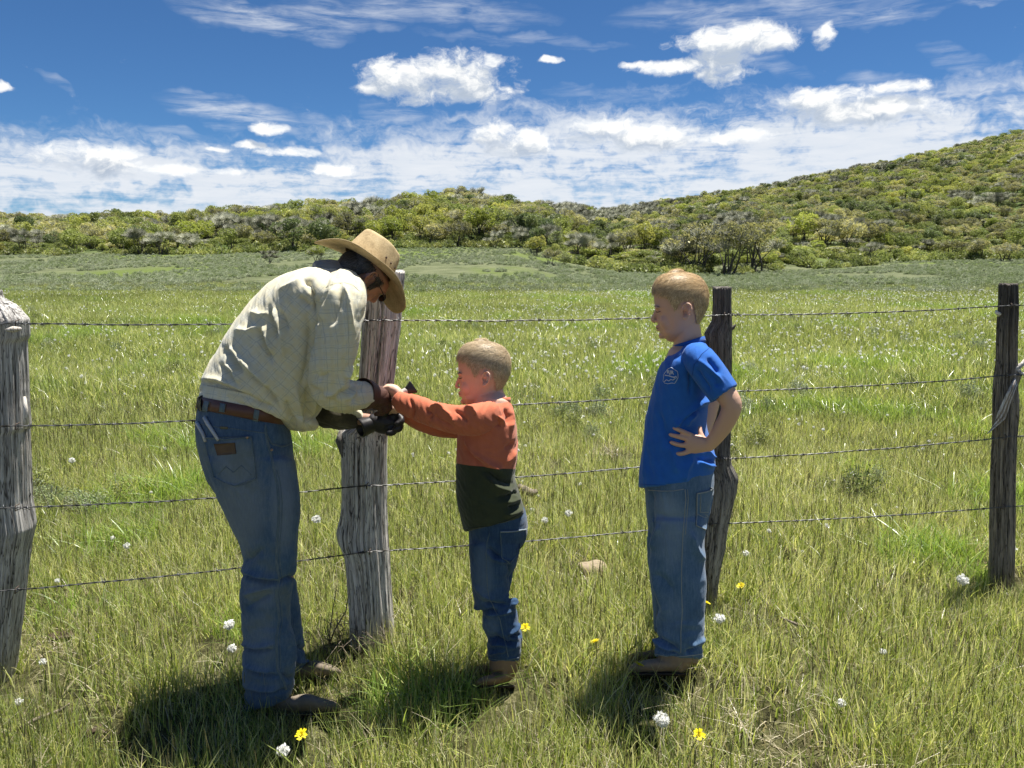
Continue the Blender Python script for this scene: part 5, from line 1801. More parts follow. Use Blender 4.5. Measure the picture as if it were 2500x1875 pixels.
# near sleeve
sr = [loft([Rg(838, 712, -95, 58, 56), Rg(834, 740, -132, 60, 58), Rg(826, 790, -150, 57, 56), Rg(818, 850, -155, 54, 53), Rg(806, 905, -148, 52, 52), Rg(806, 945, -130, 50, 50), Rg(834, 965, -95, 42, 44), Rg(864, 966, -50, 36, 38), Rg(890, 963, -12, 31, 32)], 36, (1, .1), 4)]
sf = [([c1(1170, 490), c1(1210, 620), c1(1235, 800)], 5, 6), ([c1(1060, 560), c1(1000, 650), c1(960, 800)], 7, -8), ([c1(1120, 520), c1(1060, 640), c1(1010, 780)], 7, 7), ([c1(1170, 560), c1(1120, 700), c1(1080, 800)], 7, -6),
      ([c1(1000, 560), c1(960, 640), c1(950, 760)], 6, 6), ([c1(1245, 1180), c1(1250, 1230), c1(1200, 1300), c1(1120, 1340)], 6, -9), ([c1(1265, 1220), c1(1250, 1290), c1(1180, 1350)], 6, 7), ([c1(1290, 1230), c1(1290, 1300), c1(1240, 1370)], 5, -6),
      ([c1(1190, 1190), c1(1100, 1290), c1(1020, 1310)], 8, 5), ([c1(930, 1250), c1(1020, 1330), c1(1130, 1380)], 7, -6), ([c1(930, 1150), c1(1000, 1180), c1(1080, 1150)], 8, -4), ([c1(1180, 1190), c1(1215, 1140), c1(1235, 1090)], 5, 7)]
me = M.solid(sr, .0036, 2, lambda r_, nr: folds(r_, nr, sf) + crumple(r_, 75, 110, 22, 2.4, 21) + crumple(r_, -50, 50, 14, 1.2, 23))
slv = M.part('sleeve', me, SH_S, shirt); SLB = bvh_of(me)
m_thr = cloth('shirt_seam', lambda t, r_: (.58, .53, .38, 1), .9)
line_on('shoulder_seam', M, SLB, [c1(985, 590), c1(1010, 540), c1(1060, 505), c1(1120, 487), c1(1180, 482), c1(1240, 500), c1(1290, 545)], m_thr, slv, .9, -.2, 5)
line_on('sleeve_seam', M, SLB, [c1(1195, 600), c1(1203, 700), c1(1210, 800), c1(1212, 900)], m_thr, slv, .8, 0, 6)
# far sleeve, dirt and shade both painted into its colour, cuff pushed up
SH_D = cloth('soiled_shaded_sleeve', lambda t, r_: t.ramp(t.noise(r_, 1.6, 5), [(.35, (.035, .032, .022)), (.6, (.085, .075, .05)), (.8, (.20, .18, .12))]), .95, .4)
sr = [loft([Rg(820, 730, 95, 44, 46), Rg(800, 850, 140, 42, 48), Rg(792, 985, 120, 48, 46), Rg(815, 1012, 105, 36, 36), Rg(850, 1022, 98, 27, 28), Rg(872, 1026, 93, 22, 24)], 28, (1, .1), 3)]
me = M.solid(sr, .004, 2, lambda r_, nr: crumple(r_, 15, 50, 14, 2.6, 31))
M.part('sleeve', me, SH_D, shirt, 'far sleeve, dark with dirt and painted shade')
me = M.solid([loft([Rg(842, 1006, 92, 15, 22), Rg(858, 1001, 90, 14, 22), Rg(872, 1008, 90, 12, 20), Rg(880, 1019, 90, 8, 16)], 16)], .003, 1, lambda r_, nr: crumple(r_, 60, 20, 8, 1.2, 33))
M.part('cuff', me, SH_W, shirt, 'pale turned up cuff of the far sleeve')
# collar: grey inner collar band behind the neck
m_coll = cloth('grey_collar_cotton', lambda t, r_: (.20, .20, .19, 1), .9)
me = M.solid([loft([Rg(770, 652, 0, 15, 52), Rg(800, 655, 0, 22, 60), Rg(826, 664, 0, 27, 58), Rg(838, 675, 0, 24, 52)], 24, (.5, .5), 3)], .0035, 2, lambda r_, nr: crumple(r_, 20, 40, 14, 1.2, 35))
M.part('collar', me, m_coll, shirt)
# button flash at the chest
me = M.solid([loft([Rg(856, 868, -60, 3, 8), Rg(861, 876, -62, 4, 9), Rg(858, 886, -60, 3, 8)], 10)], .002, 1)
M.part('pocket_flap', me, m_black, shirt)

# --- boots
boot(M, 'boot', [R2((640, 1660), (705, 1660), -80, 36), R2((645, 1712), (715, 1700), -80, 36), Rg(705, 1722, -80, 22, 36), Rg(745, 1718, -82, 25, 33), Rg(785, 1723, -84, 19, 31), Rg(812, 1726, -85, 15, 24), Rg(824, 1729, -85, 10, 14)], m_boot, m_sole, man, 1745, -80,
     [(642, 26, 0), (680, 30, 0), (740, 33, -2), (790, 31, -4), (822, 16, -5)])
boot(M, 'boot', [R2((655, 1580), (725, 1575), 70, 34), R2((665, 1625), (735, 1612), 70, 34), Rg(735, 1640, 70, 20, 33), Rg(770, 1634, 70, 22, 31), Rg(800, 1638, 70, 17, 28), Rg(818, 1641, 70, 13, 20), Rg(826, 1643, 70, 9, 12)], m_boot, m_sole, man, 1657, 70,
     [(665, 25, 0), (700, 28, 0), (750, 31, 0), (795, 28, 0), (824, 14, 0)])

# --- gloves
m_glove = simple_mat('brown_work_glove_leather', (.085, .042, .032), .6, .3, .35, 40, bump=.5)
m_glove_d = simple_mat('shaded_work_glove_leather', (.018, .016, .018), .5, .4, .4, 40, bump=.5)  # brown leather darkened to black: the far hand's shade is in the colour


def open_tube(fig, rings, thick, n=32):
    """tube with wall thickness and both ends open"""
    V, F = loft(rings, n, (0, 0), 3, closed=False); m_ = len(V) // n
    rin = [dict(c=r['c'], a=r['a'] - thick, b=r['b'] - thick, p=r['p'], S=r['S']) for r in rings]
    V2, F2 = loft(rin, n, (0, 0), 3, closed=False)
    o = len(V); F = F + [tuple(o + i for i in f[::-1]) for f in F2]
    for j in range(n):
        j2 = (j + 1) % n
        F.append((j2, j, o + j, o + j2)); F.append(((m_ - 1) * n + j, (m_ - 1) * n + j2, o + (m_ - 1) * n + j2, o + (m_ - 1) * n + j))
    return np.concatenate([V, V2]), F


me = M.solid([loft([Rg(903, 966, 8, 29, 30), Rg(918, 970, 24, 29, 28), Rg(932, 974, 38, 26, 22), Rg(944, 980, 48, 19, 15)], 24),
              loft([Rg(938, 962, 46, 9, 9), Rg(950, 974, 54, 8, 8), Rg(951, 988, 56, 7.5, 8), Rg(944, 997, 54, 7, 7)], 12),
              loft([Rg(936, 974, 36, 8.5, 9), Rg(948, 986, 44, 8, 8), Rg(947, 998, 46, 7.5, 7.5), Rg(940, 1005, 46, 6.5, 7)], 12),
              loft([Rg(930, 984, 28, 8, 9), Rg(940, 997, 34, 7.5, 8), Rg(936, 1006, 38, 7, 7), Rg(929, 1010, 40, 6.5, 6.5)], 12),
              loft([Rg(922, 990, 20, 7.5, 8), Rg(929, 1002, 26, 7, 7), Rg(924, 1010, 32, 6.5, 6.5), Rg(918, 1011, 36, 6, 6)], 12),
              loft([Rg(920, 952, 48, 10, 10), Rg(936, 950, 62, 9, 9), Rg(950, 955, 68, 8, 8), Rg(958, 962, 70, 7, 7)], 12)], .003, 1,
             lambda r_, nr: crumple(r_, 40, 22, 8, 1.4, 41))
gl = M.part('glove', me, m_glove, man, 'brown glove on the near hand')
V, F = open_tube(M, [Rg(884, 962, -16, 40, 37), Rg(896, 964, 0, 37, 34), Rg(908, 967, 14, 32, 30)], 3)
link('gauntlet_cuff', raw_mesh(M, 'gauntlet_cuff', V, F), m_glove, gl)
me = M.solid([loft([Rg(912, 1030, 88, 20, 24), Rg(932, 1034, 90, 25, 26), Rg(952, 1034, 90, 24, 22), Rg(966, 1036, 88, 18, 16)], 24),
              loft([Rg(955, 1018, 84, 9, 9), Rg(974, 1016, 78, 8.5, 9), Rg(980, 1028, 66, 8, 8), Rg(970, 1036, 60, 7.5, 8)], 12),
              loft([Rg(955, 1034, 80, 9, 9), Rg(975, 1036, 74, 8.5, 8.5), Rg(976, 1046, 64, 8, 8), Rg(964, 1050, 60, 7, 7)], 12),
              loft([Rg(945, 1044, 78, 9, 9), Rg(962, 1050, 72, 8, 8), Rg(960, 1056, 62, 7.5, 7.5), Rg(948, 1057, 58, 7, 7)], 12),
              loft([Rg(935, 1016, 78, 9, 10), Rg(944, 1002, 68, 8.5, 9), Rg(952, 994, 62, 7.5, 8)], 12)], .003, 1,
             lambda r_, nr: crumple(r_, -30, 22, 8, 1.4, 43))
gl = M.part('glove', me, m_glove_d, man, 'brown glove on the far hand, painted black as shade')
V, F = open_tube(M, [Rg(878, 1046, 76, 24, 26), Rg(894, 1040, 82, 22, 25), Rg(912, 1034, 88, 19, 22)], 3)
link('gauntlet_cuff', raw_mesh(M, 'gauntlet_cuff', V, F), m_glove_d, gl)

# --- hair, sunglasses, hat
HM = hair_mat('dark_grey_hair', [(.2, (.018, .016, .016)), (.6, (.05, .047, .045)), (.9, (.15, .145, .14))], .5)
hair_obj(M, FM, [(1585, 734), (1600, 735), (1640, 736), (1644, 776), (1656, 776), (1662, 744), (1676, 737), (1690, 748), (1692, 790), (1690, 842), (1760, 845), (1760, 734)], HM, man, 4.5, 4200, 16, 1.0, 15, side_len=.9, lift=.5,
         rows=ROWS_M, extra=[loft([Rg(888, 655, 2, 46, 50), Rg(862, 650, 2, 40, 50), Rg(842, 656, 2, 30, 50), Rg(824, 661, 2, 20, 46)], 24)])
m_lens = simple_mat('dark_lens', (.02, .015, .015), .12, .8, .1)
gp_ = lambda x, y, q: Rg(*FM(np.array([[x, y, q]]))[0], 1, 1)
ring_pts = []
for k_ in range(17):
    a_ = k_ / 16 * 2 * PI
    ring_pts.append(Vector(M.W(FM(np.array([[1594 + 3 * math.sin(a_) * 0, 757 + 9.5 * math.sin(a_), -22 + 17 * math.cos(a_)]])))[0]))
gs = tube_obj('sunglasses', ring_pts, .0016, m_black, man, 6)
V = [tuple(p) for p in ring_pts[:-1]]; Vc = tuple(sum((Vector(v_) for v_ in V), Vector()) / len(V))
me = mesh_np('lens', V + [Vc], [(i, (i + 1) % 16, 16) for i in range(16)], True); link('lens', me, m_lens, gs)
ring2 = [Vector(M.W(FM(np.array([[1594, 757 + 9.5 * math.sin(k_ / 16 * 2 * PI), 22 + 17 * math.cos(k_ / 16 * 2 * PI)]])))[0]) for k_ in range(17)]
tube_obj('rim', ring2, .0016, m_black, gs, 6)
me = mesh_np('lens', [tuple(p) for p in ring2[:-1]] + [tuple(sum(ring2[:-1], Vector()) / 16)], [(i, (i + 1) % 16, 16) for i in range(16)], True); link('lens', me, m_lens, gs)
tube_obj('temple', [Vector(M.W(FM(np.array([p])))[0]) for p in ((1594, 752, -39), (1605, 750, -50), (1640, 748, -56), (1672, 746, -57))], .0016, m_black, gs, 6)
me = M.solid([(FM(V_), F_) for V_, F_ in [ball(1600, 747, -24, 4, 2.2, 12)]], .0016, 1); M.part('eyebrow', me, HM, man)

m_hat, t, out = material('tan_felt')
a = t.new('ShaderNodeAttribute'); a.attribute_name = 'rest'; r_ = t.v('SCALE', a.outputs['Vector'], None, scale=.01)
n = t.noise(r_, 3.5, 6, .65); n2 = t.noise(r_, 26, 4, .7); n3 = t.noise(r_, 9, 3)
c = t.ramp(t.m('ADD', t.m('MULTIPLY', n, .6), t.m('MULTIPLY', n2, .4)), [(.35, (.30, .22, .12)), (.52, (.50, .38, .21)), (.7, (.60, .48, .29))])
c = t.mix(t.m('MULTIPLY', t.smooth(n3, .62, .72), .45), c, (.16, .09, .045, 1))
principled(t, out, c, .85, .15, bump=n2, bstr=.35, bdist=.003)
HA = np.array([.81, .586, 0]); HU = np.array([.586, -.81, 0]); HW = np.array([0, 0, 1.])
roll = R(10); HW2 = HW * math.cos(roll) - HU * math.sin(roll); HU2 = HU * math.cos(roll) + HW * math.sin(roll)
HCn = np.array([899, 645, 6.])
NT_, NR = 72, 12
th = np.linspace(0, 2 * PI, NT_, endpoint=False)
V, F = [], []


def hat_pt(cx, wx, ux): return HCn + HA * cx + HW2 * wx + HU2 * ux


# brim: upper and lower sheets
for sheet in (0, 1):
    for i in range(NR + 1):
        r = i / NR
        for a_ in th:
            c_, s_ = math.cos(a_), math.sin(a_)
            la = 68 + (69 if c_ > 0 else 70) * r; lb = 59 + 65 * r - 9 * r * r
            up = (r ** 1.4) * (-34 * c_ * c_ * abs(c_) + (7 if s_ < 0 else 12) * s_ * s_ - 70 * max(c_, 0) * max(s_, 0)) + 1.5 * math.sin(5 * a_) * r - (1.8 if sheet else 0)
            V.append(hat_pt(la * c_, lb * s_, up))
n0 = (NR + 1) * NT_
for sheet in (0, 1):
    for i in range(NR):
        for j in range(NT_):
            q4 = (sheet * n0 + i * NT_ + j, sheet * n0 + i * NT_ + (j + 1) % NT_, sheet * n0 + (i + 1) * NT_ + (j + 1) % NT_, sheet * n0 + (i + 1) * NT_ + j)
            F.append(q4 if sheet == 0 else q4[::-1])
for j in range(NT_):
    F.append((NR * NT_ + j, NR * NT_ + (j + 1) % NT_, n0 + NR * NT_ + (j + 1) % NT_, n0 + NR * NT_ + j))
hat = M.part('hat', raw_mesh(M, 'brim', np.array(V), F), m_hat, man)
V, F = [], []
NC = 26
for i in range(NC + 1):
    t_ = i / NC
    for a_ in th:
        c_, s_ = math.cos(a_), math.sin(a_)
        if t_ < .7:
            k_ = t_ / .7; la = 68 - 12 * k_ ** 1.3; lb = 59 - 13 * k_ - 7 * k_ * k_; up = 64 * k_
            dent = math.exp(-((a_ % (2 * PI) - 5.55) / .42) ** 2) + math.exp(-((a_ % (2 * PI) - .73) / .42) ** 2)
            lb -= 9 * dent * k_ ** 1.5; la -= 3 * dent * k_
            up -= 10 * max(c_, 0) ** 2 * k_ ** 2
        else:
            k_ = min((t_ - .7) / .3, 1.0); la = 56 * (1 - k_) ** .55; lb = 39 * (1 - k_) ** .55
            la *= 1; up = 64 + 7 * math.sin(min(k_ * 2.4, 1) * PI) - 14 * max(0, k_ - .35) / .65 - 10 * max(c_, 0) ** 2 * (1 - k_)
            dent = math.exp(-((a_ % (2 * PI) - 5.55) / .42) ** 2) + math.exp(-((a_ % (2 * PI) - .73) / .42) ** 2)
            lb -= 9 * dent * (1 - k_); la -= 3 * dent * (1 - k_)
        V.append(hat_pt(la * c_, max(lb, 0) * s_, up))
for i in range(NC):
    for j in range(NT_):
        F.append((i * NT_ + j, i * NT_ + (j + 1) % NT_, (i + 1) * NT_ + (j + 1) % NT_, (i + 1) * NT_ + j))
crown = link('hat_crown', raw_mesh(M, 'crown', np.array(V), F), m_hat, hat)
CB = bvh_of(crown.data)
for (x, y) in ((943, 629), (954, 643), (963, 654)):
    w_, nn = surf_pts(M, CB, [(x, y)], .3)[0]
    V, F = ball(0, 0, 0, 1, 1, 1, n=8); me = mesh_np('vent_hole', np.array(V) * .0032 + np.array(tuple(w_)), F, True); link('vent_hole', me, m_dark, hat)

# --- pliers in the back pocket
pl = empty('pliers', tuple(M.W([(500, 1050, -90)])[0])); tag(pl, 'pliers with pale handles sticking out of the back pocket of the jeans', 'pliers')
m_steel = simple_mat('worn_pale_grip', (.48, .47, .45), .4, .5, .15)
for pts, rr in (([c1(163, 1475), c1(185, 1520), c1(225, 1580), c1(262, 1640)], [4.8, 4.6, 4.0, 3.4]), ([c1(108, 1512), c1(125, 1545), c1(150, 1590), c1(170, 1650)], [5, 4.6, 4, 3.4])):
    sps = surf_pts(M, JB, pts, 4.5)
    tube_obj('handle', [p for p, _ in sps], [r * M.s for r in rr], m_steel, pl, 10)

# --- the tool held at the post
tl = empty('hand_tool', tuple(M.W([(985, 955, 50)])[0])); tag(tl, 'short tool with grey collar and flared black end held at the middle post', 'tool')
m_blk = simple_mat('black_iron', (.022, .022, .024), .35, .5, .3, metallic=.4)
me = M.solid([loft([Rg(992, 955, 52, 9.5, 9, 3), Rg(1001, 950, 54, 13, 9, 3.4), Rg(1010, 944, 56, 18, 8, 4)], 20, (.1, .05), 3)], .0022, 1); M.part('flared_end', me, m_blk, tl)
me = M.solid([loft([Rg(976, 963, 48, 8.5, 9), Rg(993, 954, 52, 9.2, 9.5)], 18, (.1, .1), 2)], .0022, 1); M.part('collar', me, m_steel, tl)
me = M.solid([loft([Rg(930, 990, 34, 6.5, 6.5), Rg(955, 976, 42, 6.5, 6.5), Rg(977, 962, 48, 6.8, 7)], 14, (1, .1), 2)], .0022, 1); M.part('handle', me, m_blk, tl)
# ================================================================== the small boy
S = Fig(2.385)
kid = empty('person', (float(S.W([(1225, 1660, 0)])[0][0]), 2.385, 0))
tag(kid, 'person in orange and green top, the smaller blond child, reaching towards the post', 'person')
SKIN_K = skin_mat('fair_skin', (.68, .44, .33), (.78, .42, .32))


def c3(x, y): return (x / 3.0175 + 1000, y / 3.0175 + 800)
def c4(x, y): return (x / 3.53 + 1000, y / 3.53 + 1250)


FK = Fit((1186, 914, 0), .94, False, 3, 8)
pr = fit_prims(head_prims(nose=.85) + ear_prims(-1, k=.95) + ear_prims(1, k=.95), FK)
pr.append(loft([Rg(1194, 945, 0, 32, 34), Rg(1200, 975, 0, 34, 37), Rg(1202, 1000, 0, 42, 60)], 24))
pr.append(loft([Rg(1200, 1000, 0, 50, 70), Rg(1190, 1080, 0, 56, 78), Rg(1192, 1180, 0, 60, 78), Rg(1208, 1280, 0, 55, 76), Rg(1215, 1320, 0, 50, 76)], 24))
for q0 in (-40, 42):
    pr.append(loft([Rg(1212, 1310, q0, 38, 32), Rg(1200, 1440, q0, 24, 24), Rg(1224, 1540, q0, 20, 20), Rg(1232, 1610, q0, 18, 19), Rg(1228, 1650, q0, 17, 18)], 18))
pr.append(loft([Rg(1190, 1022, -62, 24, 22), Rg(1120, 1026, -88, 20, 20), Rg(1050, 1009, -70, 17, 17), Rg(995, 988, -44, 14, 15), Rg(972, 966, -25, 12, 15)], 18))
pr.append(loft([Rg(1190, 1030, 66, 22, 20), Rg(1110, 1038, 74, 18, 18), Rg(1045, 1032, 56, 15, 15), Rg(988, 1011, 30, 12, 12), Rg(962, 1000, 15, 10, 13)], 18))
# near hand: palm closing over the tool, four bent fingers and thumb
pr.append(loft([Rg(974, 963, -24, 13, 15), Rg(962, 954, -18, 15.5, 18), Rg(949, 950, -12, 13.5, 18)], 18))
for (y0, q0, l) in ((945, -26, 1.0), (949, -17, 1.08), (953, -8, 1.0), (958, 1, .85)):
    pr.append(loft([Rg(950, y0, q0, 5.6, 5.4), Rg(950 - 13 * l, y0 + 4, q0 + 4, 5.3, 5.1), Rg(950 - 18 * l, y0 + 15 * l, q0 + 9, 4.9, 4.8), Rg(950 - 13 * l, y0 + 23 * l, q0 + 14, 4.4, 4.4)], 10))
pr.append(loft([Rg(966, 966, -24, 6.5, 6), Rg(956, 974, -20, 6, 5.6), Rg(947, 981, -14, 5.4, 5.2), Rg(943, 986, -8, 4.6, 4.6)], 10))
# far hand below: fingers gripping from under
pr.append(loft([Rg(966, 1000, 14, 11, 13), Rg(952, 998, 14, 11, 14)], 14))
for (y0, q0, l) in ((988, 2, .9), (996, 4, 1.0), (1003, 10, .95), (1009, 16, .8)):
    pr.append(loft([Rg(952, y0, q0 + 4, 5, 5), Rg(940, y0 + 1, q0 - 2, 4.8, 4.8), Rg(931, y0 + 4, q0 + 4, 4.4, 4.4), Rg(930, y0 + 6, q0 + 12, 4, 4)], 10))
cv2 = carve(FK)
me = S.solid(pr, .003, 2, lambda r_, nr: cv2(r_, nr))
fe = FK(np.array([[1622., 786, -30], [1600, 778, 0], [1676, 757, -55]]))
rest_flush(me, [(fe[0][0], fe[0][1], 22, 18, .5), (fe[2][0], fe[2][1], 12, 16, .4), (950, 955, 16, 14, .3)])
S.part('body', me, SKIN_K, kid)


def face_lines(fig, fit, parent, mat_eye, browm):
    """lash line, eyebrow and lips as thin raised pieces"""
    for s in (-1, 1):
        pts = [(1603, 757.5, s * 11), (1602, 759.2, s * 16), (1604.5, 759.6, s * 22), (1609, 758.6, s * 27.5), (1613, 757, s * 30)]
        tube_obj('eyelash_line', [Vector(fig.W(fit(np.array([p])))[0]) for p in [(x - 1.4, y, q) for x, y, q in pts]], [.0005, .0011, .0013, .0012, .0005], mat_eye, parent, 6)
        pts = [(1598.5, 746, s * 9), (1598, 744.5, s * 18), (1603, 744.5, s * 27), (1611, 747, s * 34)]
        tube_obj('eyebrow', [Vector(fig.W(fit(np.array([(x - 1.2, y, q)])))[0]) for x, y, q in pts], [.001, .0018, .0017, .0006], browm, parent, 6)
    pts = [(1601.2, 799.6, 8), (1600.3, 799.4, 0), (1601.2, 799.6, -8), (1605.5, 800.2, -14)]
    tube_obj('mouth_line', [Vector(fig.W(fit(np.array([(x, y, q)])))[0]) for x, y, q in pts], [.0006, .0012, .0012, .0005], mat_eye, parent, 6)


HB = hair_mat('light_brown_brow', [(.2, (.16, .09, .05)), (.8, (.26, .16, .09))])
face_lines(S, FK, kid, m_dark, HB)
HK = hair_mat('sandy_blond_hair', [(.15, (.30, .22, .13)), (.5, (.58, .44, .27)), (.9, (.82, .68, .46))])
HLINE = [(1584, 650), (1589, 712), (1597, 712), (1622, 722), (1634, 734), (1643, 752), (1648, 757), (1655, 750), (1659, 737), (1667, 729), (1682, 729), (1692, 738), (1697, 760), (1702, 785), (1709, 803), (1760, 806), (1760, 640)]
hair_obj(S, FK, HLINE, HK, kid, 3.4, 11000, 17, .55, 25, lift=.4, side_len=.38)

# --- top: orange above, dark green below
TOPM = cloth('two_colour_jersey', lambda t, r_: (lambda x, y, n: t.mix(t.smooth(t.m('ADD', y, t.m('ADD', t.m('MULTIPLY', t.m('POWER', t.m('SUBTRACT', x, 11.85), 2.0), .05), t.m('MULTIPLY', t.m('SUBTRACT', x, 11.8), -.10))), 11.395, 11.405),
              t.mix(n, (.46, .125, .065, 1), (.58, .175, .095, 1)), t.mix(n, (.028, .034, .018, 1), (.052, .060, .030, 1))))(*t.sep(r_)[:2], t.noise(r_, 5, 4)), .9, .5)
tk = [loft([R2((1160, 985), (1242, 978), 0, 52), R2((1139, 1003), (1252, 998), 0, 80), R2((1124, 1030), (1257, 1025), 0, 92), R2((1117, 1065), (1263, 1065), 0, 92), R2((1115, 1105), (1263, 1105), 0, 90), R2((1114, 1140), (1258, 1142), 0, 90),
            R2((1114, 1170), (1257, 1168), 0, 92), R2((1115, 1214), (1267, 1200), 0, 96), R2((1122, 1250), (1279, 1240), 0, 98), R2((1134, 1298), (1281, 1262), 0, 98)], 44, (.15, .02), 3),
      ]
# hem is a slanted line; the front hem hangs lower
kf = [([c3(560, 580), c3(620, 640), c3(700, 700)], 5, 7), ([c3(540, 600), c3(600, 665), c3(680, 730)], 5, -6), ([c3(700, 590), c3(730, 650), c3(720, 720)], 5, -6), ([c3(745, 600), c3(760, 680), c3(740, 740)], 5, 5),
      ([c3(410, 830), c3(480, 930), c3(600, 1010), c3(680, 1060)], 7, 6), ([c3(400, 860), c3(470, 960), c3(560, 1030)], 6, -6), ([c3(540, 1080), c3(640, 1170), c3(740, 1215), c3(790, 1250)], 7, 7), ([c3(560, 1060), c3(660, 1120), c3(770, 1150)], 6, -7),
      ([c3(720, 1230), c3(770, 1225), c3(800, 1215)], 5, -6), ([c3(700, 1290), c3(760, 1280), c3(820, 1250)], 6, 7), ([c3(720, 1320), c3(780, 1310), c3(830, 1290)], 5, -6), ([c3(700, 1380), c3(770, 1365), c3(835, 1330)], 6, 6),
      ([c3(640, 1250), c3(720, 1240), c3(790, 1200)], 5, -5), ([c3(780, 900), c3(750, 960), c3(690, 1000)], 5, 4), ([c3(760, 840), c3(740, 870), c3(700, 890)], 5, -4)]
me = S.solid(tk, .0036, 2, lambda r_, nr: folds(r_, nr, kf) + crumple(r_, 20, 70, 22, 1.8, 51) + crumple(r_, 70, 60, 14, .7, 53))
top = S.part('long_sleeved_top', me, TOPM, kid); KB = bvh_of(me)
sl = [loft([Rg(1196, 1012, -72, 34, 30), Rg(1160, 1025, -96, 39, 34), Rg(1110, 1024, -98, 35, 32), Rg(1060, 1012, -82, 31, 30), Rg(1015, 995, -58, 30, 28), Rg(985, 984, -40, 26, 25), Rg(967, 971, -30, 18, 18)], 32, (1, .05), 4)]
kf2 = [([c3(0, 520), c3(30, 600), c3(20, 680)], 3.5, -5), ([c3(150, 590), c3(200, 580), c3(260, 600)], 4, 7), ([c3(120, 600), c3(160, 640), c3(150, 690)], 4, -5), ([c3(240, 600), c3(300, 640), c3(340, 700)], 4, 6), ([c3(330, 600), c3(390, 650), c3(430, 700)], 5, -6),
       ([c3(400, 590), c3(460, 600), c3(490, 640)], 4, 6), ([c3(180, 650), c3(230, 690), c3(330, 740)], 5, -4)]
me = S.solid(sl, .0032, 1, lambda r_, nr: folds(r_, nr, kf2) + crumple(r_, 65, 45, 11, 1.8, 55))
ks = S.part('sleeve', me, TOPM, top)
sl = [loft([Rg(1190, 1020, 72, 36, 32), Rg(1110, 1038, 78, 32, 30), Rg(1045, 1032, 58, 27, 27), Rg(990, 1012, 32, 19, 20), Rg(972, 1003, 20, 14, 16)], 24, (1, .05), 3)]
S.part('sleeve', S.solid(sl, .004, 1, lambda r_, nr: crumple(r_, 65, 45, 11, 1.8, 57)), TOPM, top)
m_or = cloth('orange_rib', lambda t, r_: (.52, .15, .08, 1), .9)
V, F = band(S, ((1205, 978, 0), (1, -.06, 0), 39, 44, 2.2), 6, 3); link('collar', raw_mesh(S, 'collar', V, F), m_or, top)
line_on('shoulder_seam', S, KB, [c3(545, 570), c3(552, 640), c3(560, 720), c3(540, 790)], m_or, top, .8, 0, 5)
line_on('hem_seam', S, KB, [(1139, 1290), (1195, 1284), (1240, 1270), (1278, 1250)], cloth('green_hem', lambda t, r_: (.03, .035, .02, 1), .9), top, 1.2, .2, 5)

# --- jeans
DEN2 = cloth('dark_blue_denim', denim_col((.014, .036, .085), (.030, .065, .13), (.065, .115, .19), (.14, .19, .25), worn_spots=[(1180, 1400, 28, 90, .5), (1200, 1530, 20, 30, .4)]), .9, .6)
jk = [loft([R2((1143, 1240), (1281, 1240), 0, 84), R2((1145, 1290), (1288, 1275), 0, 86), R2((1145, 1320), (1284, 1318), 0, 84), R2((1145, 1350), (1263, 1345), 0, 78)], 36, (.3, .5), 3),
      loft([R2((1145, 1330), (1270, 1335), -38, 46), R2((1148, 1383), (1260, 1383), -40, 46), R2((1151, 1425), (1244, 1422), -41, 44), R2((1158, 1465), (1246, 1450), -42, 42), R2((1172, 1488), (1256, 1470), -42, 41), R2((1180, 1500), (1262, 1500), -42, 40),
            R2((1178, 1528), (1265, 1530), -42, 41), R2((1190, 1555), (1270, 1556), -42, 41), R2((1191, 1585), (1271, 1590), -42, 40), R2((1194, 1612), (1267, 1612), -42, 36)], 28, (.4, .05), 3),
      loft([R2((1150, 1330), (1266, 1335), 40, 44), R2((1160, 1400), (1255, 1400), 42, 42), R2((1168, 1460), (1245, 1450), 42, 38), R2((1186, 1520), (1262, 1520), 42, 38), R2((1200, 1570), (1276, 1556), 42, 36), R2((1198, 1600), (1266, 1600), 42, 34)], 24, (.4, .05), 3)]
jf = [([c4(600, 840), c4(680, 850), c4(760, 870)], 5, -7), ([c4(640, 780), c4(740, 800), c4(850, 800)], 5, -6), ([c4(560, 790), c4(620, 830), c4(700, 830)], 6, 5), ([c4(660, 880), c4(760, 880), c4(880, 850)], 5, 5), ([c4(870, 680), c4(890, 720), c4(860, 740)], 4, -6),
      ([c4(880, 740), c4(900, 790), c4(870, 800)], 4, 5), ([c4(690, 1090), c4(760, 1090), c4(850, 1140), c4(930, 1120)], 5, -8), ([c4(700, 1130), c4(780, 1130), c4(880, 1160)], 5, 6), ([c4(850, 1060), c4(900, 1020), c4(930, 960)], 5, 6),
      ([c4(870, 1080), c4(910, 1060), c4(960, 1060)], 4, -6), ([c4(690, 1220), c4(760, 1200), c4(830, 1200)], 4, 5), ([c4(670, 310), c4(740, 370), c4(790, 400)], 5, -5), ([c4(660, 330), c4(720, 400), c4(850, 440)], 6, 4), ([c4(850, 440), c4(880, 520), c4(850, 600)], 5, -5),
      ([c4(560, 640), c4(640, 720), c4(740, 760)], 6, 4)]
me = S.solid(jk, .0034, 2, lambda r_, nr: folds(r_, nr, jf, True) * 1.1 + crumple(r_, 8, 50, 20, 3.0, 61) * np.clip((r_[:, 1] - 1410) / 60, .2, 1) + crumple(r_, 60, 40, 12, .6, 63))
kj = S.part('jeans', me, DEN2, kid); KJB = bvh_of(me)
line_on('seam', S, KJB, [c4(690, 180), c4(668, 260), c4(660, 350), c4(665, 500), c4(670, 650), c4(690, 750), c4(730, 830), c4(780, 930), c4(800, 1030), c4(830, 1150), c4(850, 1250)], m_stitch, kj, 1.3, .2, 5)
pk = patch('back_pocket', S, KJB, (c4(782, 165), c4(998, 145), c4(985, 300), c4(795, 400)), DEN2, kj, 2, 10, sag=16)
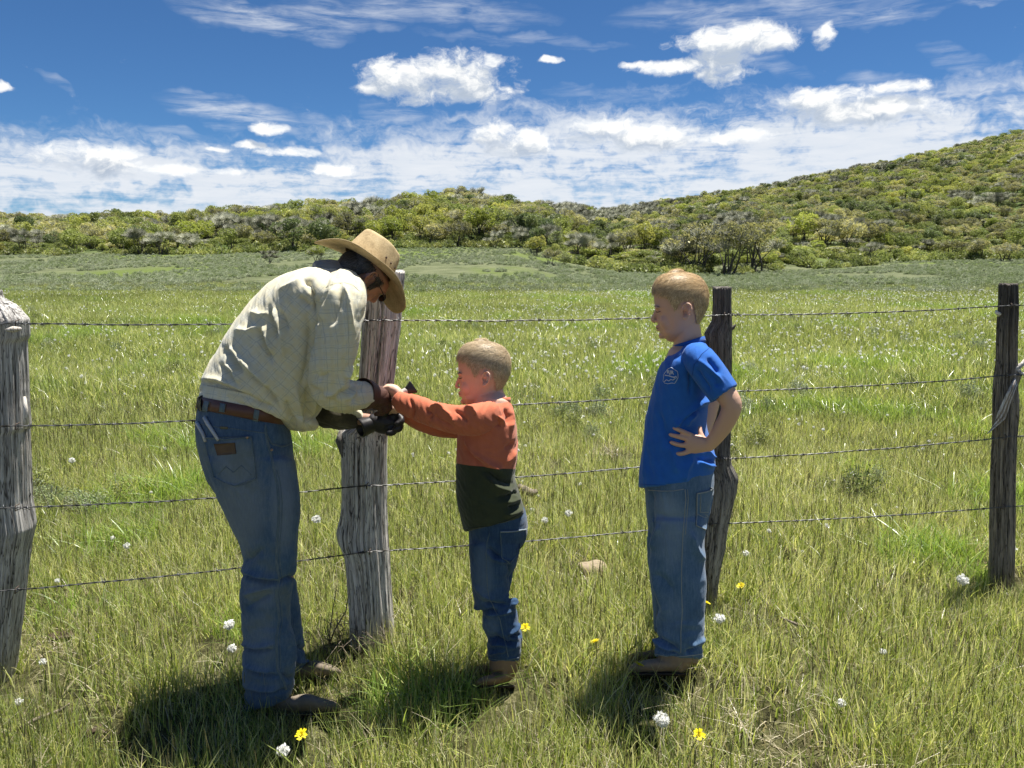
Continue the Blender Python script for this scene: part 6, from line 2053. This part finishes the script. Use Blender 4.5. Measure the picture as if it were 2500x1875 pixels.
line_on('hem', S, KJB, [c4(782, 168), c4(890, 165), c4(998, 148)], cloth('pale_hem', lambda t, r_: (.20, .24, .27, 1), .9), pk, 2.0, 2.4, 5)
line_on('stitching', S, KJB, [c4(782, 170), c4(790, 290), c4(797, 400), c4(862, 440), c4(960, 320)], m_stitch, pk, 1.1, 2.4, 5)
line_on('hem', S, KJB, [c4(680, 1262), c4(760, 1275), c4(860, 1275), c4(935, 1255)], m_stitch, kj, 1.3, .2, 5)
m_kboot = simple_mat('tan_boot_leather', (.26, .17, .10), .75, .2, .3, 30)
boot(S, 'boot', [R2((1196, 1600), (1264, 1600), -42, 32), R2((1196, 1640), (1262, 1640), -44, 30), Rg(1225, 1656, -52, 15, 28), Rg(1200, 1662, -64, 15, 26), Rg(1178, 1666, -74, 12, 22), Rg(1168, 1669, -78, 8, 14)], m_kboot, m_sole, kid, 1676, -50,
     [(1256, 20, 4), (1235, 24, 2), (1205, 25, -12), (1170, 16, -26)])
boot(S, 'boot', [R2((1204, 1590), (1262, 1590), 42, 28), Rg(1225, 1632, 42, 20, 26), Rg(1195, 1638, 42, 15, 24), Rg(1165, 1636, 40, 13, 22), Rg(1148, 1637, 38, 11, 15)], m_kboot, m_sole, kid, 1652, 42,
     [(1250, 18, 0), (1215, 21, 0), (1175, 21, -2), (1146, 12, -4)])

# ================================================================== the bigger boy
B = Fig(2.42)
boy = empty('person', (float(B.W([(1660, 1640, 0)])[0][0]), 2.42, 0))
tag(boy, 'person in bright blue t-shirt, the taller blond child, standing with hand on hip', 'person')
SKIN_B = skin_mat('tanned_fair_skin', (.62, .385, .28), (.74, .40, .30))


def c5(x, y): return (x / 2.72 + 1500, y / 2.72 + 640)
def c6(x, y): return (x / 2.91 + 1480, y / 2.91 + 1150)


FB = Fit((1668, 748, 0), .975, False, 0, 0)
pr = fit_prims(head_prims() + ear_prims(-1) + ear_prims(1), FB)
pr.append(loft([Rg(1676, 795, 0, 33, 36), Rg(1680, 825, 0, 34, 37), Rg(1680, 855, 0, 40, 46), Rg(1672, 885, 0, 46, 75)], 24))
pr.append(loft([Rg(1672, 885, 0, 50, 82), Rg(1660, 960, 0, 52, 82), Rg(1650, 1080, 0, 58, 74), Rg(1656, 1200, 0, 64, 80)], 24))
for q0 in (-44, 46):
    pr.append(loft([Rg(1658, 1200, q0, 48, 38), Rg(1665, 1370, q0, 36, 34), Rg(1668, 1480, q0, 29, 28), Rg(1668, 1590, q0, 20, 21)], 18))
# near arm, elbow out behind, hand on the hip
pr.append(loft([Rg(1706, 880, -92, 30, 28), Rg(1740, 925, -112, 28, 27), Rg(1772, 962, -122, 27, 26), Rg(1786, 988, -124, 26, 25), Rg(1781, 1012, -122, 24, 23), Rg(1763, 1045, -114, 22, 20), Rg(1744, 1072, -106, 18, 16), Rg(1728, 1088, -101, 17, 13)], 22))
pr.append(loft([Rg(1730, 1086, -101, 16, 13), Rg(1712, 1086, -100, 20, 11), Rg(1696, 1084, -97, 24, 10), Rg(1682, 1082, -94, 22, 8)], 18))
for pts in (((1690, 1064), (1672, 1056), (1657, 1049), (1646, 1045)), ((1686, 1074), (1664, 1068), (1648, 1064), (1637, 1061)), ((1685, 1086), (1665, 1087), (1650, 1084), (1639, 1080)), ((1690, 1099), (1674, 1105), (1662, 1108), (1652, 1107))):
    rr = (6.6, 6.2, 5.7, 5.0)
    pr.append(loft([Rg(x, y, -95 + (0, 1, 3, 6)[i], rr[i], 6.0) for i, (x, y) in enumerate(pts)], 10))
pr.append(loft([Rg(1718, 1074, -98, 7.5, 7), Rg(1712, 1062, -92, 6.6, 6.4), Rg(1709, 1052, -86, 6, 6), Rg(1709, 1044, -82, 5, 5)], 10))
# far arm hangs on the hidden side, also bent to the hip
pr.append(loft([Rg(1700, 885, 92, 30, 28), Rg(1735, 950, 112, 26, 26), Rg(1720, 1040, 110, 20, 19), Rg(1690, 1085, 98, 16, 12), Rg(1665, 1088, 94, 20, 9)], 18))
cv3 = carve(FB)
me = B.solid(pr, .0029, 2, lambda r_, nr: cv3(r_, nr))
rest_flush(me, [(1634, 790, 22, 18, .5), (1599, 780, 10, 10, .3), (1676, 757, 14, 20, .4), (1645, 1075, 20, 34, .3)])
B.part('body', me, SKIN_B, boy)
face_lines(B, FB, boy, m_dark, HB)
HBB = hair_mat('golden_blond_hair', [(.15, (.27, .17, .08)), (.5, (.58, .39, .19)), (.9, (.85, .66, .38))])
hair_obj(B, FB, HLINE, HBB, boy, 3.5, 12000, 19, .55, 35, lift=.42, side_len=.36)

TSH = cloth('blue_cotton_jersey', lambda t, r_: t.mix(t.noise(r_, 4, 4), (.018, .105, .40, 1), (.030, .155, .54, 1)), .85, .5, trans=.05)
tb = [loft([R2((1652, 850), (1716, 832), 0, 52), R2((1636, 866), (1728, 848), 0, 84), R2((1616, 886), (1740, 876), 0, 98), R2((1600, 920), (1736, 915), 0, 98), R2((1589, 967), (1728, 965), 0, 92), R2((1578, 1019), (1726, 1012), 0, 89),
            R2((1571, 1074), (1728, 1050), 0, 88), R2((1565, 1129), (1744, 1110), 0, 91), R2((1562, 1160), (1746, 1140), 0, 95), R2((1561, 1189), (1738, 1172), 0, 97)], 44, (.15, .02), 3)]
bf = [([c5(690, 900), c5(560, 930), c5(450, 1050), c5(390, 1100)], 7, 7), ([c5(600, 960), c5(500, 1010), c5(430, 1080)], 6, -7), ([c5(560, 990), c5(490, 1050), c5(480, 1090)], 6, 5), ([c5(500, 720), c5(505, 800), c5(500, 880)], 4, -4),
      ([c5(300, 1000), c5(330, 1100), c5(400, 1260)], 8, -4), ([c5(370, 1200), c5(390, 1300), c5(420, 1400)], 8, 5), ([c5(520, 1290), c5(480, 1380), c5(470, 1460)], 9, 5), ([c5(560, 1320), c5(620, 1350), c5(660, 1350)], 5, 6), ([c5(540, 1300), c5(600, 1320), c5(655, 1310)], 5, -5),
      ([c5(600, 1240), c5(640, 1290), c5(665, 1300)], 5, 5), ([c5(330, 640), c5(300, 700), c5(280, 780)], 5, -4), ([c5(580, 1100), c5(600, 1180), c5(610, 1240)], 5, -6), ([c5(230, 1150), c5(210, 1300), c5(200, 1450)], 10, 4), ([c5(430, 640), c5(410, 700), c5(400, 800)], 7, 3)]
me = B.solid(tb, .0036, 2, lambda r_, nr: folds(r_, nr, bf) + crumple(r_, 80, 120, 40, 3.4, 71) + crumple(r_, 50, 60, 18, .7, 73))
ts = B.part('t_shirt', me, TSH, boy); TB = bvh_of(me)
sb = [loft([Rg(1700, 872, -86, 38, 36), Rg(1722, 895, -108, 41, 38), Rg(1746, 930, -116, 40, 38), Rg(1768, 962, -120, 40, 38)], 32, (1, .02), 4)]
bf2 = [([c5(560, 650), c5(640, 720), c5(720, 800)], 5, 5), ([c5(620, 640), c5(660, 680), c5(700, 740)], 5, -6), ([c5(540, 700), c5(590, 790), c5(640, 860)], 6, -5), ([c5(640, 740), c5(680, 780), c5(690, 830)], 5, -4)]
# sleeve as an open tube with thickness so the hem is a real edge
me = B.solid(sb, .0034, 1, lambda r_, nr: folds(r_, nr, bf2) + crumple(r_, 50, 60, 16, 1.4, 75))
tsl = B.part('sleeve', me, TSH, ts); TSB = bvh_of(me)
m_bseam = cloth('blue_seam', lambda t, r_: (.014, .085, .33, 1), .9)
line_on('hem_seam', B, TSB, [c5(640, 935), c5(680, 905), c5(740, 865), c5(810, 835)], m_bseam, tsl, .9, .2, 5)
line_on('shoulder_seam', B, TSB, [c5(640, 560), c5(580, 610), c5(530, 680), c5(515, 760), c5(510, 830)], m_bseam, tsl, 1.0, .2, 5)
V, F = band(B, ((1684, 838, 0), (1, -.30, 0), 37, 47, 2.1), 7, 3); link('collar', raw_mesh(B, 'collar', V, F), m_bseam, ts)
line_on('hem_seam', B, TB, [(1562, 1182), (1610, 1184), (1660, 1184), (1706, 1178), (1736, 1166)], m_bseam, ts, .9, .2, 5)

# chest print: wavy outlined badge with the letters RJR and banner lines
m_print = simple_mat('pale_print', (.55, .60, .68), .8, .2, .1)
em = empty('chest_badge', (0, 0, 0)); em.parent = ts
BO = [(1639, 897), (1648, 903), (1654, 907), (1655, 914), (1655, 922), (1651, 930), (1647, 936), (1640, 935), (1631, 937), (1622, 935), (1619, 930), (1620, 922), (1621, 914), (1626, 907), (1629, 902), (1639, 897)]
line_on('badge_outline', B, TB, BO, m_print, ts, .65, .3, 2.5)
bpy.data.objects.remove(em)


def text_on(name, s, x0, y0, h, wfac, slant, fig, bvh, mat, parent, lift=.6):
    cu = bpy.data.curves.new('txt', 'FONT'); cu.body = s; cu.size = 1.0; cu.offset = .035; cu.resolution_u = 2
    o = bpy.data.objects.new('txt', cu); COL.objects.link(o)
    dg = bpy.context.evaluated_depsgraph_get(); me = bpy.data.meshes.new_from_object(o.evaluated_get(dg)); bpy.data.objects.remove(o)
    pts = [(x0 + v.co.x * h * wfac, y0 - v.co.y * h + slant * v.co.x * h) for v in me.vertices]
    for v, (p, nn) in zip(me.vertices, surf_pts(fig, bvh, pts, lift)): v.co = p
    me.name = name; me.materials.clear()
    return link(name, me, mat, parent)


text_on('badge_letters', 'RJR', 1628.0, 911.5, 12.0, .98, .14, B, TB, m_print, ts)
line_on('banner_line', B, TB, [(1624, 916), (1632, 917), (1641, 920), (1648, 921)], m_print, ts, 1.3, .3, 2)
line_on('banner_swirl', B, TB, [(1622, 932), (1627, 927), (1633, 930), (1638, 926), (1643, 928), (1648, 924)], m_print, ts, .8, .3, 1.5)
line_on('banner_swirl', B, TB, [(1645, 922), (1650, 918), (1652, 922), (1648, 923)], m_print, ts, .8, .3, 1.5)
text_on('badge_letters', 'RANCH', 1623.0, 934.0, 4.6, .95, .0, B, TB, m_print, ts) if False else None

DEN3 = cloth('faded_blue_denim', denim_col((.036, .080, .155), (.072, .135, .230), (.14, .21, .31), (.25, .32, .40), worn_spots=[(1640, 1290, 45, 110, .4), (1615, 1240, 40, 40, .3), (1640, 1500, 40, 60, .15)]), .9, .6)
jb = [loft([R2((1573, 1150), (1742, 1150), 0, 92), R2((1574, 1195), (1744, 1180), 0, 94), R2((1577, 1250), (1737, 1235), 0, 92), R2((1580, 1290), (1722, 1290), 0, 86)], 40, (.3, .5), 3),
      loft([R2((1584, 1270), (1728, 1275), -44, 52), R2((1588, 1320), (1719, 1320), -46, 52), R2((1592, 1370), (1720, 1370), -47, 50), R2((1599, 1430), (1724, 1420), -48, 50), R2((1612, 1478), (1721, 1478), -48, 50), R2((1608, 1530), (1718, 1528), -48, 50),
            R2((1598, 1566), (1717, 1572), -48, 50), R2((1600, 1600), (1714, 1606), -48, 48)], 28, (.4, .05), 3),
      loft([R2((1580, 1270), (1722, 1275), 46, 50), R2((1582, 1340), (1712, 1340), 48, 50), R2((1588, 1410), (1705, 1410), 48, 48), R2((1592, 1470), (1700, 1470), 48, 46), R2((1597, 1525), (1698, 1525), 48, 46), R2((1600, 1572), (1698, 1575), 48, 44)], 24, (.4, .05), 3)]
jf = [([c6(320, 560), c6(360, 800), c6(420, 980), c6(370, 1120)], 9, 5), ([c6(330, 1140), c6(360, 1190), c6(450, 1240), c6(520, 1270)], 5, -8), ([c6(330, 1180), c6(400, 1240), c6(480, 1270)], 5, 7), ([c6(340, 1240), c6(410, 1290), c6(520, 1310)], 5, -7),
      ([c6(560, 1290), c6(620, 1270), c6(690, 1240)], 5, -6), ([c6(580, 1240), c6(640, 1220), c6(690, 1190)], 6, 5), ([c6(600, 430), c6(640, 560), c6(690, 640)], 8, 5), ([c6(330, 560), c6(340, 460), c6(380, 380)], 7, 4), ([c6(320, 130), c6(316, 300), c6(318, 480)], 7, -5),
      ([c6(350, 720), c6(420, 780), c6(480, 860)], 9, -3), ([c6(360, 300), c6(440, 330), c6(530, 330)], 6, -2)]
me = B.solid(jb, .0038, 2, lambda r_, nr: folds(r_, nr, jf, True) * 1.15 + crumple(r_, 10, 60, 22, 3.0, 81) * np.clip((r_[:, 1] - 1480) / 60, .15, 1) + crumple(r_, 82, 130, 30, 2.2, 83))
bj = B.part('jeans', me, DEN3, boy); BJB = bvh_of(me)
m_st3 = cloth('pale_stitch', lambda t, r_: (.26, .28, .28, 1), .9)
sm = [c6(560, 130), c6(565, 200), c6(555, 330), c6(545, 450), c6(540, 560), c6(535, 700), c6(535, 850), c6(540, 1000), c6(530, 1150), c6(530, 1290)]
line_on('seam', B, BJB, sm, m_st3, bj, 1.1, .3, 6)
line_on('stitching', B, BJB, [(x + 6, y) for x, y in sm[:4]], m_st3, bj, .8, .3, 6)
line_on('front_pocket_edge', B, BJB, [c6(300, 135), c6(400, 142), c6(480, 140), c6(550, 128)], m_st3, bj, 1.0, .3, 5)
pk = patch('back_pocket', B, BJB, (c6(642, 155), c6(772, 120), c6(705, 415), c6(635, 385)), DEN3, bj, 2, 10)
line_on('hem', B, BJB, [c6(642, 157), c6(710, 145), c6(770, 122)], m_st3, pk, 1.5, 2.4, 5)
line_on('stitching', B, BJB, [c6(642, 157), c6(640, 270), c6(636, 385), c6(700, 412)], m_st3, pk, 1.2, 2.4, 5)
line_on('stitching', B, BJB, [c6(668, 165), c6(664, 290), c6(720, 290)], m_st3, pk, .8, 2.4, 5)
line_on('stitching', B, BJB, [c6(640, 300), c6(690, 330), c6(735, 320)], m_st3, pk, .8, 2.4, 5)
line_on('hem', B, BJB, [c6(345, 1300), c6(450, 1320), c6(560, 1315), c6(680, 1300)], m_st3, bj, 1.4, .2, 6)
m_bboot = simple_mat('grey_tan_shoe_leather', (.27, .20, .14), .8, .2, .3, 30)
boot(B, 'shoe', [R2((1608, 1590), (1704, 1590), -48, 36), R2((1606, 1622), (1702, 1618), -49, 34), Rg(1650, 1624, -50, 19, 32), Rg(1605, 1626, -52, 19, 30), Rg(1572, 1628, -54, 16, 29), Rg(1550, 1631, -55, 13, 22), Rg(1541, 1634, -55, 8, 12)], m_bboot, m_sole, boy, 1646, -50,
     [(1700, 26, 2), (1660, 28, 0), (1600, 30, -2), (1565, 29, -4), (1540, 15, -5)])
boot(B, 'shoe', [R2((1610, 1570), (1690, 1570), 46, 32), R2((1606, 1598), (1690, 1595), 45, 31), Rg(1640, 1599, 44, 17, 29), Rg(1600, 1602, 42, 16, 28), Rg(1565, 1604, 40, 13, 26), Rg(1545, 1606, 39, 11, 19), Rg(1535, 1608, 38, 7, 11)], m_bboot, m_sole, boy, 1620, 44,
     [(1680, 24, 2), (1640, 26, 0), (1590, 28, -2), (1556, 26, -5), (1534, 13, -7)])
# ------------------------------------------------------------------ dandelions and small things lying in the grass
m_puff, t, out = material('dandelion_fluff')
leaf_shader(t, out, (.86, .86, .82, 1), .45, .8, .05)
m_stem = simple_mat('dandelion_stem', (.16, .20, .07), .7, .2)
m_yel, t, out = material('dandelion_petals')
leaf_shader(t, out, (.85, .74, .03, 1), .35, .7, .05)


def puff_mesh(seed, r=.016, fine=True):
    """seed head: fine rays with tiny parachutes round a small core"""
    r_ = np.random.default_rng(seed); n = 70 if fine else 26
    d = r_.normal(size=(n, 3)); d /= np.linalg.norm(d, axis=1)[:, None]
    P0 = d * .003; P1 = d * r * r_.uniform(.8, 1.05, (n, 1))
    A = sticks(P0, P1, np.full(n, .00035), np.full(n, .00035), 3)
    V, Q = cards(P1, r * .42, 0, r_)
    V2, Q2 = cards(P1 * .8, r * .42, 0, r_)
    V, Q, mi = join([(A[0], A[1], 0), (V, Q, 0), (V2, Q2, 0)])
    me = mesh_fast('seed_head', V, Q); me.materials.append(m_puff)
    return me


def flower_mesh(seed):
    r_ = np.random.default_rng(seed); n = 60
    a_ = r_.uniform(0, 6.28, n); rr = r_.uniform(.004, .019, n)
    V, Q = [], []
    for i in range(n):
        c_, s_ = math.cos(a_[i]), math.sin(a_[i]); z0 = .004 * (1 - rr[i] / .019); tx, ty = -s_ * .0022, c_ * .0022
        o = len(V)
        V += [(c_ * .001 - tx, s_ * .001 - ty, 0), (c_ * .001 + tx, s_ * .001 + ty, 0), (c_ * rr[i] + tx, s_ * rr[i] + ty, .004 + z0), (c_ * rr[i] - tx, s_ * rr[i] - ty, .004 + z0)]
        Q.append((o, o + 1, o + 2, o + 3))
    me = mesh_fast('flower_head', np.array(V), np.array(Q)); me.materials.append(m_yel)
    return me


PUFF = [puff_mesh(500 + k, .0155 + .002 * k) for k in range(4)]
FLOW = [flower_mesh(520 + k) for k in range(2)]


def stem_mesh(h, seed):
    r_ = np.random.default_rng(seed); b = r_.normal(0, .02, 2)
    V, Q = tube([(0, 0, -.01), (b[0] * .3, b[1] * .3, h * .4), (b[0], b[1], h)], [.0018, .0016, .0013], 5)
    me = mesh_fast('stem', V, Q, True); me.materials.append(m_stem)
    return me, (b[0], b[1], h)


STEMS = [stem_mesh(h, 540 + i) for i, h in enumerate((.10, .13, .16, .19, .22, .14))]


def dandelion(x, y, k, head, label, group, scale=1.0, name='dandelion'):
    e = empty(name, (x, y, float(ground_z(x, y)))); e.rotation_euler = (0, 0, random.uniform(0, 6.28)); e.scale = (scale,) * 3
    tag(e, label, 'dandelion', group)
    sm, tip = STEMS[k % len(STEMS)]
    for nm, me, lc in (('stem', sm, (0, 0, 0)), (('seed_head' if head is not FLOW else 'flower_head'), head[k % len(head)], tip)):
        o = bpy.data.objects.new(nm, me); COL.objects.link(o); o.parent = e; o.location = lc
        if nm == 'flower_head': o.rotation_euler = (R(-25), 0, 0)
    return e


def dand_px(px, py, k, head, label, group=None, scale=1.0):
    """head seen at that pixel: stand the stem so that its head projects there"""
    h = STEMS[k % len(STEMS)][1][2] * scale
    d = px_dir(px, py); t_ = (CAM_H - h) / -d.z
    return dandelion(d.x * t_, d.y * t_, k, head, label, group, scale)


for px, py, k, lab in ((745, 1820, 5, 'yellow dandelion flower in the shade of the near boot'), (1668, 1808, 1, 'yellow dandelion flower below the white seed head near the bottom edge'), (1731, 1485, 3, 'yellow dandelion flower at the foot of the post behind the blue shirt'),
                       (1450, 1580, 0, 'yellow dandelion flower between the two children'), (1294, 1552, 5, 'small yellow dandelion behind the knee of the smaller child'), (1808, 1442, 0, 'small yellow dandelion in the grass right of the crooked post'),
                       (1560, 1635, 0, 'yellow dandelion by the shoes of the taller child')):
    dand_px(px, py, k, FLOW, lab)
for px, py, k, s_, lab in ((688, 1845, 0, 1.0, 'big white dandelion seed head below the near boot, at the bottom edge'), (1658, 1778, 1, 1.15, 'big white dandelion seed head at the bottom edge, above a yellow flower'), (541, 1538, 5, 1.0, 'white dandelion seed head left of the jeans, upper of two'),
                           (564, 1590, 0, .9, 'white dandelion seed head left of the jeans, lower of two'), (28, 1728, 1, .6, 'tiny white dandelion head by the foot of the left post'), (105, 1620, 0, .7, 'small white dandelion head right of the left post'),
                           (1772, 1510, 1, 1.0, 'white dandelion seed head right of the foot of the crooked post'), (2353, 1426, 3, .9, 'white dandelion seed head left of the slim right post'), (2481, 1342, 2, .8, 'white dandelion seed head beyond the slim right post'),
                           (322, 1328, 5, .8, 'white dandelion seed head above the lowest wire left of the man'), (277, 1314, 0, .7, 'pale dandelion head left of the one above the lowest wire'), (768, 1275, 2, 1.0, 'white dandelion seed head between the man and the middle post'),
                           (1376, 1263, 1, 1.0, 'white dandelion seed head right of the smaller child, upper of two'), (1330, 1275, 0, 1.0, 'white dandelion seed head right of the smaller child, lower of two'), (1801, 1357, 1, .8, 'white dandelion seed head in the grass right of the crooked post'),
                           (173, 1121, 2, .9, 'white dandelion seed head beyond the second wire near the left post'), (2052, 1725, 0, .8, 'pale dandelion head in the near grass on the right'), (2165, 1595, 1, .6, 'small white dandelion head in the right foreground grass')):
    dand_px(px, py, k, PUFF, lab, None, s_)

# the many seed heads of the meadow, in drifts; the nearest are single flowers
N = 26000
Yd = 2.9 + (rs.uniform(0, 1, N) ** .62) * 24.5; ud = rs.uniform(-.9, .95, N); Xd = ud * Yd
dens = .09 + np.clip(fbm2(Xd * .55, Yd, 2.6, 61, 3) * 2.6 + .22 + .32 * (ud > .02) + .18 * np.clip(ud, 0, 1), 0, 1) * np.clip((Yd - 3) / 5, .12, 1) * .55
dens *= np.where(ud < .0, .55, 1.0)
kp = rs.uniform(0, 1, N) < dens * .95
Xd, Yd = Xd[kp], Yd[kp]
Zd = ground_z(Xd, Yd)
pxd, pyd = px_of(Xd, Yd, Zd + .15)
vis = (pxd > 0) & (pxd < 2500)
o_ = np.argsort(np.where(vis, Yd, 1e9))
NIND = 270
def DSPOT(px):
    for lim_, nm in ((170, 'right next to the left post'), (330, 'left of the man'), (500, 'near the back of the man'), (720, 'behind the man'), (960, 'near the middle post'), (1110, 'below the reaching arm'), (1290, 'behind the smaller child'),
                     (1430, 'right of the smaller child'), (1570, 'left of the taller child'), (1760, 'behind the taller child'), (1900, 'right of the taller child'), (2060, 'between the right posts, left part'), (2230, 'between the right posts, right part'), (2400, 'left of the slim right post')):
        if px < lim_: return nm
    return 'at the right edge'


reg = lambda px: 'left of the man' if px < 470 else ('behind the man' if px < 900 else ('between the middle post and the taller child' if px < 1560 else 'right of the taller child'))
for i in ([] if DEV else o_[:NIND]):
    rg = spot_name(pxd[i]).replace('above', 'below the hills over').replace('behind the hat', 'in line with the hat') if False else DSPOT(pxd[i])
    dp = 'close behind the fence' if Yd[i] < 4.2 else ('a few steps behind the fence' if Yd[i] < 5.4 else 'farther behind the fence')
    dandelion(Xd[i], Yd[i], int(i), PUFF, 'small white dandelion head %s, %s' % (dp, rg), 'white dandelion heads %s %s' % (dp, rg), rs.uniform(.32, .6))
rest = o_[NIND:]


def whole_puff(k):
    V, Q = tube([(0, 0, -.01), (.01, 0, .08), (.012, .005, .155 + .02 * k)], [.0016, .0015, .0012], 4)
    me = puff_mesh(560 + k, .0175, False); n = len(me.vertices); co = np.empty(n * 3, np.float32); me.vertices.foreach_get('co', co); co = co.reshape(-1, 3) + (.012, .005, .155 + .02 * k)
    qq = np.array([tuple(p.vertices) for p in me.polygons])
    V, Q, mi = join([(V, Q, 1), (co, qq, 0)]); m2 = mesh_fast('dandelion_whole', V, Q); m2.materials.append(m_puff); m2.materials.append(m_stem); m2.polygons.foreach_set('material_index', mi.astype(np.int32))
    return m2


n = len(rest)
dn = scatter('dandelion_drift', np.stack([Xd[rest], Yd[rest], Zd[rest]], 1), np.stack([np.zeros(n), np.zeros(n), rs.uniform(0, 6.28, n)], 1), rs.uniform(.45, 1.05, n) ** 1.2, rs.integers(0, 3, n), [whole_puff(k) for k in range(3)])
tag(dn, 'white dandelion seed heads dotted over the far meadow', 'dandelions', kind='stuff')
print('dandelions', n)

# stones, clods, sticks
m_stone = simple_mat('tan_lichened_stone', (.30, .24, .17), .9, .1, .4, 30, bump=.6)
m_clod = simple_mat('dark_earth', (.07, .052, .036), .95, .05, .5, 60, bump=.8)
m_stick = wood_mat('dry_stick_wood', [(.3, (.10, .08, .06)), (.5, (.24, .20, .15)), (.75, (.40, .35, .28))])


def lay(px, py, me, mat, name, label, cat, dz=.0):
    x, y = gp_px(px, py)
    o = link(name, me, mat); o.location = (x, y, float(ground_z(x, y)) + dz); tag(o, label, cat); return o


lay(1450, 1403, rock_mesh(1, .075, .055, .035), m_stone, 'stone', 'flat reddish tan stone lying in the grass between the children', 'stone', .02)
lay(1932, 1372, rock_mesh(2, .04, .03, .035, .5), m_clod, 'earth_clod', 'dark earth clod with a hollow in the grass right of the crooked post', 'clod', .015)
lay(993, 1468, rock_mesh(3, .045, .035, .03, .5), m_clod, 'earth_clod', 'dark clod of earth just right of the middle post', 'clod', .015)
lay(235, 1808, rock_mesh(4, .04, .03, .025, .5), m_clod, 'earth_clod', 'dark crumbly clod in the left foreground', 'clod', .012)
lay(150, 1560, rock_mesh(5, .05, .03, .02, .5), m_clod, 'earth_clod', 'dark patch of earth right of the left post', 'clod', .008)


def gpt(px, py, h=.02):
    d = px_dir(px, py); t_ = (CAM_H - h) / -d.z
    return Vector((d.x * t_, d.y * t_, h + float(ground_z(d.x * t_, d.y * t_))))


def stick(pts, rr, name, label, cat='stick', mat=None):
    o = tube_obj(name, [gpt(*p) for p in pts], rr, mat or m_stick, None, 7); tag(o, label, cat); return o


stick([(20, 1795, .03), (90, 1760, .05), (150, 1738, .06), (170, 1722, .09)], [.004, .007, .006, .002], 'dry_stick', 'dry curved stick lying in the grass at the lower left')
stick([(1268, 1195, .06), (1282, 1202, .07), (1300, 1210, .06), (1312, 1205, .07)], [.022, .026, .024, .012], 'driftwood_piece', 'short dark piece of old wood lying behind the smaller child', 'wood')
stick([(1905, 1518, .05), (1945, 1535, .05), (1990, 1545, .04)], [.004, .006, .002], 'pale_stick', 'short pale broken stick in the grass in front of the right posts')
stick([(800, 1590, .02), (818, 1545, .10), (845, 1500, .20), (852, 1455, .32)], [.0035, .003, .0025, .001], 'dry_weed_stalk', 'dark bent weed stalk leaning against the middle post', 'weed')
stick([(800, 1600, .01), (812, 1500, .16), (822, 1440, .30)], [.0025, .002, .001], 'dry_weed_stalk', 'straight straw coloured weed stalk left of the middle post', 'weed')
stick([(2000, 1460, .22), (1994, 1440, .27)], [.001, .001], 'dry_weed_stalk', 'tiny weed stalk in the right hand grass', 'weed') if False else None
# dead weeds tangled round the foot of the middle post
wv_, wq_ = [], []; off = 0
for i in range(70):
    a_ = random.uniform(0, 6.28); r0 = random.uniform(.05, .13); cx_, cy_ = P_at(905, 1590, pY[1]).x, pY[1]
    p0 = Vector((cx_ - .04 + r0 * math.cos(a_), cy_ - .05 + r0 * math.sin(a_), 0)); p1 = p0 + Vector((random.gauss(-.02, .04), random.gauss(0, .03), random.uniform(.06, .14))); p2 = p1 + Vector((random.gauss(0, .07), random.gauss(0, .05), random.uniform(-.04, .05)))
    V, Q = tube([p0, p1, p2], [.0014, .0012, .0006], 4); wv_.append(V); wq_.append(Q + off); off += len(V)
me = mesh_fast('dead_weeds', np.concatenate(wv_), np.concatenate(wq_), True); fattr(me, 'wood', np.concatenate(wv_), 'FLOAT_VECTOR')
o = link('dead_weeds', me, m_stick); tag(o, 'tangle of dead weeds round the foot of the middle post', 'weeds', kind='stuff')

# the low sage bush beyond the wires at the left
for px, py, s_, lab in ((130, 1245, .34, 'pale sage bush beyond the third wire next to the left post, left half'), (215, 1250, .30, 'pale sage bush beyond the third wire, the right one of the pair'), (1560, 1020, .0, ''), (2290, 1090, .0, '')):
    if s_ == 0: continue
    x, y = gp_px(px, py)
    e = empty('sage_bush', (x, y, float(ground_z(x, y)) - .02)); tag(e, lab, 'bush')
    me = bush_mesh(int(px), 3500, m_sage, .017, .5, 60)
    o = bpy.data.objects.new('foliage', me); COL.objects.link(o); o.parent = e; o.scale = (s_ * 1.5, s_, s_ * .95)
# grey green weed plants dotted through the middle meadow
N = 260; Yw = rs.uniform(4.2, 20, N); Xw = rs.uniform(-.8, .8, N) * Yw; kp = fbm2(Xw, Yw, 3, 77, 2) > .02; Xw, Yw = Xw[kp], Yw[kp]; n = len(Xw)
wp = scatter('meadow_weeds', np.stack([Xw, Yw, ground_z(Xw, Yw)], 1), np.stack([np.zeros(n), np.zeros(n), rs.uniform(0, 6.28, n)], 1), rs.uniform(.14, .30, n), rs.integers(0, 2, n), [bush_mesh(600 + k, 800, m_sage if k else LEAF['green'], .035, .8) for k in range(2)])
tag(wp, 'grey green leafy weeds scattered through the meadow', 'weeds', kind='stuff')
